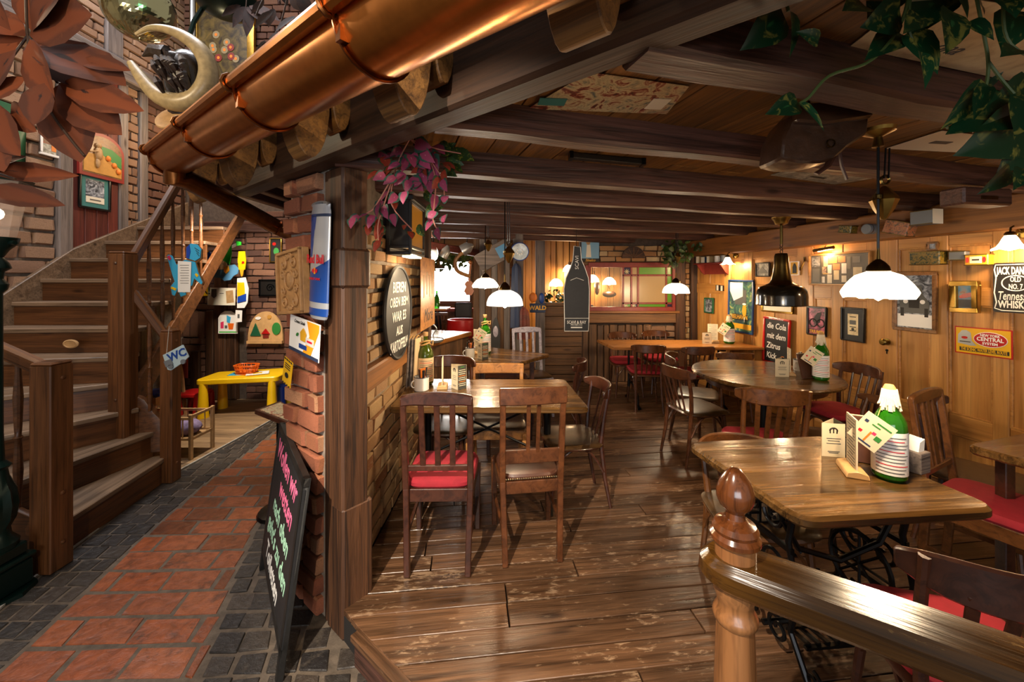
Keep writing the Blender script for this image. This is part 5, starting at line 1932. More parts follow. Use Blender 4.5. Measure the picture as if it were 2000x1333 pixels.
t, w, h, a, b = framed('car_photograph', 'large wood framed black and white photograph of an old car', 'right', (1752, 1838, 531, 648), 'frame_wood', 0.03, 'art_bw', 'photograph')
rect(t, 'sky_print', 'white_paper', 0, -b * 0.36, a * 0.98, b * 0.24, 0.0112)
poly(t, 'car_print', 'grey_ink', [(-a * 0.4, -b * 0.22), (-a * 0.42, b * 0.0), (-a * 0.25, b * 0.12), (-a * 0.18, b * 0.3), (a * 0.2, b * 0.3), (a * 0.26, b * 0.12), (a * 0.42, b * 0.0), (a * 0.42, -b * 0.22)], 0.0115)
rect(t, 'grille_print', 'ink', 0, -b * 0.02, a * 0.3, b * 0.2, 0.0128)
rect(t, 'windscreen_print', 'silver', 0, b * 0.2, a * 0.3, b * 0.12, 0.0128)
for s_ in (-1, 1):
    ell(t, 'headlamp_print', 'white_paper', s_ * a * 0.24, b * 0.0, a * 0.07, a * 0.07, 0.0128)
    rect(t, 'wheel_print', 'ink', s_ * a * 0.34, -b * 0.2, a * 0.1, b * 0.16, 0.0128)
t, w, h, a, b = framed('racing_picture', 'gold framed picture of a red car', 'right', (1868, 1922, 549, 611), 'frame_gold', 0.035, 'art_sky', tilt=rad(1), depth=0.04)
poly(t, 'car_print', 'red_enamel', [(-a * 0.45, 0), (-a * 0.2, b * 0.12), (a * 0.3, b * 0.2), (a * 0.46, b * 0.18), (a * 0.4, b * 0.0), (-a * 0.3, -b * 0.08)], 0.0112)
rect(t, 'road_print', 'grey_ink', 0, -b * 0.3, a, b * 0.36, 0.0106)

# tins on the panelling
TIN = 'tins fixed to the panelling'


def tin(label, box, mat, depth=0.09, lid=None, tilt=0.0, pl='right', off=0.025, group=TIN, lz=0.3):
    m, w, h = hang(pl, *box, off)
    t = thing('old_tin', label, 'tin', m=m @ Matrix.Rotation(tilt, 4, 'Z'), group=group)
    MB().box((0, 0, depth / 2), (w, h, depth)).build('body', mat, t, bevel=0.006)
    mb = MB()
    for y in (-1, 1):
        mb.box((0, y * (h / 2 - 0.004), depth * 0.5), (w + 0.004, 0.006, depth + 0.004))
    mb.build('lid_rim', lid or 'dark_brass', t, bevel=0.001)
    return t, w, h, depth


tin('black and gold floral tin above the car photograph', (1797, 1857, 492, 518), 'art_tin')
tin('plain grey tin between two printed tins', (1866, 1900, 491, 509), 'cup_grey', 0.05)
t, w, h, d = tin('yellow tin with red and black print', (1900, 1947, 497, 519), 'gold_ink', 0.06)
rect(t, 'label_print', 'paper', 0, 0, w * 0.5, h * 0.6, d + 0.001)
for s_ in (-1, 1):
    ell(t, 'emblem_print', 'red_enamel', s_ * w * 0.36, 0, w * 0.07, h * 0.25, d + 0.001)
rect(t, 'print_line', 'ink', 0, 0, w * 0.3, 0.01, d + 0.0025)
framed('small_picture', 'tiny square frame standing on the floral tin', 'right', (1819, 1840, 473, 490), 'frame_wood', 0.014, 'art_bw')

# whiskey sign
m_, w, h = hang('right', 1948, 2040, 513, 612, 0.035)
t = thing('whiskey_sign', 'black tin whiskey sign with white ornate lettering', 'sign', m=m_)
poly(t, 'plate', 'frame_black', rounded([V((-w / 2, -h / 2, 0)), V((w / 2, -h / 2, 0)), V((w / 2, h / 2, 0)), V((-w / 2, h / 2, 0))], 0.02) and [(p.x, p.y) for p in rounded([V((-w / 2, -h / 2, 0)), V((w / 2, -h / 2, 0)), V((w / 2, h / 2, 0)), V((-w / 2, h / 2, 0))], 0.02)], 0, 0.006)
mb = MB()
bo = [(-0.44, 0.46), (0.44, 0.46), (0.47, 0.36), (0.43, 0.2), (0.47, -0.1), (0.42, -0.3), (0.46, -0.42), (0.3, -0.46), (-0.3, -0.46), (-0.46, -0.42), (-0.42, -0.3), (-0.47, -0.1), (-0.43, 0.2), (-0.47, 0.36)]
mb.tube([(x * w, y * h, 0.007) for x, y in bo], 0.0035, 5, closed=True)
mb.build('border_print', 'white_paper', t)
text(t, 'lettering', 'JACK DANIEL\'S', 0.072, 'white_paper', T(0, h * 0.33, 0.0065), bold=0.002, fit=w * 0.84)
mb = MB().tube([(w * 0.3 * math.cos(k), h * 0.09 + h * 0.15 * math.sin(k), 0.007) for k in [2 * math.pi * i / 24 for i in range(24)]], 0.004, 5, closed=True)
mb.build('oval_print', 'white_paper', t)
text(t, 'lettering', 'OLD\nNO. 7', 0.05, 'white_paper', T(0, h * 0.09, 0.0065), bold=0.001, fit=w * 0.3)
text(t, 'lettering', 'Tennessee', 0.085, 'white_paper', T(0, -h * 0.17, 0.0065), shear=0.2, bold=0.001, fit=w * 0.78)
text(t, 'lettering', 'WHISKEY', 0.07, 'white_paper', T(0, -h * 0.34, 0.0065), bold=0.002, fit=w * 0.78)

# railway sign
m_, w, h = hang('right', 1873, 1985, 641, 695, 0.035)
t = thing('railway_sign', 'yellow enamel railway sign with red oval and locomotive', 'sign', m=m_ @ Matrix.Rotation(rad(0.5), 4, 'Z'))
rect(t, 'plate_border', 'red_enamel', 0, 0, w, h, 0, 0.004)
rect(t, 'plate', 'yellow_enamel', 0, 0, w - 0.016, h - 0.016, 0.0025, 0.003)
ell(t, 'oval_rim', 'white_paper', w * 0.14, h * 0.1, w * 0.29, h * 0.27, 0.004)
ell(t, 'oval', 'red_enamel', w * 0.14, h * 0.1, w * 0.28, h * 0.25, 0.0055)
text(t, 'lettering', 'NEW YORK', h * 0.13, 'white_paper', T(w * 0.14, h * 0.24, 0.0078), bold=0.0008, fit=w * 0.34)
text(t, 'lettering', 'CENTRAL', h * 0.19, 'white_paper', T(w * 0.14, h * 0.10, 0.0078), bold=0.0012, fit=w * 0.46)
text(t, 'lettering', 'SYSTEM', h * 0.12, 'white_paper', T(w * 0.14, -h * 0.05, 0.0078), bold=0.0008, fit=w * 0.34)
rect(t, 'text_band', 'ink', w * 0.02, -h * 0.32, w * 0.86, h * 0.14, 0.0045)
text(t, 'lettering', 'THE SCENIC WATER LEVEL ROUTE', 0.031, 'yellow_enamel', T(w * 0.02, -h * 0.32, 0.0062), bold=0.0006, fit=w * 0.8)
poly(t, 'locomotive_print', 'silver', [(-w * 0.44, -h * 0.12), (-w * 0.43, h * 0.2), (-w * 0.36, h * 0.36), (-w * 0.28, h * 0.38), (-w * 0.2, h * 0.3), (-w * 0.18, 0), (-w * 0.1, -h * 0.16), (-w * 0.2, -h * 0.18)], 0.0045)
ell(t, 'lamp_print', 'red_enamel', -w * 0.31, h * 0.1, 0.018, 0.01, 0.0065)
rect(t, 'grille_print', 'ink', -w * 0.3, -h * 0.05, w * 0.2, 0.006, 0.0065)

# boxes on the wall plate
TB = 'old tins perched on the wall plate'
plane('plate', (4.04 - 0.16, 0, 0), (0.192, -1, 0))
t, w, h, d = tin('grey and cream box with red edge on the wall plate', (1801, 1846, 412, 440), 'cup_grey', 0.10, group=TB, pl='plate')
rect(t, 'printed_side', 'paper', w * 0.5 + 0.002, 0, 0.002, h, d / 2, d)
tin('dark green floral box tilted on the wall plate', (1748, 1797, 432, 459), 'art_tin2', 0.10, tilt=rad(-18), group=TB, pl='plate')
tin('small dark box on the wall plate left of the pulley lamp', (1655, 1680, 441, 456), 'art_tin', 0.08, tilt=rad(-10), group=TB, pl='plate')
m_, w, h = hang('plate', 1698, 1724, 436, 460, 0.03)
t = thing('round_tin', 'round grey tin behind the pulley lamp rod', 'tin', m=m_, group=TB)
MB().lathe([(w * 0.42, 0), (w * 0.42, 0.07), (w * 0.38, 0.078), (0, 0.08)], 20).build('body', 'cup_grey', t)
MB().lathe([(w * 0.43, 0.05), (w * 0.43, 0.056)], 20).build('rim', 'dark_brass', t)
# dark box wedged between beams at the right and black case
m_ = frame_m(P(1905, 385, 2.55), V((0.3, -0.95, 0)), V((-0.95, -0.3, 0)))
t = thing('wooden_case', 'dark wooden case wedged under the beams at the right', 'case', P(1905, 387, 2.35), rad(10))
MB().box((0, 0, 0), (0.36, 0.12, 0.10)).build('body', 'beam', t, bevel=0.01)
MB().box((0.0, -0.062, -0.01), (0.12, 0.006, 0.02)).build('handle', 'dark_brass', t)

# posters on the ceiling
def ceil_poster(name, label, pts, mat, extra=None):
    q = [G(u, v, CEIL - 0.004) for u, v in pts]
    c = sum(q, V()) / len(q)
    ex = (q[1] - q[0]).normalized()
    m = frame_m(c, ex, V((0, 0, -1)))
    t = thing(name, label, 'poster', m=m)
    inv = m.inverted()
    l = [inv @ p for p in q]
    poly(t, 'sheet', mat, [(p.x, p.y) for p in l], 0, 0.002)
    return t, l


t, l = ceil_poster('ceiling_poster', 'old printed poster of a crowd fixed to the ceiling boards', [(1030, 212), (1302, 222), (1346, 168), (1150, 140)], 'art_race')
x0, x1 = min(p.x for p in l), max(p.x for p in l)
y0, y1 = min(p.y for p in l), max(p.y for p in l)
rect(t, 'text_panel', 'paper', x0 + (x1 - x0) * 0.86, y0 + (y1 - y0) * 0.3, (x1 - x0) * 0.12, (y1 - y0) * 0.3, 0.0035)
rect(t, 'town_print', 'frame_teal', x0 + (x1 - x0) * 0.15, y0 + (y1 - y0) * 0.25, (x1 - x0) * 0.18, (y1 - y0) * 0.2, 0.0035)
t, l = ceil_poster('ceiling_poster', 'pale printed sheet on the ceiling behind the leather bag', [(1505, 342), (1630, 360), (1720, 346), (1530, 334)], 'art_mount')
rect(t, 'printed_lines', 'ink', 0, 0, 0.14, 0.02, 0.0035)
t, l = ceil_poster('ceiling_poster', 'pale sheet on the ceiling behind the pothos leaves', [(1730, 290), (1885, 298), (1900, 262), (1840, 255)], 'paper')
rect(t, 'printed_lines', 'grey_ink', 0, 0, 0.10, 0.03, 0.0035)
t, l = ceil_poster('ceiling_poster', 'big weathered sheet with faint script above the pothos', [(1660, 90), (2010, 165), (2040, 20), (1800, -20)], 'art_cert')
text(t, 'lettering', 'ona', 0.07, 'grey_ink', T(0.02, -0.04, 0.003), shear=0.3)
# black rail fixed under the ceiling
a_, b_ = G(1115, 305, CEIL - 0.02), G(1255, 318, CEIL - 0.02)
t = thing('black_rail', 'short black rail under the ceiling between two beams', 'rail', (a_ + b_) / 2)
MB().bar(a_ - (a_ + b_) / 2, b_ - (a_ + b_) / 2, 0.045, 0.03).build('rail', 'frame_black', t, bevel=0.004)
for p in (a_, b_):
    MB().box(p - (a_ + b_) / 2, (0.02, 0.06, 0.036)).build('end_clip', 'iron', t)

# --- back wall decoration
m_, w, h = hang('back', 1135, 1169, 463, 513, 0.04)
t = thing('girl_poster', 'blue poster of a figure with a yellow hat above the window', 'poster', m=m_)
plain('poster_blue', '7aa8c8', 0.5)
rect(t, 'sheet', 'poster_blue', 0, 0, w, h, 0, 0.004)
ell(t, 'hat_print', 'gold_ink', -w * 0.1, h * 0.42, w * 0.3, h * 0.06, 0.003)
ell(t, 'face_print', 'pale_wood', -w * 0.12, h * 0.28, w * 0.12, h * 0.1, 0.003)
poly(t, 'dress_print', 'paper', [(-w * 0.25, -h * 0.3), (w * 0.05, -h * 0.3), (w * 0.0, h * 0.18), (-w * 0.2, h * 0.18)], 0.003)
ell(t, 'logo_print', 'red_enamel', w * 0.3, h * 0.42, w * 0.14, h * 0.07, 0.003)
rect(t, 'name_band', 'ink', 0, -h * 0.42, w, h * 0.14, 0.003)
text(t, 'lettering', 'Sinalco', h * 0.14, 'gold_ink', T(0, -h * 0.42, 0.0045), shear=0.3, bold=0.001, fit=w * 0.8)
m_, w, h = hang('back', 1212, 1257, 482, 505, 0.05)
t = thing('wall_fan', 'half round dark wooden fanlight ornament on the bricks', 'ornament', m=m_)
mb = MB().prism([(w / 2 * math.cos(k), -h / 2 + h * math.sin(k), 0) for k in [math.pi * i / 14 for i in range(15)]], (0, 0, 0.03))
mb.build('arch_board', 'post', t)
for k in range(1, 6):
    an = math.pi * k / 6
    MB().bar((0, -h / 2, 0.034), (w * 0.44 * math.cos(an), -h / 2 + h * 0.88 * math.sin(an), 0.034), 0.012, 0.012, up=(0, 0, 1)).build('ray', 'old_plank', t)
# bottle shaped chalk board hanging in the room
by = 4.6
bc = P(1126, 565, by)
t = thing('bottle_board', 'bottle shaped black chalk board hanging from a beam', 'sign', bc)
sc = by / FP
out = [(-24, 83), (24, 83), (25, 60), (26, 0), (24, -22), (17, -42), (10, -58), (8, -83), (-5, -85), (-7, -58), (-12, -42), (-21, -22), (-25, 0), (-24, 60)]


def bshape(k):
    return [(x * sc * k - 0.001, 0, -y * sc * (k if k == 1 else 0.99)) for x, y in out]


MB().prism(bshape(1.0), (0, 0.02, 0)).build('board', 'board_black', t)
mb = MB().tube([(x, -0.002, z) for x, _, z in bshape(0.97)], 0.004, 5, closed=True)
mb.tube([(-24 * sc, -0.002, -57 * sc), (25 * sc, -0.002, -57 * sc)], 0.003, 5)
mb.tube([(-12 * sc, -0.002, 17 * sc), (0, -0.002, 22 * sc), (14 * sc, -0.002, 17 * sc)], 0.003, 5)
mb.build('chalk_outline', 'chalk', t)
fm = Matrix.Rotation(rad(90), 4, 'X')
text(t, 'lettering', 'SCAVI & RAY', 0.05, 'chalk', T(0.0, -0.003, -65 * sc) @ fm, bold=0.0008, fit=0.22)
text(t, 'lettering', 'PROSECCO', 0.03, 'chalk', T(0.0, -0.003, -70 * sc) @ fm, fit=0.13)
MB().box((0, -0.002, -75 * sc), (0.13, 0.003, 0.014)).build('white_bar', 'chalk', t)
text(t, 'lettering', 'SCAVI', 0.06, 'chalk', T(0.006, -0.003, 52 * sc) @ fm @ Matrix.Rotation(rad(90), 4, 'Z'))
MB().tube([(0, 0.01, 84 * sc), (0, 0.01, CEIL - bc.z)], 0.003, 5).build('hanging_wire', 'iron', t)
# ================================================================ BRICK PIER: SIGNS
def cyl_patch(t, name, mat, s0, s1, r, n=18):
    """patch on a half cylinder (axis y, bulging to +z): s0, s1 are its lower and upper edges ((a, y) .. (a, y)), a in -1..1"""
    vs_, fs = [], []
    for e in (s0, s1):
        for k in range(n + 1):
            f = k / n
            a = (e[0][0] + (e[1][0] - e[0][0]) * f) * math.pi / 2
            y = e[0][1] + (e[1][1] - e[0][1]) * f
            vs_.append((r * math.sin(a), y, r * math.cos(a)))
    for k in range(n):
        fs.append((k, k + 1, n + 2 + k, n + 1 + k))
    return MB().add(vs_, fs).build(name, mat, t)


m_, w, h = hang('pillar', 623, 658, 403, 622, 0.035)
m_ = m_ @ Matrix.Rotation(rad(-3), 4, 'Z') @ Matrix.Diagonal((1, 1, 0.3, 1))
plain('can_blue', '14418c', 0.3, coat=0.3)
plain('can_silver', 'c8ccd2', 0.3, 0.5)
plain('logo_red', 'd01c30', 0.35)
plain('logo_yellow', 'f0a020', 0.35)
t = thing('can_sign', 'tall blue and silver drink can sign on the brick pier', 'sign', m=m_)
r = w / 2
can = MB()
hm = h / 2
prof = [(0.80, -hm), (0.92, -hm + 0.012), (1.0, -hm + 0.03), (1.0, hm - 0.035), (0.93, hm - 0.02), (0.93, hm)]
conv = Matrix(((-1, 0, 0, 0), (0, 0, 1, 0), (0, 1, 0, 0), (0, 0, 0, 1)))
can.lathe([(a * r, z) for a, z in prof], 20, a0=0.0, a1=math.pi)
can.xf(conv)
can.build('can_body', 'can_silver', t)
ell(t, 'can_top', 'silver', 0, hm, r * 0.92, 0.018, 0.0, r * 0.5)
ell(t, 'pull_tab', 'cup_grey', 0, hm + 0.004, r * 0.4, 0.008, r * 0.5, 0.012)
R1 = r * 1.03
cyl_patch(t, 'blue_field', 'can_blue', ((-0.98, -0.01), (-0.25, 0.03)), ((-0.98, hm - 0.05), (0.05, hm - 0.05)), R1)
cyl_patch(t, 'blue_field', 'can_blue', ((-0.7, -hm + 0.085), (0.95, -hm + 0.085)), ((-0.55, -0.06), (0.98, 0.02)), R1)
cyl_patch(t, 'blue_foot', 'can_blue', ((-0.9, -hm + 0.018), (0.9, -hm + 0.018)), ((-0.98, -hm + 0.055), (0.98, -hm + 0.055)), R1 * 0.99)
cyl_patch(t, 'dark_band', 'book_blue', ((-0.98, hm - 0.062), (0.98, hm - 0.062)), ((-0.98, hm - 0.048), (0.98, hm - 0.048)), R1)
text(t, 'lettering', 'Red Bull', 0.06, 'logo_red', T(0.0, 0.012, R1 + 0.001), bold=0.0018, fit=w * 0.94)
ell(t, 'sun_logo', 'logo_yellow', 0.0, -0.045, 0.016, 0.016, R1 + 0.001)
poly(t, 'bull_logo', 'logo_red', [(-0.026, -0.05), (-0.03, -0.035), (-0.018, -0.038), (-0.008, -0.03), (-0.002, -0.044), (-0.008, -0.056), (-0.02, -0.054)], R1 + 0.0025)
poly(t, 'bull_logo', 'logo_red', [(0.026, -0.05), (0.03, -0.035), (0.018, -0.038), (0.008, -0.03), (0.002, -0.044), (0.008, -0.056), (0.02, -0.054)], R1 + 0.0025)
text(t, 'lettering', 'ENERGY DRINK', 0.016, 'logo_red', T(0, -0.085, R1 + 0.001), bold=0.0004, fit=w * 0.8)

m_, w, h = hang('pillar', 573, 622, 490, 612, 0.06)
m_ = m_ @ Matrix.Rotation(rad(5), 4, 'Z')
plain('carved_wood', 'a87c4c', 0.6, bump=0.4, noise=0.2)
t = thing('carved_panel', 'carved pale wooden relief panel on the brick pier', 'carving', m=m_)
MB().box((0, 0, 0), (w, h, 0.04)).build('panel', 'carved_wood', t, bevel=0.004)
mb = MB()
for c, d in (((0, h / 2 - 0.01), (w, 0.018)), ((0, -h / 2 + 0.01), (w, 0.018)), ((-w / 2 + 0.009, 0), (0.018, h)), ((w / 2 - 0.009, 0), (0.018, h))):
    mb.box((c[0], c[1], 0.026), (d[0], d[1], 0.016))
mb.build('border', 'carved_wood', t, bevel=0.003)
mb = MB()
for sx_ in (-1, 1):
    for sy_ in (-1, 1):
        c = (sx_ * w * 0.2, sy_ * h * 0.3, 0.024)
        mb.tube(scroll(c, (1, 0, 0), (0, 1, 0), 0.036, 1.3, sx_ * sy_, a0=rad(90)), 0.007, 6)
        c = (sx_ * w * 0.26, sy_ * h * 0.12, 0.024)
        mb.tube(scroll(c, (1, 0, 0), (0, 1, 0), 0.026, 1.3, -sx_ * sy_), 0.006, 6)
        mb.tube(scroll((sx_ * w * 0.06, sy_ * h * 0.40, 0.024), (1, 0, 0), (0, 1, 0), 0.018, 1.1, sx_), 0.006, 6)
mb.build('scroll_carving', 'carved_wood', t)
mb = MB().tube([(w * 0.17 * math.cos(a), h * 0.14 * math.sin(a) + h * 0.03, 0.024) for a in [2 * math.pi * k / 20 for k in range(20)]], 0.007, 6, closed=True)
mb.ball((0, h * 0.03, 0.02), 0.03, 10, 6, (1, 1.5, 0.5))
mb.build('medallion', 'carved_wood', t)

m_, w, h = hang('pillar', 589, 648, 622, 692, 0.06)
t = thing('ice_poster', 'white and orange tin poster under the can sign', 'poster', m=m_ @ Matrix.Rotation(rad(-6), 4, 'Z'))
rect(t, 'sheet', 'white_paper', 0, 0, w, h, 0, 0.004)
poly(t, 'orange_field', 'logo_yellow', [(w * 0.1, h * 0.48), (w * 0.48, h * 0.48), (w * 0.48, h * 0.3), (w * 0.26, -h * 0.4), (w * 0.0, -h * 0.4), (w * 0.2, h * 0.1)], 0.003)
rect(t, 'blue_strip', 'book_blue', 0, -h * 0.45, w * 0.98, h * 0.09, 0.003)
poly(t, 'cone_print', 'gold_ink', [(-w * 0.08, -h * 0.1), (w * 0.08, -h * 0.1), (w * 0.1, h * 0.12), (0, h * 0.26), (-w * 0.1, h * 0.12)], 0.0052)
rect(t, 'bowl_print', 'blue_ink', 0.0, -h * 0.26, w * 0.26, h * 0.12, 0.0052)
rect(t, 'box_print', 'cup_white', w * 0.22, -h * 0.06, w * 0.26, h * 0.2, 0.0052)
rect(t, 'red_print', 'logo_red', w * 0.22, -h * 0.05, w * 0.16, h * 0.05, 0.0068)
text(t, 'lettering', 'Cremes Schale', 0.026, 'ink', T(-w * 0.16, h * 0.37, 0.0032), shear=0.35, sx=0.8)
ell(t, 'bottle_print', 'green_ink', -w * 0.2, h * 0.02, 0.014, 0.008, 0.0052, rot=0.6)
m_, w, h = hang('pillar', 580, 600, 697, 748, 0.075)
t = thing('warning_tag', 'yellow and black striped warning tag on the bricks', 'sign', m=m_ @ Matrix.Rotation(rad(-14), 4, 'Z'))
rect(t, 'plate', 'yellow_enamel', 0, 0, w * 0.8, h, 0, 0.004)
for s_ in (-1, 1):
    for k in range(4):
        x = (-0.3 + 0.2 * k) * w
        poly(t, 'stripe', 'ink', [(x, s_ * h * 0.44), (x + w * 0.1, s_ * h * 0.44), (x + w * 0.04, s_ * h * 0.49), (x - w * 0.06, s_ * h * 0.49)], 0.003)
for k in range(3):
    rect(t, 'text_line', 'ink', 0, h * (0.3 - 0.08 * k), w * 0.5, 0.004, 0.003)
ell(t, 'pictogram', 'ink', 0, -h * 0.12, w * 0.16, h * 0.1, 0.003)

# black wall lantern box and round chalk board on the brick wall
lz0, lz1 = 1.76, 2.12
t = thing('wall_lantern', 'black box lantern with amber panes on the brick wall', 'lamp', (-0.735, 2.80, lz0))
hh = lz1 - lz0
fx, fy = 0.14, 0.38
mb = MB()
for x in (-1, 1):
    for y in (-1, 1):
        mb.box((x * fx / 2, y * fy / 2, hh / 2), (0.02, 0.02, hh))
for z in (0.01, hh * 0.14, hh - 0.01):
    for x in (-1, 1):
        mb.box((x * fx / 2, 0, z), (0.02, fy, 0.02))
    for y in (-1, 1):
        mb.box((0, y * fy / 2, z), (fx, 0.02, 0.02))
mb.box((0, -fy / 2 + 0.006, hh * 0.55), (fx * 0.9, 0.012, hh * 0.85))
mb.box((0, 0, hh + 0.01), (fx + 0.05, fy + 0.05, 0.03))
mb.box((-fx / 2 - 0.01, 0, hh / 2), (0.02, fy, hh))
mb.build('frame', 'frame_black', t, bevel=0.003)
plain('amber_pane', '9a6a2a', 0.2, emit='b0701c', estr=0.25)
MB().box((fx / 2 - 0.006, 0, hh * 0.55), (0.006, fy * 0.95, hh * 0.8)).build('pane', 'amber_pane', t)
plain('lit_strip', 'fff0d0', 0.4, emit='ffdfae', estr=9.0)
MB().box((0.02, 0.06, -0.004), (0.08, fy * 0.6, 0.012)).build('lit_strip', 'lit_strip', t)
add_light(t, (0.08, 0.02, -0.08), 5, (1.0, 0.75, 0.45), 0.06)
m_, w, h = hang('brick', 740, 790, 515, 705, 0.03)
t = thing('round_chalkboard', 'big round black sign with white hand lettering on the brick wall', 'sign', m=m_)
MB().lathe([(0.325, 0), (0.33, 0.012), (0.32, 0.024), (0.308, 0.02), (0.305, 0.014), (0, 0.014)], 40).build('disc', 'board_black', t)
for i, (s_, sz) in enumerate((('BIEREN', 0.085), ('OBEN BEIM', 0.075), ('WAR ES', 0.08), ('AUS', 0.07), ('KARTOFFELN', 0.085))):
    text(t, 'chalk_lettering', s_, sz * 1.2, 'chalk', T(0, 0.17 - 0.1 * i, 0.0155), bold=0.0015, shear=0.1, fit=(0.4, 0.5, 0.42, 0.28, 0.42)[i])
m_, w, h = hang('brick', 800, 830, 505, 640, 0.09)
print_mat('art_orange', ['6a3a18', 'a86a30', 'c88a48', '8a5020'], 9)
t = thing('menu_poster', 'orange brown printed poster on the end of the brick wall', 'poster', m=m_)
rect(t, 'sheet', 'art_orange', 0, 0, w, h, 0, 0.004)
text(t, 'lettering', 'More', 0.16, 'ink', T(0, -h * 0.32, 0.003), shear=0.3)
for k in range(4):
    rect(t, 'figure_print', 'pale_wood', (-0.3 + 0.2 * k) * w, h * (0.1 + 0.04 * (k % 2)), w * 0.08, h * 0.32, 0.003)

# ================================================================ A-BOARD, SIDE TABLE
wood('black_frame', '0e0d0c', '1c1a18', 0.5, 'I', 1, 0.1, 0.05)
B0, B1, T0, T1 = V((-1.06, 1.79, LOW)), V((-1.59, 2.52, LOW)), V((-0.89, 1.75, 0.69)), V((-1.39, 2.42, 0.69))
exb = ((B0 + T0) - (B1 + T1)).normalized()
eyb = ((T0 + T1) - (B0 + B1))
eyb = (eyb - exb * eyb.dot(exb)).normalized()
nb = exb.cross(eyb)
cb = (B0 + B1 + T0 + T1) / 4
wb, hb = 0.88, ((T0 + T1) - (B0 + B1)).length / 2
mA = Matrix((exb, eyb, nb)).transposed().to_4x4()
mA.translation = cb
t = thing('pavement_board', 'black standing chalk board with pink and mint handwriting leaning by the pier', 'chalkboard', m=mA)
MB().box((0, 0.03, 0), (wb, hb - 0.16, 0.012)).build('slate', 'board_black', t)
mb = MB()
for c, d in (((0, hb / 2 - 0.02), (wb, 0.04)), ((0, -hb / 2 + 0.13), (wb, 0.04)), ((-wb / 2 + 0.02, 0), (0.04, hb)), ((wb / 2 - 0.02, 0), (0.04, hb))):
    mb.box((c[0], c[1], -0.006), (d[0], d[1], 0.03))
mb.build('frame', 'black_frame', t, bevel=0.003)
MB().bar((-wb / 2 + 0.03, hb / 2 - 0.04, -0.02), (-wb / 2 - 0.05, -hb / 2 + 0.02, -0.05), 0.03, 0.02).build('back_leg', 'black_frame', t)
for i, (s_, mt, x) in enumerate((('Wollen wir', 'chalk_pink', -0.02), ('wetten', 'chalk_pink', 0.08), ('nach oben', 'chalk_mint', 0.02), ("geht's zu den", 'chalk_mint', 0.0), ('Toiletten', 'chalk', -0.05))):
    text(t, 'chalk_lettering', s_, 0.15 if i < 2 else 0.13, mt, T(x, hb * (0.36 - 0.155 * i), 0.0072), shear=0.2, bold=0.0015, fit=wb * 0.82)

sz_ = 0.60
pts = [G(497, 801, sz_), G(566, 827, sz_), G(585, 806, sz_), G(548, 783, sz_)]
t = thing('passage_table', 'low dark table with a printed picture top beyond the pier', 'table')
slab(t, 'table_top', pts, 0.035, 'chair_dark', pts[1] - pts[0], bevel=0.004)
cc = sum(pts, V()) / 4
slab(t, 'printed_top', [cc + (p - cc) * 0.8 + V((0, 0, 0.003)) for p in pts], 0.003, 'art_race', pts[1] - pts[0], bevel=0)
MB().tube([(cc.x, cc.y, LOW), (cc.x, cc.y, sz_ - 0.03)], 0.03, 10).build('column', 'iron', t)
MB().lathe([(0.16, 0), (0.15, 0.02), (0.04, 0.04), (0, 0.04)], 16, (cc.x, cc.y, LOW)).build('foot', 'iron', t)
rebase(t, (cc.x, cc.y, LOW))

# ================================================================ STREET LAMP AT THE LEFT EDGE
plain('green_iron', '0c2420', 0.3, 0.5)
plain('lantern_glass', 'd8c0b0', 0.1, alpha=0.35)
t = thing('street_lamp', 'dark green cast iron street lamp beside the stairs', 'street lamp', (-2.86, 2.21, LOW))
MB().lathe([(0.155, 0), (0.15, 0.02), (0.0, 0.02)], 8).build('ground_plate', 'green_iron', t)
mb = MB()
mb.box((0, 0, 0.09), (0.2, 0.2, 0.14))
mb.box((0, 0, 0.18), (0.22, 0.22, 0.03))
mb.box((0, 0, 0.23), (0.17, 0.17, 0.07))
mb.build('plinth', 'green_iron', t, bevel=0.01)
MB().lathe([(0.085, 0.26), (0.09, 0.29), (0.06, 0.33), (0.055, 0.37), (0.075, 0.42), (0.085, 0.50), (0.075, 0.58), (0.05, 0.66), (0.045, 0.70), (0.06, 0.72), (0.035, 0.75), (0.03, 0.9), (0.028, 1.68), (0.045, 1.70), (0.05, 1.73), (0.03, 1.76), (0.035, 1.80), (0.06, 1.82), (0.05, 1.85), (0.03, 1.88), (0.05, 1.92), (0.085, 1.96), (0.09, 1.99), (0, 1.99)], 20, wave=lambda a, r_, z: (r_ * (1 + (0.12 * math.cos(8 * a) if 0.38 < z < 0.62 else 0.0)), z)).build('post', 'green_iron', t)
MB().tube([(-0.11, 0, 1.96), (0.11, 0, 1.96)], 0.012, 8).build('cross_arm', 'green_iron', t)
MB().lathe([(0.075, 1.99), (0.13, 2.30)], 6).build('lantern_glass', 'lantern_glass', t, ang=0.2)
MB().lathe([(0.14, 2.30), (0.145, 2.32), (0.06, 2.42), (0.03, 2.46), (0.01, 2.52), (0, 2.52)], 6).build('lantern_roof', 'green_iron', t, ang=0.2)
MB().ball((0, 0, 2.12), 0.035).build('bulb', 'milk_glass', t)

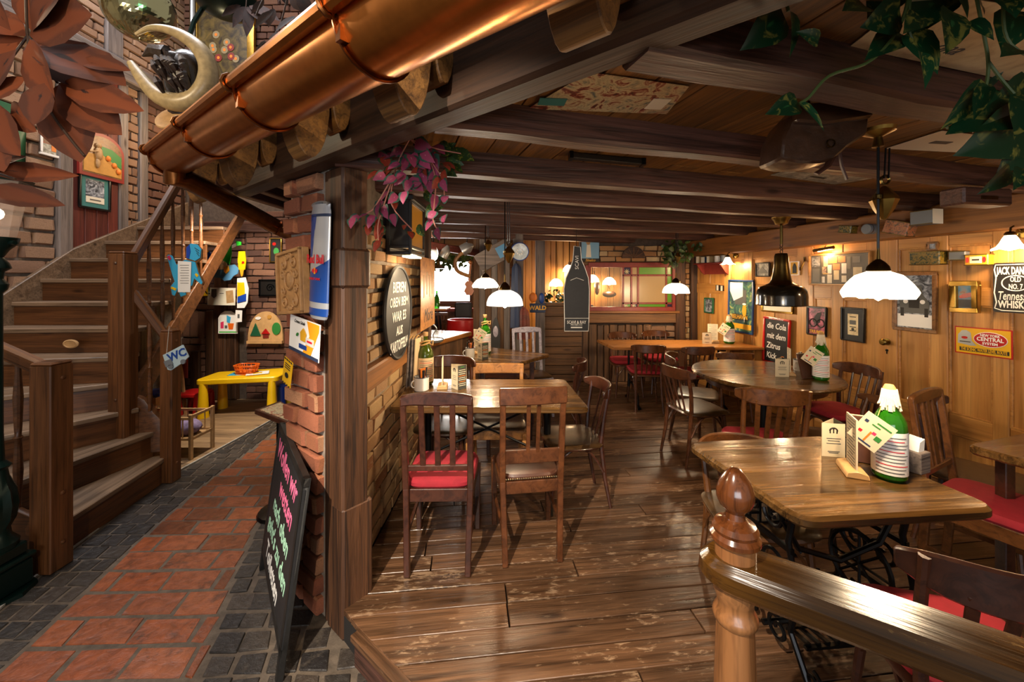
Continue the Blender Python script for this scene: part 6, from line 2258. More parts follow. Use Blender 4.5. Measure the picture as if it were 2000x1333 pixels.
# ================================================================ STAIR HALL WALL
t, w, h, a, b = framed('beer_poster', 'white framed beer poster on the half timbered wall', 'left', (71, 124, 236, 308), 'white_paper', 0.025, 'art_mount', 'poster')
poly(t, 'bottle_print', 'orange_ink', [(-a * 0.12, -b * 0.4), (a * 0.08, -b * 0.4), (a * 0.08, b * 0.0), (a * 0.02, b * 0.2), (a * 0.02, b * 0.42), (-a * 0.06, b * 0.42), (-a * 0.06, b * 0.2), (-a * 0.12, b * 0.0)], 0.011)
rect(t, 'glass_print', 'red_paint', a * 0.25, -b * 0.15, a * 0.16, b * 0.5, 0.011)
rect(t, 'label_print', 'red_enamel', -a * 0.32, -b * 0.15, a * 0.28, b * 0.1, 0.011)
rect(t, 'name_print', 'ink', -a * 0.02, -b * 0.16, a * 0.18, b * 0.14, 0.0128)
t, w, h, a, b = framed('photo_frame', 'black framed photograph in a teal mount on the red boards', 'left', (144, 205, 340, 410), 'frame_black', 0.022, 'art_bw', mount='frame_teal', mw=0.05, off=0.05)
rect(t, 'caption', 'paper', 0, -b * 0.36, a, b * 0.26, 0.0112)
rect(t, 'caption_line', 'grey_ink', 0, -b * 0.36, a * 0.6, 0.012, 0.0135)
m_, w, h = hang('left', 143, 228, 262, 350, 0.05)
t = thing('arched_relief', 'red arched wooden relief of a standing figure and small animals', 'picture', m=m_)


def arch(w, h, k=12):
    return [(-w / 2, -h / 2), (w / 2, -h / 2), (w / 2, h * 0.12)] + [(w / 2 * math.cos(a), h * 0.12 + h * 0.38 * math.sin(a)) for a in [math.pi * i / k for i in range(1, k)]] + [(-w / 2, h * 0.12)]


plain('relief_ochre', 'c08a3c', 0.6, noise=0.1)
poly(t, 'frame', 'frame_red', arch(w, h), 0, 0.03)
poly(t, 'backdrop', 'frame_wood', arch(w * 0.88, h * 0.86), 0.028, 0.004)
poly(t, 'ground', 'relief_ochre', [(-w * 0.42, -h * 0.4), (w * 0.42, -h * 0.4), (w * 0.42, -h * 0.2), (0, h * 0.02), (-w * 0.42, -h * 0.02)], 0.031, 0.005)
poly(t, 'hedge', 'green_ink', [(-w * 0.05, h * 0.02), (w * 0.42, -h * 0.18), (w * 0.42, h * 0.08), (w * 0.2, h * 0.2), (-w * 0.05, h * 0.22)], 0.030, 0.005)
mb = MB()
mb.ball((-w * 0.12, h * 0.2, 0.045), 0.032, 8, 6, (1, 1, 0.6))
mb.ball((-w * 0.12, h * 0.02, 0.045), 0.05, 8, 6, (0.8, 1.7, 0.5))
mb.ball((-w * 0.14, -h * 0.18, 0.045), 0.035, 8, 6, (0.7, 1.8, 0.5))
mb.bar((-w * 0.14, h * 0.08, 0.06), (-w * 0.34, h * 0.02, 0.06), 0.012, 0.012)
mb.build('figure', 'pale_wood', t)
for x, y in ((w * 0.1, -h * 0.02), (w * 0.24, -h * 0.14), (w * 0.34, -h * 0.26)):
    MB().ball((x, y, 0.042), 0.035, 8, 6, (0.8, 1, 0.5)).build('animal', 'orange_ink', t)
t, w, h, a, b = framed('green_window_frame', 'green painted window frame at the left edge', 'left', (-40, 38, 200, 345), 'frame_green', 0.09, 'dark_void', 'window frame')
t, w, h, a, b = framed('flower_painting', 'large gold framed flower painting high on the stair hall wall', 'backleft', (382, 505, -70, 168), 'frame_gold', 0.10, 'art_flower', 'painting', off=0.06, depth=0.05)
plain('label_dim', '8a7a58', 0.6)
rr = random.Random(9)
for k in range(9):
    x, y = rr.uniform(-0.22, 0.3) * a, -b * 0.22 + rr.uniform(-0.14, 0.14) * b
    ell(t, 'blossom_print', 'label_dim' if k < 6 else 'red_paint', x, y, 0.05, 0.055, 0.012 + 0.0006 * k)
    ell(t, 'blossom_heart', 'orange_ink', x, y, 0.02, 0.022, 0.0145 + 0.0006 * k)
# standing silver pipe beside the painting
p0, p1 = P(376, 230, 5.7), P(372, -40, 5.7)
t = thing('wall_pipe', 'thin silver pipe beside the flower painting', 'pipe', (p0.x, p0.y, p0.z))
MB().tube([(0, 0, 0), (0, 0, 2.6)], 0.03, 10).build('pipe', 'silver', t)
MB().tube([(0, 0, 0.9), (0, 0, 0.96)], 0.038, 10).build('collar', 'silver', t)

# mirror ball
mp = P(272, 18, 3.5)
s = NT('mirror_facets')
s.set(Base_Color='b8b890', Metallic=1.0, Roughness=0.12)
t = thing('mirror_ball', 'glittering mirror ball hanging high in the stair hall', 'mirror ball', mp)
mb = MB().ball((0, 0, 0), 0.26, 60, 32)
jr = random.Random(2)
mb.v = [tuple(c * jr.uniform(0.992, 1.008) for c in p) for p in mb.v]
mb.build('ball', 'mirror_facets', t, smooth=False)
MB().tube([(0, 0, 0.25), (0, 0, 2.0)], 0.006, 6).build('cable', 'iron', t)
MB().lathe([(0.03, 0.25), (0.03, 0.30), (0, 0.30)], 10).build('cap', 'silver', t)
lamp('SPOT', 'green_party_light', P(330, -160, 2.2), 60, (0.15, 1.0, 0.45), 0.05, mp, rad(30))
# horned carving
hy = 3.1
hp = P(345, 165, hy)
t = thing('horned_carving', 'dark carved head with a huge curved pale horn', 'trophy', hp)
sc = hy / FP
plain('horn', '9a8660', 0.35, noise=0.25)
cu = [(-78, 46, 0.35), (-60, 20, 0.6), (-30, -14, 0.85), (5, -30, 1.0), (40, -26, 1.0), (66, 0, 1.0), (72, 36, 0.95), (56, 70, 0.85), (24, 96, 0.65), (-10, 110, 0.45), (-42, 112, 0.3), (-68, 100, 0.16)]
cu = [(x, y - 10, k) for x, y, k in cu]


def smooth_path(pts, n=4):
    out = []
    for i in range(len(pts) - 1):
        p0_, p1_, p2_, p3_ = [V(pts[max(0, min(len(pts) - 1, i + q))]) for q in (-1, 0, 1, 2)]
        for k in range(n):
            f = k / n
            out.append(0.5 * ((2 * p1_) + (p2_ - p0_) * f + (2 * p0_ - 5 * p1_ + 4 * p2_ - p3_) * f * f + (3 * p1_ - p0_ - 3 * p2_ + p3_) * f ** 3))
    out.append(V(pts[-1]))
    return out


q = smooth_path([(x * sc, -0.05, y * sc) for x, y, k in cu])
rs_ = smooth_path([(k, 0, 0) for x, y, k in cu])
MB().tube(q, [0.068 * p.x for p in rs_], 14).build('horn', 'horn', t)
plain('dark_carving', '22140c', 0.3, bump=0.5, noise=0.3, coat=0.3)
mb = MB()
mb.ball((0.03, 0.05, 0.06), 0.17, 12, 8, (1.0, 0.7, 1.4))
mb.ball((-0.06, 0.0, 0.20), 0.08, 12, 8, (1.5, 0.8, 0.7))
mb.ball((0.10, 0.04, 0.12), 0.07, 10, 6, (0.8, 0.8, 1.6))
mb.ball((0.0, 0.05, -0.16), 0.10, 10, 8, (1.0, 0.8, 1.3))
mb.ball((0.08, 0.05, -0.26), 0.07, 10, 6)
mb.tube([(-0.06, -0.02, 0.22), (-0.16, -0.04, 0.24), (-0.22, -0.05, 0.19)], [0.07, 0.045, 0.005], 8)
jr = random.Random(6)
for k in range(16):
    x, z = jr.uniform(-0.1, 0.16), jr.uniform(-0.05, 0.22)
    mb.tube([(x, -0.10, z), (x + 0.05, -0.13, z - 0.06), (x + 0.07, -0.09, z - 0.14)], [0.012, 0.03, 0.004], 6)
mb.build('carved_head', 'dark_carving', t)
for k in range(7):
    MB().tube([(-0.02 + 0.02 * k, -0.09, 0.22 - 0.02 * k), (0.04 + 0.02 * k, -0.10, 0.05 - 0.02 * k)], [0.012, 0.004], 6).build('feather', 'dark_carving', t)
MB().lathe([(0.045, -0.01), (0.115, -0.01), (0.12, 0.0), (0.115, 0.01), (0.045, 0.01)], 24).build('pierced_plate', 'pale_wood', t, m=T(-0.02, -0.02, -0.27) @ Matrix.Rotation(rad(60), 4, 'X'))
MB().tube([(0.05, 0.1, 0.1), (0.3, 1.2, 0.1), (0.3, 2.6, 0.1)], 0.02, 8).build('mounting_rod', 'iron', t)

# ================================================================ PLAY CORNER
plain('toy_yellow', 'f0c010', 0.35)
plain('toy_red', 'b01818', 0.35)
plain('toy_blue', '1c44a8', 0.35)
plain('toy_orange', 'e86a18', 0.4)
plain('toy_cyan', '38a8d8', 0.5)
plain('toy_green', '2cb830', 0.5)
plain('toy_skin', 'f0c898', 0.6)
plain('toy_sky', '5a94c0', 0.6)
plain('felt_pink', 'd83060', 0.7)
plain('plaid', '7a6a8a', 0.9, noise=0.4)


def small_table(name, label, pts, z, th, mat, leg_top, leg_bot, inset, cat, group=None):
    t = thing(name, label, cat, group=group)
    slab(t, 'top', rounded([V((*p, z)) for p in pts], 0.07 if len(pts) == 4 else 0.02), th, mat, (1, 0, 0), bevel=0.012)
    c = sum((V((*p, 0)) for p in pts), V()) / len(pts)
    for p in pts:
        q = c + (V((*p, 0)) - c) * inset
        MB().lathe([(leg_bot, LOW), (leg_top, z - th * 0.8), (0, z - th * 0.8)], 14, (q.x, q.y, 0)).build('leg', mat, t)
    rebase(t, (c.x, c.y, LOW))
    return t


small_table('play_table', 'yellow plastic children table in the play corner', [(-3.98, 5.0), (-3.05, 5.18), (-3.10, 5.74), (-4.02, 5.46)], 0.33, 0.07, 'toy_yellow', 0.045, 0.065, 0.84, 'table')
small_table('play_stool', 'red plastic stool in front of the yellow table', [(-4.34, 5.1), (-4.02, 5.12), (-4.02, 5.42), (-4.34, 5.4)], 0.12, 0.05, 'toy_red', 0.04, 0.055, 0.75, 'stool', 'plastic stools of the play corner')
small_table('play_stool', 'blue plastic stool right of the yellow table', [(-3.2, 5.45), (-2.92, 5.45), (-2.92, 5.72), (-3.2, 5.72)], 0.16, 0.05, 'toy_blue', 0.04, 0.055, 0.75, 'stool', 'plastic stools of the play corner')
for k, (mt, dx, rz, lab) in enumerate((('toy_cyan', -0.06, 0.2, 'blue sheet of colouring paper under the orange basket'), ('toy_orange', 0.05, -0.2, 'orange sheet of colouring paper under the basket'), ('white_paper', 0.16, 0.5, 'white sheet of paper beside the basket'))):
    t = thing('colouring_sheet', lab, 'paper', (-3.56 + dx, 5.34, 0.331 + 0.004 * k), rz, 'sheets on the yellow table')
    MB().box((0, 0, 0.001), (0.26, 0.19, 0.003)).build('sheet', mt, t)
    rect(t, 'drawing', 'toy_yellow', 0.0, 0.0, 0.1, 0.08, 0.003, 0.0008)
t = thing('toy_basket', 'orange slotted plastic basket on the yellow table', 'basket', (-3.56, 5.36, 0.345))
MB().box((0, 0, 0.006), (0.22, 0.15, 0.012)).build('bottom', 'toy_orange', t, bevel=0.003)
mb = MB()
for z, k in ((0.05, 1.0), (0.10, 1.1)):
    mb.tube([(0.13 * k * math.copysign(abs(math.cos(a)) ** 0.6, math.cos(a)), 0.09 * k * math.copysign(abs(math.sin(a)) ** 0.6, math.sin(a)), z) for a in [2 * math.pi * i / 24 for i in range(24)]], 0.008, 6, closed=True)
mb.build('rim', 'toy_orange', t)
for i in range(24):
    a = 2 * math.pi * i / 24
    c_, s_ = math.copysign(abs(math.cos(a)) ** 0.6, math.cos(a)), math.copysign(abs(math.sin(a)) ** 0.6, math.sin(a))
    MB().bar((0.11 * c_, 0.075 * s_, 0.004), (0.142 * c_, 0.098 * s_, 0.10), 0.008, 0.014).build('rib', 'toy_orange', t)
# doll crib
t = thing('doll_crib', 'small wooden doll crib with bedding at the foot of the stairs', 'crib', (-3.42, 4.02, LOW))
for x in (-0.3, 0.3):
    for y in (-0.14, 0.14):
        MB().box((x, y, 0.22), (0.03, 0.03, 0.44)).build('corner_post', 'pale_wood', t, bevel=0.003)
    for z in (0.2, 0.42):
        MB().box((x, 0, z), (0.02, 0.28, 0.025)).build('end_rail', 'pale_wood', t)
for y in (-0.14, 0.14):
    for z in (0.2, 0.40):
        MB().box((0, y, z), (0.6, 0.018, 0.025)).build('side_rail', 'pale_wood', t)
    for k in range(6):
        MB().tube([(-0.22 + 0.088 * k, y, 0.2), (-0.22 + 0.088 * k, y, 0.4)], 0.006, 6).build('bar', 'pale_wood', t)
MB().box((0, 0, 0.19), (0.58, 0.26, 0.015)).build('slat_base', 'pale_wood', t)
t = thing('doll_bedding', 'plaid doll blanket bundled in the crib', 'blanket', (-3.38, 4.02, LOW + 0.2))
MB().ball((0.1, 0, 0.07), 0.12, 12, 8, (1.2, 0.9, 0.7)).build('pillow', 'plaid', t)
MB().ball((-0.1, 0, 0.045), 0.12, 12, 8, (1.3, 0.95, 0.4)).build('blanket', 'felt_pink', t)
# toy bench under the stairs
t = thing('toy_bench', 'low pale bench under the stairs with a toy box', 'bench', (-4.1, 4.5, LOW))
MB().box((0, 0, 0.34), (0.5, 0.3, 0.03)).build('top', 'pale_wood', t, bevel=0.004)
for s_ in (-1, 1):
    MB().box((s_ * 0.22, 0, 0.16), (0.03, 0.26, 0.33)).build('leg', 'pale_wood', t)
t = thing('toy_box', 'wooden toy box of coloured bricks on the pale bench', 'toy', (-4.05, 4.46, LOW + 0.356))
mb = MB()
for c, d in (((0, -0.09, 0.05), (0.3, 0.012, 0.10)), ((0, 0.09, 0.05), (0.3, 0.012, 0.10)), ((-0.15, 0, 0.05), (0.012, 0.19, 0.1)), ((0.15, 0, 0.05), (0.012, 0.19, 0.1))):
    mb.box(c, d)
mb.build('box', 'light_wood', t)
for k, (mt, x) in enumerate((('toy_red', -0.08), ('toy_yellow', 0.0), ('toy_blue', 0.08), ('toy_blue', 0.11))):
    MB().box((x, 0.0, 0.10 + 0.02 * (k % 3)), (0.07, 0.1, 0.06), Matrix.Rotation(0.4 * k, 3, 'Z')).build('toy_brick', mt, t, bevel=0.004)
# easel
t = thing('toy_easel', 'pale folding easel leg frame beside the red stool', 'easel', (-4.45, 5.3, LOW))
for s_ in (-1, 1):
    MB().bar((s_ * 0.12 + 0.1, -0.12, 0), (s_ * 0.04, 0, 0.85), 0.025, 0.025, up=(0, 1, 0)).build('leg', 'pale_wood', t)
MB().box((0.02, -0.03, 0.6), (0.3, 0.012, 0.3)).build('panel', 'red_paint', t)
# knight cut-out on the balusters
ky = 3.95
kp_ = P(362, 526, ky)
t = thing('knight_cutout', 'light blue wooden knight figure with a paper notice on the banisters', 'figure', kp_)
sc = ky / FP
fmx = Matrix.Rotation(rad(90), 4, 'X')


def cut(name, mat, pts, yo, th=0.012):
    return MB().prism([(x * sc, -yo, -y * sc) for x, y in pts], (0, th, 0)).build(name, mat, t)


cut('back_board', 'frame_wood', [(-28, -26), (-33, -30), (-37, -27), (-26, 10), (-22, 24), (-30, 34), (-26, 52), (-20, 54), (-14, 40), (-8, 56), (4, 52), (0, 40), (16, 34), (20, 22), (34, 32), (36, 26), (28, 8), (22, -12), (32, -20), (33, -38), (22, -50), (8, -48), (2, -32), (2, -20), (-12, -14), (-20, -8)], 0.0)
cut('armour', 'toy_cyan', [(-26, -26), (-32, -28), (-35, -26), (-25, 10), (-20, 24), (-28, 34), (-25, 50), (-20, 52), (-14, 38), (-8, 54), (2, 50), (0, 38), (14, 32), (18, 18), (32, 30), (34, 26), (26, 8), (20, -14), (0, -18), (-10, -12), (-18, -8)], 0.006)
cut('helmet', 'toy_cyan', [(4, -22), (4, -42), (12, -50), (24, -48), (32, -38), (30, -22), (20, -16)], 0.010)
cut('helmet_shade', 'toy_blue', [(4, -22), (4, -42), (10, -48), (12, -34), (9, -20)], 0.014, 0.006)
for k in range(3):
    cut('visor_slit', 'ink', [(20 + 2 * k, -42 + 5 * k), (29, -36 + 5 * k), (29, -35 + 5 * k), (20 + 2 * k, -41 + 5 * k)], 0.014, 0.006)
cut('arm_stripe', 'felt_pink', [(-34, -24), (-30, -27), (-26, -20), (-30, -17)], 0.010, 0.006)
cut('leg_stripe', 'toy_yellow', [(-26, 34), (-16, 38), (-18, 42), (-27, 38)], 0.010, 0.006)
cut('leg_stripe', 'toy_yellow', [(-6, 40), (2, 42), (0, 46), (-8, 44)], 0.010, 0.006)
cut('sleeve_stripe', 'toy_yellow', [(22, 8), (27, 12), (24, 16), (20, 11)], 0.010, 0.006)
cut('notice', 'white_paper', [(-12, -16), (14, -14), (12, 45), (-12, 45)], 0.016, 0.004)
for k in range(8):
    cut('notice_line', 'grey_ink', [(-8 + (k % 3), -8 + 5 * k), (10 - (k % 2), -8 + 5 * k), (10 - (k % 2), -7.2 + 5 * k), (-8 + (k % 3), -7.2 + 5 * k)], 0.0175, 0.002)
# gnome and cloud cut-out
gy = 5.55
t = thing('gnome_cutout', 'wooden gnome in a green hat lying over a blue cloud', 'figure', P(432, 505, gy))
sc = gy / FP
cut('cloud', 'toy_sky', [(-18, 28), (-18, 20), (-8, 12), (10, 14), (26, 12), (34, 20), (32, 30), (24, 34), (18, 42), (6, 44), (-2, 38), (-12, 38)], 0.0)
cut('hat', 'toy_green', [(-6, -34), (20, -36), (22, -10), (18, 12), (4, 4), (-6, -12)], 0.02)
cut('face', 'toy_skin', [(-10, 16), (-8, 6), (2, 2), (12, 8), (14, 16), (6, 22), (-4, 22)], 0.024)
cut('tunic', 'felt_pink', [(-2, -34), (6, -48), (8, -30), (-10, 2), (-18, 4), (-14, -8)], 0.012)
cut('trousers', 'toy_skin', [(-14, -10), (-4, -22), (0, -12), (-12, 4)], 0.03)
cut('boot', 'toy_blue', [(-28, -8), (-22, -14), (-18, -6), (-20, 4), (-26, 2)], 0.014)
cut('sleeve', 'white_paper', [(22, -26), (30, -30), (30, -24), (22, -20)], 0.012)
cut('glove', 'toy_green', [(30, -34), (40, -32), (40, -26), (32, -24)], 0.016)
cut('foot', 'logo_yellow', [(8, 18), (16, 14), (18, 24), (12, 30), (8, 26)], 0.028)
for dx in (0, 6):
    cut('eye', 'ink', [(dx - 0.8, 10), (dx + 0.8, 10), (dx + 0.8, 11.6), (dx - 0.8, 11.6)], 0.026, 0.004)
t = thing('pencil_cutout', 'yellow wooden pencil figure hanging by the brick column', 'figure', P(472, 517, gy))
cut('pencil', 'toy_yellow', [(-6, -26), (6, -26), (8, -8), (6, 10), (-6, 10), (-8, -8)], 0.0)
cut('tip', 'gold_ink', [(-4, 10), (4, 10), (2, 22), (0, 24), (-1, 22)], 0.004)
cut('nose', 'toy_red', [(1, -6), (5, -6), (5, -2), (1, -2)], 0.008)
t = thing('clown_cutout', 'yellow and blue painted figure under the pencil', 'figure', P(473, 572, gy))
cut('board', 'white_paper', [(-10, -28), (6, -30), (12, -8), (10, 20), (4, 30), (-10, 30)], 0.0)
cut('body', 'toy_yellow', [(-9, -20), (4, -20), (6, 6), (-9, 14)], 0.008)
cut('shorts', 'toy_blue', [(-8, 8), (8, 2), (8, 16), (-8, 20)], 0.012)
t = thing('note_card', 'small white card hanging under the painted figure', 'card', P(466, 618, gy))
cut('sheet', 'white_paper', [(-6, -12), (7, -11), (6, 11), (-6, 12)], 0.0, 0.003)
cut('ink_mark', 'grey_ink', [(-2, -4), (2, -4), (2, 4), (-2, 4)], 0.002, 0.002)
t = thing('yellow_poster', 'yellow poster with black lettering behind the knight', 'poster', P(389, 535, gy))
cut('sheet', 'yellow_enamel', [(-20, -40), (18, -45), (18, 43), (-20, 44)], 0.0, 0.004)
text(t, 'lettering', 'KER!', 0.14, 'ink', T(0.02, -0.006, -0.24) @ fmx, bold=0.002)
text(t, 'lettering', 'ALL', 0.13, 'ink', T(-0.02, -0.006, -0.12) @ fmx, bold=0.002)
t = thing('letter_card', 'cream letter card pinned on the timber behind the cloud', 'card', P(433, 579, gy))
cut('sheet', 'paper', [(-27, -17), (27, -16), (26, 18), (-28, 17)], 0.0, 0.004)
cut('stain_print', 'pale_wood', [(8, -10), (22, -12), (24, 12), (10, 14)], 0.002, 0.003)
cut('crest_print', 'grey_ink', [(-20, -14), (-10, -14), (-10, 0), (-15, 4), (-20, 0)], 0.002, 0.003)
cut('ink_line', 'ink', [(-4, -6), (4, -6), (4, -5), (-4, -5)], 0.002, 0.003)
t = thing('child_drawing', 'arched childrens drawing pinned on the dark timber', 'drawing', P(445, 630, 5.7))
sc = 5.7 / FP
cut('sheet', 'white_paper', [(-19, 22), (-19, -8), (-14, -17), (-6, -22), (6, -22), (14, -17), (19, -8), (19, 22)], 0.0, 0.004)
for mt, p in (('toy_cyan', [(-2, -14), (6, -10), (4, 2), (-2, 0)]), ('toy_orange', [(0, 2), (12, 2), (10, 14), (2, 14)]), ('felt_pink', [(-14, 0), (-8, -2), (-8, 12), (-14, 12)]), ('toy_green', [(-17, 18), (17, 18), (17, 20), (-17, 20)]), ('grey_ink', [(-6, 6), (-1, 6), (-1, 12), (-6, 12)])):
    cut('crayon_mark', mt, p, 0.002, 0.003)
# arched wooden village picture
m_, w, h = hang('backleft', 490, 558, 608, 667, 0.04)
t = thing('village_relief', 'arched wooden picture of trees and a red roofed house', 'picture', m=m_)
MB().prism([(-w / 2, -h / 2, 0), (w / 2, -h / 2, 0)] + [(w / 2 * math.cos(a), -h / 2 + h * math.sin(a) ** 0.8, 0) for a in [math.pi * i / 16 for i in range(1, 16)]], (0, 0, 0.03)).build('board', 'light_wood', t)
MB().box((0, -h / 2, 0.03), (w, 0.04, 0.06)).build('ledge', 'light_wood', t)
poly(t, 'fir', 'frame_green', [(-w * 0.42, -h * 0.3), (-w * 0.12, -h * 0.3), (-w * 0.27, h * 0.12)], 0.03, 0.012)
ell(t, 'round_tree', 'green_ink', w * 0.32, -h * 0.06, w * 0.12, h * 0.2, 0.03, 0.012)
rect(t, 'house', 'red_paint', w * 0.02, -h * 0.3, w * 0.16, h * 0.14, 0.034, 0.01)
poly(t, 'house_roof', 'toy_red', [(-w * 0.1, -h * 0.23), (w * 0.14, -h * 0.23), (w * 0.02, -h * 0.06)], 0.034, 0.014)
ell(t, 'cloud', 'white_paper', -w * 0.2, h * 0.28, w * 0.08, h * 0.05, 0.03, 0.01)
ell(t, 'sun', 'relief_ochre', w * 0.12, h * 0.32, w * 0.06, w * 0.06, 0.03, 0.01)
m_, w, h = hang('backleft', 510, 553, 546, 579, 0.03)
t = thing('oven_door', 'black cast iron oven door set in the brick wall', 'oven door', m=m_)
MB().box((0, 0, 0), (w, h, 0.04)).build('door', 'frame_black', t, bevel=0.006)
mb = MB()
for c, d in (((0, h * 0.44), (w, 0.02)), ((0, -h * 0.44), (w, 0.02)), ((-w * 0.46, 0), (0.02, h)), ((w * 0.46, 0), (0.02, h))):
    mb.box((c[0], c[1], 0.026), (d[0], d[1], 0.016))
mb.tube(scroll((0, 0, 0.024), (1, 0, 0), (0, 1, 0), 0.06, 1.5, 1), 0.008, 6)
mb.build('raised_frame', 'iron', t)
t, w, h, a, b = framed('flower_picture', 'narrow gold framed flower picture beside the pier', 'backleft', (531, 554, 466, 513), 'frame_gold', 0.014, 'dark_void', off=0.04)
ell(t, 'bloom_print', 'red_enamel', -a * 0.15, b * 0.28, a * 0.18, a * 0.16, 0.011)
ell(t, 'leaf_print', 'green_ink', a * 0.05, -b * 0.05, a * 0.28, b * 0.16, 0.011)
# WC sign hung on the newel
wy = 3.3
t = thing('toilet_sign', 'pale hanging enamel sign with the letters WC on the newel post', 'sign', P(343, 699, wy))
sc = wy / FP
plain('sign_pale', 'a8bcc4', 0.35)
mt_ = Matrix.Rotation(rad(-22), 4, 'Y')
mb = MB().prism([mt_ @ V((x * sc, 0, -y * sc)) for x, y in ((-22, -14), (22, -18), (24, 8), (10, 14), (-18, 20), (-24, 16))], (0, 0.012, 0))
mb.build('plate', 'sign_pale', t, bevel=0.002)
text(t, 'lettering', 'WC', 0.09, 'blue_ink', mt_ @ T(0.02, -0.002, 0.015) @ fmx, bold=0.003)
for x in (-14, 12):
    MB().lathe([(0.02, 0), (0.02, 0.012), (0, 0.012)], 12).build('wheel', 'cup_grey', t, m=mt_ @ T(x * sc, 0, -0.055) @ Matrix.Rotation(rad(90), 4, 'X'))
MB().box((0, 0, 0), (0.06, 0.016, 0.05)).build('engine_print', 'cup_grey', t, m=mt_ @ T(-0.065, -0.004, -0.02))
mb = MB()
mb.tube([mt_ @ V((-0.06, 0.004, 0.06)), (-0.07, 0.02, 0.26)], 0.002, 5)
mb.build('string', 'pale_strip', t)
# ================================================================ THINGS ON THE TABLES
plain('bottle_green', '2a7a14', 0.06, trans=0.55, ior=1.5)
plain('bottle_olive', '4a5a10', 0.06, trans=0.5, ior=1.5)
plain('burlap', 'b89058', 0.95, bump=0.5, noise=0.25)
plain('frayed_cloth', 'd8ccb4', 0.95, bump=0.5, noise=0.15)
plain('label_cream', 'd0b48c', 0.75)
plain('card_dark', '3a3a34', 0.6)
plain('card_cream', 'd8c8a8', 0.7)
plain('enamel_rim', '202838', 0.3)


def bottle(label, loc, rz, H=0.38, r=0.057, glass='bottle_green', lab='white_paper', cap='frayed_cloth', card=True):
    t = thing('bottle', label, 'bottle', loc, rz, 'menu bottles on the tables')
    pf = [(0, 0.006), (r * 0.8, 0.0), (r, 0.015), (r, H * 0.56), (r * 0.94, H * 0.64), (r * 0.62, H * 0.74), (r * 0.34, H * 0.82), (r * 0.27, H * 0.88), (r * 0.27, H * 0.96), (r * 0.31, H * 0.97), (r * 0.31, H), (0, H)]
    MB().lathe(pf, 24).build('glass_body', glass, t)
    lb = MB().lathe([(r + 0.0012, H * 0.08), (r + 0.0012, H * 0.54)], 20, a0=rad(175), a1=rad(365)).build('paper_label', lab, t)
    mb, mr = MB(), MB()
    for k in range(11):
        z = H * (0.11 + 0.037 * k)
        red = k in (2, 6, 9)
        (mr if red else mb).lathe([(r + 0.0019, z), (r + 0.0019, z + 0.0035)], 10, a0=rad(225), a1=rad(320 + 8 * (k % 3)))
    mb.build('label_lines', 'grey_ink', t)
    mr.build('label_heading', 'logo_red', t)
    if cap == 'frayed_cloth':
        wv = lambda a, rr_, z: (rr_ * (1 + 0.14 * math.cos(5 * a) * min(1, (H * 1.01 - z) / (H * 0.2))), z + 0.012 * math.sin(3 * a) * (1 if z < H * 0.85 else 0))
        MB().lathe([(r * 0.52, H * 0.79), (r * 0.42, H * 0.87), (r * 0.36, H * 0.93), (r * 0.37, H * 0.99), (r * 0.25, H * 1.025), (0, H * 1.03)], 20, wave=wv).build('cloth_cap', 'burlap', t)
        mb = MB()
        rr_ = random.Random(5)
        for k in range(26):
            a = rad(200) + rad(170) * k / 25
            d = V((math.cos(a), math.sin(a), 0))
            mb.tube([d * r * 0.40 + V((0, 0, H * 0.98)), d * r * 0.52 + V((0, 0, H * 0.86)), d * r * rr_.uniform(0.55, 0.72) + V((0, 0, H * rr_.uniform(0.74, 0.82)))], 0.0028, 4)
        mb.build('fringe', cap, t)
    else:
        MB().lathe([(r * 0.3, H * 0.95), (r * 0.34, H * 0.96), (r * 0.34, H * 1.03), (0, H * 1.03)], 14).build('cork', 'pale_wood', t)
        mb = MB()
        for k in range(2):
            mb.tube([(r * 0.55 * math.cos(a), r * 0.55 * math.sin(a), H * (0.80 + 0.035 * k) + 0.012 * math.cos(a + k)) for a in [2 * math.pi * q / 16 for q in range(16)]], 0.007, 6, closed=True)
        mb.tube([(r * 0.5, -r * 0.2, H * 0.84), (r * 0.95, -r * 0.3, H * 0.87), (r * 0.9, -r * 0.3, H * 0.78), (r * 0.5, -r * 0.2, H * 0.80)], 0.006, 6)
        mb.build('raffia_bow', 'burlap', t)
    if card:
        m = T(-r * 0.95, -r * 1.25, H * 0.52) @ Matrix.Rotation(rad(-12), 4, 'Z') @ Matrix.Rotation(rad(90), 4, 'X') @ Matrix.Rotation(rad(-32), 4, 'Z')
        c = MB().box((0, 0, 0), (0.105, 0.135, 0.0016)).build('tag_card', 'card_cream', t, m=m)
        for mt, x, y, a, b in (('green_ink', 0.02, 0.045, 0.05, 0.006), ('green_ink', 0.0, 0.03, 0.03, 0.005), ('logo_red', -0.03, -0.02, 0.012, 0.012), ('green_ink', 0.03, -0.012, 0.02, 0.02), ('book_blue', -0.035, 0.03, 0.012, 0.012), ('orange_ink', 0.0, -0.025, 0.006, 0.05), ('felt_pink', 0.01, 0.0, 0.012, 0.012), ('book_blue', 0.0, -0.055, 0.06, 0.006)):
            MB().box((x, y, 0.0012), (a, b, 0.001)).build('tag_print', mt, c)
        MB().tube([(-r * 0.6, -r * 0.9, H * 0.70), (-r * 0.4, -r * 0.4, H * 0.80)], 0.0018, 4).build('tag_string', 'burlap', t)
    return t


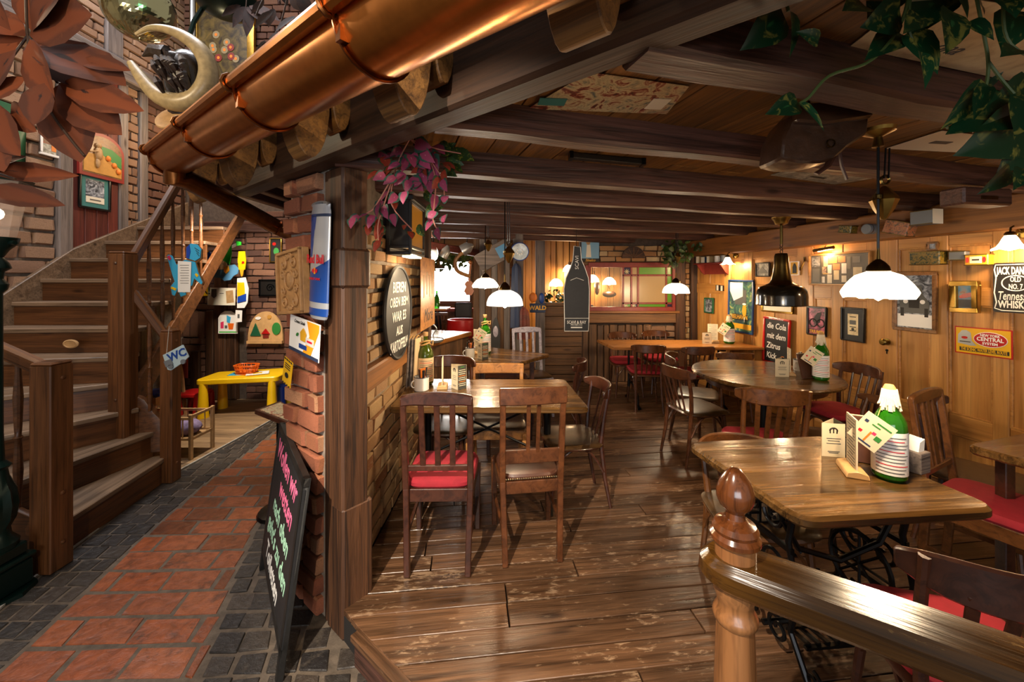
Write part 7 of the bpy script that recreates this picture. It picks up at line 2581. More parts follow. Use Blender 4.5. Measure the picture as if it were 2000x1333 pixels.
def mug(label, loc, rz, cutlery=True, r=0.042, h=0.085, napkin='orange_ink'):
    t = thing('cutlery_mug', label, 'mug', loc, rz, 'enamel mugs of cutlery')
    MB().lathe([(0, 0.003), (r * 0.92, 0), (r, 0.006), (r, h), (r - 0.003, h), (r - 0.004, 0.008), (0, 0.008)], 20).build('body', 'cup_white', t)
    MB().tube([(r * math.cos(a), r * math.sin(a), h) for a in [2 * math.pi * k / 20 for k in range(20)]], 0.003, 5, closed=True).build('rim', 'enamel_rim', t)
    MB().tube([(-r - 0.022 * math.sin(a), 0, h * 0.5 + 0.026 * math.cos(a)) for a in [math.pi * k / 8 for k in range(9)]], 0.005, 6).build('handle', 'cup_white', t)
    if cutlery:
        q = random.Random(int(loc[0] * 100) + 7)
        for k in range(7):
            a = q.uniform(0, 6.28)
            b = (math.cos(a) * 0.018, math.sin(a) * 0.018, 0.012)
            e = (math.cos(a) * 0.034 + q.uniform(-0.01, 0.01), math.sin(a) * 0.034, q.uniform(0.14, 0.175))
            c = thing('cutlery', 'dark handled cutlery in the mug on ' + label.split(' on ')[-1], 'cutlery', loc, rz, 'cutlery on ' + label.split(' on ')[-1])
            MB().tube([b, (V(b) * 0.4 + V(e) * 0.6)], [0.003, 0.0035], 6).build('blade', 'silver', c)
            MB().tube([(V(b) * 0.4 + V(e) * 0.6), e], [0.005, 0.0065], 6).build('handle', 'ink' if k % 3 else 'chair_dark', c)
        n_ = thing('napkin', 'folded orange napkin in the mug, ' + label.split(' on ')[-1], 'napkin', loc, rz, 'napkins in the mugs')
        MB().prism([(0.0, 0.018, 0.03), (0.034, 0.014, 0.03), (0.046, 0.014, 0.165), (-0.012, 0.018, 0.15)], (0.002, 0.006, 0)).build('fold', napkin, n_)
        MB().prism([(0.004, 0.026, 0.03), (0.03, 0.024, 0.03), (0.03, 0.024, 0.14), (0.0, 0.026, 0.155)], (0.002, 0.005, 0)).build('inner_fold', 'paper', n_)
    return t


def tent_card(label, loc, rz, w=0.085, h=0.15, dark='card_dark', light='card_cream'):
    """three sided table card"""
    t = thing('table_card', label, 'card', loc, rz, 'three sided table cards')
    d = w * 0.75
    a, b, c = V((-w * 0.62, -d * 0.3, 0)), V((w * 0.28, -d * 0.62, 0)), V((w * 0.45, d * 0.45, 0))
    up = V((0, 0, h))
    faces = []
    for (p, q), mt, nm in (((a, b), light, 'pale_face'), ((b, c), dark, 'dark_face'), ((c, a), light, 'rear_face')):
        n = (q - p).cross(up).normalized()
        MB().prism([p, q, q + up, p + up], -n * 0.0015).build(nm, mt, t)
        e = (q - p)
        L = e.length
        m = frame_m(p + e * 0.5 + up * 0.5 + n * 0.0006, e.normalized(), n)
        if nm == 'pale_face':
            mb = MB().tube([(0.016 * math.cos(k), h * 0.28 + 0.014 * math.sin(k), 0) for k in [math.pi * i / 8 for i in range(9)]], 0.003, 5)
            mb.box((0, h * 0.28, 0), (0.005, 0.02, 0.001)).box((-0.014, h * 0.27, 0), (0.005, 0.02, 0.001)).box((0.014, h * 0.27, 0), (0.005, 0.02, 0.001))
            mb.build('emblem', 'ink', t, m=m)
            mb = MB()
            for k, ww in ((0.05, 0.6), (-0.02, 0.5), (-0.1, 0.6), (-0.34, 0.5), (-0.38, 0.4)):
                mb.box((0, h * k, 0), (L * ww, 0.003, 0.001))
            mb.build('print_lines', 'grey_ink', t, m=m)
        elif nm == 'dark_face':
            mb, mo = MB(), MB()
            for k in range(9):
                (mo if k in (3, 6) else mb).box((0, h * (0.3 - 0.08 * k), 0), (L * (0.7 + 0.1 * (k % 2)), 0.004, 0.001))
            mb.build('print_lines', 'card_cream', t, m=m)
            mo.build('print_heading', 'orange_ink', t, m=m)
            MB().box((0, h * 0.42, 0), (L * 0.4, 0.006, 0.001)).build('logo_print', 'green_ink', t, m=m)
    return t


def menu_stand(label, loc, rz, w=0.12, h=0.21, cards=3):
    """grooved wooden block holding upright menu cards"""
    t = thing('menu_stand', label, 'menu', loc, rz, 'wooden menu stands')
    MB().prism([(-w * 0.62, -0.04, 0), (-w * 0.62, 0.04, 0), (-w * 0.62, 0.035, 0.022), (-w * 0.62, 0.006, 0.03), (-w * 0.62, -0.006, 0.03), (-w * 0.62, -0.035, 0.022)], (w * 1.24, 0, 0)).build('block', 'light_wood', t, bevel=0.003)
    c = MB().box((0, 0, h / 2 + 0.01), (w, 0.006, h)).build('menu_card', 'card_cream', t)
    mb = MB()
    for k in range(16):
        ww = w * (0.75 if k % 4 else 0.4)
        mb.box((0, -0.0036, 0.03 + h * 0.92 * k / 16), (ww, 0.0008, 0.0028))
    mb.build('menu_lines', 'grey_ink', c)
    return t


def paper_pad(label, loc, rz):
    t = thing('menu_folder', label, 'menu', loc, rz, 'folders leaning in the stands')
    MB().box((0, 0, 0.1), (0.13, 0.016, 0.2), Matrix.Rotation(rad(-14), 3, 'X')).build('cover', 'leather', t)
    MB().box((0, 0.004, 0.104), (0.122, 0.01, 0.2), Matrix.Rotation(rad(-14), 3, 'X')).build('pages', 'card_cream', t)
    return t


# sewing machine table
bottle('green bottle with white menu label and frayed cap on the sewing machine table', G(1737, 934, TZ), rad(-43))
tent_card('three sided drink card nearest the camera, on the sewing machine table', G(1622, 886, TZ), rad(4), 0.105, 0.155)
menu_stand('upright menu in a wooden block on the sewing machine table', G(1664, 922, TZ), rad(-115), 0.12, 0.23)
mug('white enamel mug on the sewing machine table', G(1650, 884, TZ), rad(150), False)
paper_pad('folded menu folder behind the upright menu on the sewing machine table', G(1690, 902, TZ), rad(-30))
t = thing('napkin_box', 'small grey wooden napkin box behind the green bottle', 'box', G(1782, 918, TZ), rad(20))
MB().box((0, 0, 0.045), (0.07, 0.09, 0.09)).build('box', 'grey_wood', t, bevel=0.003)
MB().prism([(-0.02, -0.03, 0.088), (0.02, -0.03, 0.088), (0.026, -0.03, 0.14), (-0.01, -0.03, 0.13)], (0, 0.05, 0.004)).build('napkins', 'white_paper', t)
# round table
bottle('green bottle with tilted price tag on the round table', G(1603, 742, TZ), rad(-38))
tent_card('three sided card on the round table', G(1524, 734, TZ), rad(10), 0.12, 0.15)
menu_stand('upright menu board on the round table', G(1541, 732, TZ), rad(-112), 0.10, 0.22)
mug('white enamel mug with cutlery on the round table', G(1562, 724, TZ), 0.4, True, 0.05, 0.10, 'white_paper')
paper_pad('brown menu folder lying open on the round table', G(1574, 738, TZ), rad(15))
# table by the brick wall
bottle('olive bottle with cream label and raffia bow on the brick wall table', V((-0.68, 3.14, TZ)), rad(10), 0.40, 0.062, 'bottle_olive', 'label_cream', 'cork', False)
mug('white enamel mug with dark cutlery on the brick wall table', V((-0.675, 2.98, TZ)), 0.5, True, 0.055, 0.10)
menu_stand('thin upright menu on the brick wall table', V((-0.53, 3.05, TZ)), rad(-84), 0.11, 0.22)
tent_card('three sided card in the middle of the brick wall table', V((-0.40, 3.03, TZ)), rad(-36), 0.10, 0.18)
for k in range(3):
    t = thing('menu_board', 'tall wooden menu board leaning against the bricks, %s of three' % ('first', 'second', 'third')[k], 'menu', (-0.775 + 0.022 * k, 3.08 + 0.015 * k, TZ), rad(80), 'menu boards on the brick wall table')
    MB().box((0, 0, 0.19), (0.15, 0.01, 0.36), Matrix.Rotation(rad(3), 3, 'X')).build('board', ('grey_wood', 'grey_wood', 'label_cream')[k], t, bevel=0.002)
    MB().tube([(-0.06, 0, 0.36), (0, 0, 0.39), (0.06, 0, 0.36)], 0.004, 5).build('cord', 'burlap', t)
# small bar table
bottle('green bottle with raffia on the small bar table', V((-0.30, 4.42, TZ)), rad(10), 0.42, 0.066, 'bottle_green', 'white_paper', 'cork', True)
mug('white enamel mug with cutlery on the small bar table', V((-0.44, 4.18, TZ)), 0.2, True, 0.05, 0.11)
tent_card('dark three sided card on the small bar table', V((-0.30, 4.15, TZ)), rad(-40), 0.10, 0.17)
menu_stand('pink and white menu on the small bar table', V((-0.36, 4.42, TZ)), rad(-20), 0.14, 0.26)
# long back table
bottle('green bottle on the long back table', G(1424, 671, TZ), rad(-28), 0.36, 0.064)
tent_card('small dark card on the long back table', G(1381, 671, TZ), rad(0), 0.12, 0.14)
menu_stand('white upright menu on the long back table', G(1392, 669, TZ), rad(-25), 0.12, 0.23)

# ================================================================ BAR SIDE
def wcut(t, name, mat, pts, y, sc, th=0.02):
    return MB().prism([(x * sc, 0, -z * sc) for x, z in pts], (0, th, 0)).build(name, mat, t)


ct = thing('bar_counter', 'wooden bar counter beyond the brick wall', 'bar counter')
c0, c1 = P(826, 668, 4.75), P(908, 640, 6.0)
cz = 0.86
q = [V((c0.x, 4.7, cz)), V((-0.55, 5.95, cz)), V((-1.4, 6.15, cz)), V((-2.0, 4.9, cz))]
slab(ct, 'counter_top', [V((-1.05, 4.35, cz)), V((-0.56, 5.6, cz)), V((-1.2, 5.8, cz)), V((-1.75, 4.6, cz))], 0.06, 'table_warm', (0.4, 1, 0), bevel=0.01)
for k in range(7):
    f0, f1 = k / 7, (k + 1) / 7
    a, b = V((-1.09, 4.4, 0)).lerp(V((-0.62, 5.58, 0)), (f0 + f1) / 2), None
    board(ct, 'front_plank', V((a.x, a.y, 0)), V((a.x, a.y, cz - 0.06)), 0.19, 0.03, 'old_plank', up=(0.93, -0.37, 0), bevel=0.005)
rebase(ct, (-1.1, 5.1, 0))
t = thing('cake_stand', 'round tray with a bent wire handle on the bar counter', 'tray', (-0.98, 4.72, cz))
MB().lathe([(0.16, 0), (0.17, 0.015), (0.17, 0.03), (0.16, 0.02), (0, 0.015)], 24).build('tray', 'silver', t)
MB().tube(smooth_path([(-0.06, 0, 0.02), (-0.05, 0, 0.08), (-0.09, 0, 0.15), (-0.04, 0, 0.2), (0.04, 0, 0.2), (0.09, 0, 0.15), (0.05, 0, 0.08), (0.06, 0, 0.02)]), 0.008, 6).build('wire_handle', 'silver', t)
t = thing('bar_chair', 'red plastic bucket chair behind the bar counter', 'chair', P(903, 660, 6.7) * 1.0)
t.location.z = 0
MB().lathe([(0.20, 0.62), (0.24, 0.66), (0.26, 0.78), (0.25, 0.92), (0.22, 0.92), (0.22, 0.8), (0.18, 0.70), (0, 0.68)], 20).build('bucket', 'toy_red', t)
MB().tube([(0, 0, 0.03), (0, 0, 0.64)], 0.03, 8).build('column', 'silver', t)
MB().lathe([(0.2, 0), (0.18, 0.03), (0, 0.04)], 16).build('foot', 'silver', t)
MB().box((0, 0.16, 1.06), (0.3, 0.05, 0.26)).build('backrest', 'frame_black', t, bevel=0.02)
# ledge and high table in front of the window
t = thing('window_ledge', 'red brown ledge below the bright bar window', 'ledge', (-1.3, 7.8, 1.0))
MB().box((0, 0, 0), (1.3, 0.3, 0.06)).build('board', 'red_paint', t, bevel=0.006)
MB().box((0, 0.12, -0.12), (1.3, 0.04, 0.2)).build('apron', 'frame_wood', t)
t = thing('high_table', 'black legged high table in front of the bar window', 'table', (-1.42, 6.95, 0))
MB().box((0, 0, 1.08), (0.62, 0.5, 0.035)).build('top', 'table_warm', t, bevel=0.005)
for x in (-0.2, 0.2):
    for y in (-0.15, 0.15):
        MB().bar((x * 1.2, y, 0), (x * 0.6, y, 1.06), 0.03, 0.03, up=(0, 1, 0)).build('leg', 'iron', t)
t = thing('high_table_bottle', 'green bottle with cards on the high table by the window', 'bottle', (-1.30, 6.9, 1.098))
MB().lathe([(0, 0), (0.05, 0), (0.05, 0.16), (0.018, 0.24), (0.018, 0.3), (0, 0.3)], 14).build('glass_body', 'bottle_green', t)
MB().box((-0.18, 0, 0.1), (0.12, 0.02, 0.2)).build('card', 'card_cream', t)
for k, x in enumerate((-1.66, -1.18)):
    t = thing('bar_stool', '%s dark spindle back bar stool by the window' % ('outer', 'inner')[k], 'stool', (x, 6.3, 0), 0, 'bar stools')
    MB().lathe([(0.19, 0.70), (0.2, 0.73), (0.19, 0.77), (0, 0.78)], 20).build('seat', 'red_cloth', t)
    for a in range(4):
        an = rad(45 + 90 * a)
        MB().tube([(0.2 * math.cos(an), 0.2 * math.sin(an), 0), (0.14 * math.cos(an), 0.14 * math.sin(an), 0.7)], 0.015, 6).build('leg', 'chair_dark', t)
    for a in range(7):
        MB().tube([(-0.16 + 0.053 * a, -0.16, 0.76), (-0.17 + 0.057 * a, -0.2, 1.05)], 0.012, 6).build('spindle', 'chair_dark', t)
    MB().box((0, -0.2, 1.06), (0.4, 0.03, 0.05)).build('top_rail', 'chair_dark', t, bevel=0.008)
p = P(856, 525, 6.9)
t = thing('window_pendant', 'small dark metal pendant in front of the bar window', 'lamp', p)
MB().lathe([(0.12, 0), (0.11, 0.025), (0.04, 0.07), (0.025, 0.16), (0, 0.17)], 20).build('shade', 'dark_brass', t)
MB().tube([(0, 0, 0.16), (0, 0, 2.42 - p.z)], 0.006, 6).build('cord', 'iron', t)
# rail with hanging pots over the bar
ra, rb = P(832, 478, 5.4), P(960, 500, 6.2)
t = thing('hanging_rail', 'red brown rail over the bar', 'rail')
MB().bar(ra, rb, 0.08, 0.10).build('timber', 'red_panel', t, bevel=0.01)
for q in (ra.lerp(rb, 0.1), ra.lerp(rb, 0.9)):
    MB().tube([q, V((q.x, q.y, 2.42))], 0.012, 6).build('hanger', 'iron', t)
rebase(t, (ra + rb) / 2)
for k, (u, v, lab) in enumerate(((841, 497, 'round metal pan hanging at the brick wall end of the bar rail'), (868, 492, 'bright tin funnel hanging from the bar rail'), (912, 485, 'small pale scoop lying against the bar rail'))):
    p = P(u, v, 5.5 + 0.1 * k)
    t = thing('hanging_pan', lab, 'pan', p, 0, 'pans over the bar')
    if k == 0:
        MB().lathe([(0, 0), (0.11, 0.0), (0.12, 0.05), (0.115, 0.05), (0.1, 0.01), (0, 0.01)], 20).build('pan', 'silver', t, m=Matrix.Rotation(rad(80), 4, 'X'))
    else:
        MB().lathe([(0.02, 0.1), (0.08, 0.02), (0.085, -0.08), (0.08, -0.08), (0.07, 0.02), (0.015, 0.1)], 16).build('cup', 'silver', t, m=Matrix.Rotation(rad(30 * k), 4, 'Y'))
    MB().tube([(0, 0, 0.08), (0, 0, 0.22)], 0.008, 6).build('handle', 'iron', t)
# posts between bar and back wall
for u0, u1, y, lab in ((1002, 1022, 5.75, 'grey weathered timber post beside the blue plate'), (1046, 1064, 6.2, 'weathered timber post at the back wall corner')):
    o = struct('timber_post', lab)
    board(o, 'shaft', P((u0 + u1) / 2, 545, y) * 1.0 - V((0, 0, 1.6)), P((u0 + u1) / 2, 545, y) + V((0, 0, 0.72)), (u1 - u0) / FP * y, 0.12, 'grey_wood', up=(0, -1, 0), bevel=0.012)
p = P(1015, 492, 5.5)
t = thing('blue_plate', 'round blue rimmed faience plate on the grey post', 'plate', p)
rm = Matrix.Rotation(rad(90), 4, 'X')
plain('faience', 'c8d4dc', 0.2, noise=0.25)
MB().lathe([(0, 0), (0.11, 0.0), (0.127, 0.012), (0.125, 0.016), (0.1, 0.006), (0, 0.006)], 28).build('plate', 'faience', t, m=rm)
MB().tube([(0.122 * math.cos(a), -0.014, 0.122 * math.sin(a)) for a in [2 * math.pi * k / 28 for k in range(28)]], 0.007, 6, closed=True).build('rim', 'blue_ink', t)
mb = MB()
for k in range(8):
    a = math.pi * k / 4
    mb.ball((0.04 * math.cos(a), -0.01, 0.04 * math.sin(a)), 0.012, 6, 4, (1, 0.4, 1))
mb.build('flower_motif', 'white_paper', t)
MB().tube([(0, 0.0, 0.12), (0, 0.2, 0.13)], 0.006, 6).build('hook', 'iron', t)
p = P(1050, 602, 6.11)
t = thing('name_board', 'dark blue board with yellow letters on the back post', 'sign', p)
MB().box((0, 0, 0), (0.24, 0.02, 0.14)).build('board', 'book_blue', t, bevel=0.006)
text(t, 'lettering', 'WALD', 0.09, 'gold_ink', T(0, -0.0115, 0) @ rm, bold=0.003)
MB().ball((-0.07, 0.0, 0.16), 0.07, 10, 6, (0.9, 0.3, 1.1)).build('orange_shape', 'orange_ink', t)  # this and the next are plain added shapes standing in for a figure
MB().ball((0.06, 0.0, 0.15), 0.06, 10, 6, (0.7, 0.3, 1.4)).build('blue_shape', 'blue_ink', t)
# coats
for u, v0, v1, mt, lab in ((1008, 515, 640, 'book_blue', 'dark blue coat hanging on the grey post'), (1022, 600, 662, 'red_panel', 'dark red scarf hanging beside the coat')):
    y = 5.5
    a, b = P(u, v0, y), P(u, v1, y)
    t = thing('hanging_coat', lab, 'coat', a, 0, 'clothes on the grey post')
    L = a.z - b.z
    wv = lambda an, r_, z: (r_ * (1 + 0.18 * math.cos(5 * an)), z)
    MB().lathe([(0.02, 0), (0.06, -0.06), (0.075, -L * 0.4), (0.085, -L), (0, -L)], 20, wave=wv).build('cloth', mt, t)
    MB().tube([(0, 0.0, -0.02), (0, 0.06, 0.03), (0, 0.12, 0.02)], 0.006, 6).build('hook', 'iron', t)
# window shutters / boards, guitar and tools on the bar partition
pt = struct('wall_partition', 'weathered plank partition between bar and dining room')
for k in range(6):
    u = 930 + 12 * k
    p = P(u, 545, 6.0 - 0.05 * k)
    board(pt, 'plank', V((p.x, p.y, 0)), V((p.x, p.y, 2.4)), 0.086, 0.04, 'grey_wood' if k % 2 else 'old_plank', up=(0, -1, 0), bevel=0.006)
p = P(916, 545, 5.7)
t = thing('violin', 'old violin hanging beside the bright window', 'violin', p)
plain('violin_wood', '8a4c1c', 0.3, coat=0.4)
sc = 5.7 / FP
wcut(t, 'body', 'violin_wood', [(-4, 4), (4, 4), (9, 10), (6, 16), (10, 24), (5, 32), (-5, 32), (-10, 24), (-6, 16), (-9, 10)], 0, sc, 0.04)
MB().bar((0, 0.02, -4 * sc), (0.02, 0.02, 30 * sc), 0.03, 0.03, up=(0, 1, 0)).build('neck', 'violin_wood', t)
MB().ball((0.02, 0.02, 32 * sc), 0.03, 8, 6).build('scroll', 'violin_wood', t)
p = P(897, 515, 5.7)
t = thing('crooked_pipe', 'bent wooden pipe crook beside the violin', 'tool', p)
MB().tube(smooth_path([(0.10, 0, 0.16), (0.0, 0, 0.12), (-0.06, 0, 0.02), (-0.03, 0, -0.10), (0.08, 0, -0.16), (0.16, 0, -0.18)]), 0.028, 8).build('crook', 'frame_wood', t)
MB().tube([(0.1, 0, 0.15), (0.14, 0, 0.17)], 0.034, 8).build('ferrule', 'dark_brass', t)
p = P(962, 472, 5.5)
t = thing('wood_sign', 'slanting grey wooden box sign under the bar ceiling', 'sign', P(965, 500, 5.6))
MB().bar((-0.22, 0, -0.12), (0.2, 0, 0.12), 0.06, 0.26, up=(0, 0, 1)).build('board', 'grey_wood', t, bevel=0.006)
MB().bar((0.05, -0.034, 0.03), (0.18, -0.034, 0.10), 0.004, 0.16, up=(0, 0, 1)).build('poster', 'toy_sky', t)
p = P(968, 648, 5.4)
t = thing('painted_board', 'pointed painted board leaning on the partition', 'board', p)
sc = 5.4 / FP
wcut(t, 'board', 'board_black', [(-8, 128), (8, 128), (9, 0), (4, -22), (0, -28), (-4, -22), (-9, 0)], 0, sc, 0.03)
MB().ball((0, -0.004, 0.0), 0.035, 10, 6, (1, 0.2, 2.2)).build('painted_oval', 'chair_pale_sheen', t)
# greenery on the shelf of the room behind
# ================================================================ LEATHER BAG UNDER THE CEILING
bc = P(1580, 285, 1.5)
t = thing('leather_bag', 'old brown leather saddle bag hanging between the beams', 'bag', bc)
sc = 1.5 / FP
plain('old_leather', '3e2616', 0.36, bump=0.3, noise=0.3, coat=0.15)


def bag(pts, y0, y1, name, mat, k=0.9):
    n = len(pts)
    vs_ = [(x * sc, y0, -z * sc) for x, z in pts] + [(x * sc, (y0 + y1) / 2, -z * sc * 1.03) for x, z in pts] + [(x * sc * k, y1, -z * sc * k) for x, z in pts]
    fs = [tuple(range(n)), tuple(range(2 * n, 3 * n))[::-1]]
    for r_ in range(2):
        for i in range(n):
            fs.append((r_ * n + i, r_ * n + n + i, r_ * n + n + (i + 1) % n, r_ * n + (i + 1) % n))
    return MB().add(vs_, fs).build(name, mat, t, bevel=0.008)


bag([(-75, 34), (-70, -10), (-50, -52), (70, -66), (92, -50), (88, -14), (50, 12), (24, 36), (0, 42), (-40, 42)], -0.06, 0.10, 'pouch', 'old_leather')
bag([(-56, -30), (-48, -62), (70, -74), (92, -58), (84, -38), (0, -26)], -0.09, 0.06, 'flap', 'old_leather')
MB().tube([(30 * sc, -0.04, -26 * sc), (10 * sc, -0.06, -50 * sc), (-6 * sc, -0.05, -62 * sc)], 0.014, 8, flat=0.4).build('strap', 'leather', t)
MB().tube([(60 * sc, 0, -14 * sc), (64 * sc, 0.0, -40 * sc), (74 * sc, 0, -66 * sc)], 0.008, 6, flat=0.5).build('hanging_strap', 'leather', t)
MB().tube([(12 * sc + 0.014 * math.cos(a), -0.075, -8 * sc + 0.014 * math.sin(a)) for a in [2 * math.pi * k / 10 for k in range(10)]], 0.003, 5, closed=True).build('buckle', 'dark_brass', t)
mb = MB()
mb.tube([(0, 0, 60 * sc), (0, 0, CEIL - bc.z)], 0.004, 5)
mb.build('hanging_wire', 'iron', t)

# ================================================================ PLANTS
def leaf_mesh(name, mat, kind):
    """single leaf, base at the origin, tip at +x, 1 long"""
    pr = {'heart': [(0, 0.0), (0.06, 0.30), (0.2, 0.40), (0.45, 0.36), (0.7, 0.22), (0.88, 0.08), (1, 0.0)],
          'lance': [(0, 0.0), (0.12, 0.12), (0.35, 0.2), (0.6, 0.19), (0.82, 0.09), (1, 0.0)],
          'broad': [(0, 0.0), (0.06, 0.06), (0.2, 0.2), (0.42, 0.32), (0.65, 0.33), (0.85, 0.2), (0.95, 0.08), (1, 0.0)],
          'ovate': [(0, 0.0), (0.1, 0.18), (0.3, 0.29), (0.55, 0.27), (0.8, 0.13), (1, 0.0)]}[kind]
    vs_, fs = [], []
    for i, (x, w) in enumerate(pr):
        z = -0.18 * (x - 0.3) ** 2
        for k, f in enumerate((-1, -0.5, 0, 0.5, 1)):
            vs_.append((x, w * f, z + 0.10 * abs(f) * w * 2 - 0.05 * f * f * w))
    for i in range(len(pr) - 1):
        for k in range(4):
            a = i * 5 + k
            fs.append((a, a + 1, a + 6, a + 5))
    me = MB().add(vs_, fs).mesh(name, mat, ang=1.2)
    return me


def leaf_mat(name, inner, outer, vein, edge, rough=0.4, noise_c=None, scale=5.0):
    s = NT(name)
    tc = s.n('ShaderNodeTexCoord')
    sp = s.n('ShaderNodeSeparateXYZ')
    s.l(tc.outputs['Object'], sp.inputs[0])
    oi = s.n('ShaderNodeObjectInfo')
    ay = s.math('ABSOLUTE', sp.outputs[1])
    va = s.n('ShaderNodeVectorMath', operation='ADD')
    s.l(tc.outputs['Object'], va.inputs[0])
    s.l(s.math('MULTIPLY', oi.outputs['Random'], 31.0), va.inputs[1])
    nz = s.noise(va.outputs[0], scale, 4, 0.6, 0.8)
    xx = s.math('ABSOLUTE', s.math('SUBTRACT', sp.outputs[0], 0.35))
    d = s.math('ADD', s.math('ADD', ay, s.math('MULTIPLY', xx, 0.28)), s.math('MULTIPLY', s.math('SUBTRACT', nz, 0.5), 0.22))
    c = s.ramp(d, [(0.0, vein), (0.03, inner), (edge, inner), (edge + 0.06, outer)])
    if noise_c:
        f = s.ramp(nz, [(0.54, (0, 0, 0)), (0.64, (1, 1, 1))])
        c = s.mix(s.math('MULTIPLY', f, 0.7), c, noise_c)
    hs = s.n('ShaderNodeHueSaturation')
    s.l(s.math('ADD', s.math('MULTIPLY', oi.outputs['Random'], 0.6), 0.7), hs.inputs['Value'])
    s.l(c, hs.inputs['Color'])
    s.set(Base_Color=hs.outputs[0], Roughness=rough)
    return s.m


leaf_mat('leaf_pink', '963c58', '305244', 'c08a90', 0.24, 0.45)
leaf_mat('leaf_orange', '8c3220', '2c4428', 'b05c34', 0.26, 0.5)
leaf_mat('leaf_pothos', '10301a', '163c20', '24502a', 0.9, 0.28, '7c7432', 3.2)
leaf_mat('leaf_dry', '6e320f', '54260d', '2a1208', 0.2, 0.8, '6e3616', 3.0)
leaf_mat('leaf_dry_dark', '24100a', '1c0c08', '120806', 0.2, 0.85, '3a1c10', 4.0)
leaf_mat('leaf_green', '24401c', '2c4c1c', '4a6a2c', 0.3, 0.4, '8a8a2c', 6.0)
plain('stem_pink', 'a86a5a', 0.6)
plain('stem_green', '3a4a1c', 0.6)
plain('stem_brown', '3a2414', 0.7)
LM = {}
for nm, kd in (('leaf_pink', 'heart'), ('leaf_orange', 'heart'), ('leaf_pothos', 'heart'), ('leaf_dry', 'broad'), ('leaf_dry_dark', 'lance'), ('leaf_green', 'ovate')):
    LM[nm] = leaf_mesh('leaf', nm, kd)


def leaf(t, mat, base, tip, roll=0.0, wide=1.0, curl=0.0):
    """leaf from base to tip (points in the thing's own space)"""
    base, tip = V(base), V(tip)
    x = tip - base
    L = x.length
    x.normalize()
    ref = V((0, -1, 0.25))
    z = (ref - x * ref.dot(x))
    if z.length < 1e-3:
        z = x.orthogonal()
    z.normalize()
    y = z.cross(x)
    z2 = z * math.cos(roll) + y * math.sin(roll)
    y2 = z2.cross(x)
    m = Matrix((x * L, y2 * L * wide, z2 * L)).transposed().to_4x4()
    m.translation = base
    return link('leaf', LM[mat], t, m)


def px_plant(name, label, cat, y, anchor, stems, leaves, stem_mat, stem_r=0.004, group=None):
    """climbing plant traced at its own distance: anchor and points in picture columns/rows, y metres away"""
    o = P(anchor[0], anchor[1], y)
    t = thing(name, label, cat, o, 0, group)
    for s_ in stems:
        pts = [P(u, v, y + (s_i[2] if len(s_i) > 2 else 0)) - o for s_i in s_ for u, v in [s_i[:2]]]
        MB().tube(smooth_path(pts, 4) if len(pts) > 2 else pts, stem_r, 6).build('stem', stem_mat, t)
    for (u0, v0, u1, v1, mat, roll, wide, dy) in leaves:
        a, b = P(u0, v0, y + dy) - o, P(u1, v1, y + dy - 0.03) - o
        leaf(t, mat, a, b, roll, wide)
    return t


q = random.Random(12)
pk = []
for (u0, v0, u1, v1) in ((805, 300, 830, 330), (822, 296, 848, 318), (838, 305, 852, 345), (836, 340, 842, 378), (862, 352, 872, 374), (850, 380, 846, 412), (862, 392, 876, 384), (848, 412, 836, 432), (868, 420, 864, 438), (845, 430, 830, 450), (852, 446, 858, 470), (780, 318, 756, 330), (772, 345, 748, 360), (790, 338, 770, 362), (800, 352, 792, 376), (760, 372, 742, 392), (775, 380, 758, 398), (745, 392, 735, 412), (806, 362, 822, 358), (798, 350, 826, 372), (718, 418, 700, 424), (702, 422, 678, 436), (690, 426, 684, 446), (728, 420, 718, 446), (740, 398, 734, 424), (765, 418, 772, 442), (748, 402, 756, 428), (785, 290, 762, 306), (810, 280, 842, 288), (770, 300, 740, 312), (832, 320, 812, 345), (790, 374, 786, 398), (806, 300, 800, 330), (752, 340, 728, 352)):
    pk.append((u0, v0, u1, v1, 'leaf_pink', q.uniform(-0.7, 0.7), q.uniform(0.85, 1.15), q.uniform(-0.08, 0.08)))
for k in range(30):
    u, v = q.uniform(735, 870), q.uniform(282, 350)
    a = q.uniform(0.3, 2.8)
    pk.append((u, v, u + 26 * math.cos(a), v + 26 * math.sin(a), q.choice(['leaf_pink', 'leaf_pink', 'leaf_orange']), q.uniform(-0.9, 0.9), q.uniform(0.9, 1.2), q.uniform(-0.03, 0.1)))
for (u0, v0, u1, v1) in ((752, 335, 728, 342), (770, 330, 742, 348), (732, 428, 738, 458), (742, 438, 734, 468), (748, 455, 738, 478), (728, 430, 714, 440), (740, 470, 730, 492), (786, 446, 794, 440), (800, 452, 806, 466), (868, 322, 880, 332), (765, 385, 774, 408), (812, 312, 790, 320), (720, 440, 718, 460)):
    pk.append((u0, v0, u1, v1, 'leaf_orange', q.uniform(-0.8, 0.8), q.uniform(0.85, 1.1), q.uniform(-0.06, 0.1)))
for (u0, v0, u1, v1) in ((830, 372, 850, 398), (845, 400, 832, 425), (860, 300, 890, 296), (870, 310, 905, 322), (876, 300, 918, 304), (880, 320, 904, 336), (815, 440, 828, 462), (868, 290, 890, 280), (845, 410, 866, 404), (856, 282, 880, 290), (884, 296, 926, 312), (866, 330, 892, 344)):
    pk.append((u0, v0, u1, v1, 'leaf_green', q.uniform(-0.8, 0.8), q.uniform(0.9, 1.2), q.uniform(0.02, 0.2)))
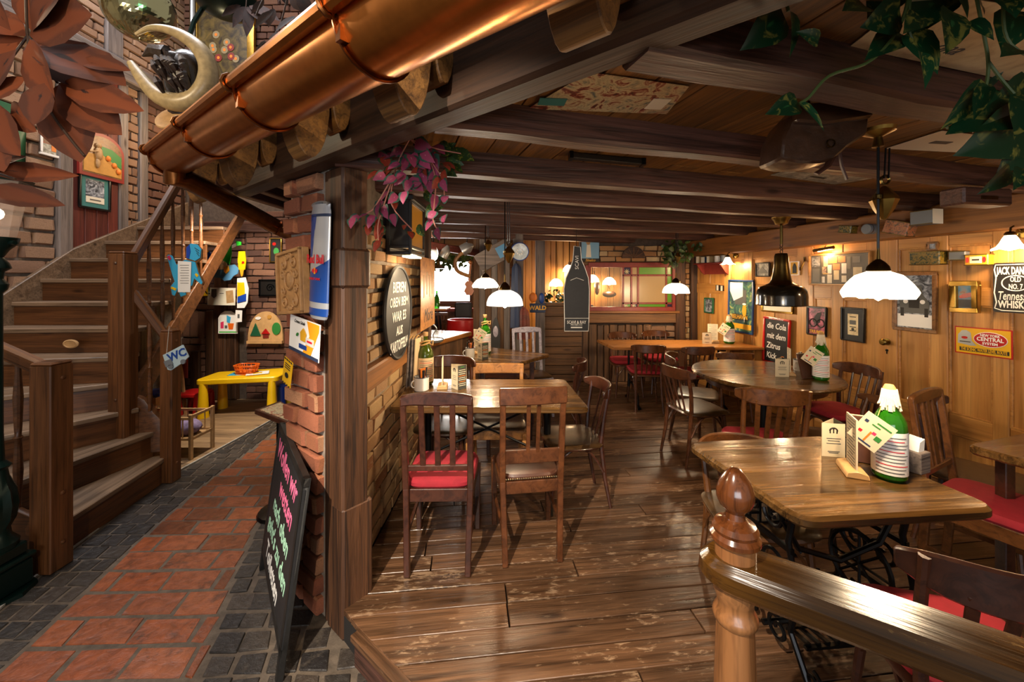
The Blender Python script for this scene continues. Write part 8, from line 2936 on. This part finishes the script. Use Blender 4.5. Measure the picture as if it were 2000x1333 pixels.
px_plant('coleus_vine', 'hanging vine with pink and green leaves beside the corner post', 'plant', 1.86, (800, 272), [[(800, 272), (785, 300), (770, 340)], [(800, 272), (830, 300), (850, 345), (848, 400), (846, 430), (856, 452)], [(770, 340), (735, 400), (718, 416), (690, 430)], [(830, 300), (862, 346), (868, 384)], [(770, 340), (750, 400), (738, 440), (740, 480)], [(770, 340), (765, 400), (806, 450)], [(800, 272), (850, 290), (900, 300)]], pk, 'stem_pink', 0.003)

# pothos, top right
po = []
for (u0, v0, u1, v1, w) in ((1690, 10, 1650, 15, 1.0), (1760, 20, 1690, 50, 0.9), (1762, 65, 1695, 110, 0.7), (1775, 62, 1840, 140, 0.75), (1800, 100, 1815, 170, 0.5), (1860, 20, 1858, 100, 0.9), (1830, -20, 1800, 60, 1.0), (1900, -10, 1930, 25, 1.0), (1895, 40, 1945, 75, 0.6), (1985, 20, 1965, 100, 0.8), (1990, 95, 1960, 105, 0.8), (1560, 200, 1500, 220, 0.7), (1562, 200, 1615, 252, 0.35), (1530, 22, 1455, 95, 0.8), (1545, 20, 1552, 108, 0.4), (1932, 165, 1850, 245, 0.45), (2010, 170, 1945, 195, 0.8), (2000, 205, 1860, 250, 0.85), (2010, 240, 1880, 300, 0.8), (2020, 260, 1960, 335, 0.9), (1975, 330, 1920, 378, 0.45), (2000, 330, 1985, 368, 0.6), (1925, 170, 1960, 140, 0.6), (1740, -20, 1700, 30, 1.0), (1600, 80, 1560, 60, 0.6), (1850, -30, 1900, 30, 1.0), (1960, -20, 1990, 30, 1.0), (1800, 30, 1770, 60, 0.8), (1925, 168, 1905, 230, 0.4), (2020, 190, 1990, 260, 0.9)):
    po.append((u0, v0, u1, v1, 'leaf_pothos', q.uniform(-0.6, 0.6), w, q.uniform(-0.06, 0.06)))
px_plant('pothos_vine', 'variegated green pothos trailing from the ceiling at the top right', 'plant', 0.92, (1780, -30), [[(1780, -30), (1762, 40), (1730, 90), (1690, 125), (1620, 148), (1580, 190), (1562, 202)], [(1780, -30), (1775, 60), (1800, 100)], [(1900, -40), (1920, 60), (1930, 120), (1925, 170), (1900, 230), (1850, 250)], [(1930, 120), (1960, 160), (2000, 205)], [(1960, -40), (1962, 60), (1990, 100), (2030, 110)], [(1530, -20), (1540, 22)]], po, 'stem_green', 0.0035)
# dry chestnut-brown branch, top left
dr = []
for (u0, v0, u1, v1, w) in ((50, 70, -60, 20, 1.2), (55, 68, 165, 20, 1.2), (52, 75, -40, 110, 1.0), (55, 75, 90, 190, 0.8), (58, 74, 200, 165, 0.85), (60, 90, 235, 150, 0.7), (30, 95, -30, 180, 1.0), (110, 165, 150, 310, 0.75), (112, 160, 225, 255, 0.75), (112, 162, 265, 210, 0.5), (90, 160, 60, 240, 0.8), (50, 150, -20, 190, 0.9), (60, 60, 40, -60, 1.2), (60, 60, 120, -50, 1.1), (20, 200, 60, 255, 0.8), (-20, 200, 25, 300, 0.8), (-30, 330, 135, 342, 0.3), (-40, 370, 110, 395, 0.38), (-30, 345, 40, 300, 0.5), (150, 120, 245, 130, 0.45), (-30, 245, 0, 330, 0.8), (20, 60, -30, -20, 1.0)):
    dr.append((u0, v0, u1, v1, 'leaf_dry', q.uniform(-0.5, 0.5), w, q.uniform(-0.06, 0.06)))
px_plant('dry_leaf_branch', 'branch of big dry russet leaves at the top left', 'plant', 1.15, (50, -40), [[(50, -40), (54, 70), (70, 160), (100, 220), (140, 275), (165, 305)], [(54, 70), (112, 162)], [(-60, 320), (0, 340), (30, 350)], [(54, 70), (-40, 200)]], dr, 'stem_brown', 0.0035)
dd = []
for k in range(26):
    u, v = q.uniform(505, 640), q.uniform(-30, 85)
    a = q.uniform(0.6, 2.6)
    L = q.uniform(30, 55)
    dd.append((u, v, u + L * math.cos(a), v + L * math.sin(a), 'leaf_dry_dark', q.uniform(-0.9, 0.9), q.uniform(0.8, 1.2), q.uniform(-0.2, 0.2)))
px_plant('dry_hanging_leaves', 'dark dry leaves hanging behind the copper gutter', 'plant', 2.6, (570, -60), [[(570, -60), (560, 0), (545, 60)], [(570, -60), (600, 0), (620, 60)], [(570, -60), (520, -10), (500, 30)]], dd, 'stem_brown', 0.005)
# green hanging bowl above the painting
p = P(440, 5, 4.6)
t = thing('hanging_bowl', 'dark green metal bowl hanging in front of the flower painting', 'bowl', p)
MB().lathe([(0.0, -0.16), (0.12, -0.15), (0.26, -0.08), (0.33, 0.02), (0.34, 0.04), (0.32, 0.04), (0.24, -0.06), (0, -0.13)], 24).build('bowl', 'green_iron', t)
MB().tube([(-0.26, 0, -0.06), (-0.36, 0, -0.22), (-0.42, 0, -0.40)], 0.025, 8).build('arm', 'green_iron', t)
MB().tube([(0, 0, 0.0), (0, 0, 1.2)], 0.008, 6).build('chain', 'iron', t)
dl = [(u, v, u + dx, v + dy, 'leaf_dry_dark', 0.3, 0.9, 0.0) for u, v, dx, dy in ((480, 12, -28, 40), (482, 14, 40, 30), (484, 12, 4, 44), (470, 10, -40, 20), (486, 10, 60, 26), (490, 20, -10, 50))]
px_plant('bowl_sprig', 'dark sprig hanging over the rim of the green bowl', 'plant', 4.5, (482, -10), [[(482, -10), (480, 20)]], dl, 'stem_brown', 0.006)


def bush(name, label, loc, rx_, ry_, rz_, n, mat, size, seed, stem='stem_green'):
    g = random.Random(seed)
    t = thing(name, label, 'plant', loc)
    MB().tube([(0, 0, rz_), (0, 0, 0)], 0.01, 6).build('stem', stem, t)
    for _ in range(n):
        while True:
            x, y, z = g.uniform(-1, 1), g.uniform(-1, 1), g.uniform(-1, 1)
            if x * x + y * y + z * z < 1:
                break
        b = V((x * rx_, y * ry_, z * rz_))
        d = V((g.uniform(-1, 1), g.uniform(-1, 0.3), g.uniform(-1, 0.2))).normalized() * size * g.uniform(0.7, 1.2)
        leaf(t, mat, b, b + d, g.uniform(-1, 1), g.uniform(0.8, 1.2))
    return t


bush('trailing_plant', 'yellow green trailing plant above the red framed window', P(1320, 492, 5.9), 0.26, 0.12, 0.17, 90, 'leaf_green', 0.10, 3)
bush('trailing_plant', 'thin trailing sprig on the beam end above the corner post of the panelling', P(1366, 480, 5.9), 0.1, 0.06, 0.05, 14, 'leaf_green', 0.10, 4)
bush('fir_garland', 'dark green garland along the top of the bar window', P(872, 506, 7.3), 0.62, 0.1, 0.14, 120, 'leaf_green', 0.12, 5)
bush('garland_end', 'dark garland hanging at the brick wall end of the bar window', P(838, 520, 7.0), 0.14, 0.1, 0.22, 40, 'leaf_green', 0.10, 6)
bush('potted_plant', 'leafy plant on the ledge of the room behind', P(1082, 578, 7.2), 0.2, 0.12, 0.12, 40, 'leaf_green', 0.10, 7)
o = P(1096, 592, 7.2)
t = thing('plant_ledge', 'timber ledge of the room behind with plants', 'ledge', (o.x, o.y, 0))
MB().box((0.1, 0, o.z - 0.06), (0.9, 0.3, 0.06)).build('board', 'old_plank', t)
for k in range(5):
    MB().box((-0.3 + 0.2 * k, 0.05, (o.z - 0.09) / 2), (0.19, 0.05, o.z - 0.09)).build('front_board', 'old_plank', t)
# things hanging in the room behind the red window
for k, (u, v, lab) in enumerate((((1166), 560, 'dark wooden shoe hanging behind the red framed window'), (1190, 575, 'brown leather boot hanging behind the red framed window'))):
    p = P(u, v, 7.6)
    t = thing('hanging_shoe', lab, 'shoe', p, 0, 'shoes behind the window')
    MB().ball((0, 0, 0), 0.09, 12, 8, (0.6 if k == 0 else 1.5, 0.6, 1.8 if k == 0 else 0.7)).build('shoe', 'old_leather', t)
    MB().tube([(0, 0, 0.1), (0, 0.3, 0.3)], 0.006, 6).build('cord', 'iron', t)

# ================================================================ pieces that belong to a part become its sub-parts
NEST = {'label_lines': ('paper_label',), 'label_heading': ('paper_label',), 'stud_row': ('seat',), 'newel_cap': ('newel_post',), 'wood_plug': ('newel_post',),
        'handrail_fillet': ('handrail',), 'fringe': ('cloth_cap',), 'lid_rim': ('body',), 'rim': ('body', 'plate'), 'bulb': ('shade', 'lantern_glass'), 'shade_holder': ('shade',),
        'rod_slide': ('rod',), 'pulley': ('cord',), 'reflector': ('shade',), 'lettering': ('plate', 'sheet', 'board', 'name_band', 'print'), 'chalk_lettering': ('slate', 'disc', 'print'),
        'header_lettering': ('frame',), 'print_lines': ('pale_face', 'dark_face'), 'emblem': ('pale_face',), 'print_heading': ('dark_face',), 'logo_print': ('dark_face', 'sheet'),
        'seat_rim': ('seat',), 'buckle': ('flap',), 'inner_fold': ('fold',), 'visor_slit': ('helmet',), 'helmet_shade': ('helmet',), 'notice_line': ('notice',), 'eye': ('face',),
        'blossom_heart': ('blossom_print',), 'printed_top': ('table_top',), 'keyhole_plate': ('door_knob',), 'star_motif': ('pane',), 'wheel': ('plate',), 'ferrule': ('crook',)}


def centre(o):
    return o.matrix_basis @ (sum((V(c) for c in o.bound_box), V()) / 8)


for root in [o for o in scene.objects if o.parent is None]:
    kids = list(root.children)
    if len(kids) < 2 or len(kids) > 250:
        continue
    for c in kids:
        hosts = NEST.get(c.name.split('.')[0])
        if not hosts or c.children:
            continue
        for hname in hosts:
            cand = [k for k in kids if k is not c and k.name.split('.')[0] == hname]
            if cand:
                p = centre(c)
                h = min(cand, key=lambda k: (centre(k) - p).length)
                c.matrix_basis = h.matrix_basis.inverted() @ c.matrix_basis
                c.parent = h
                break
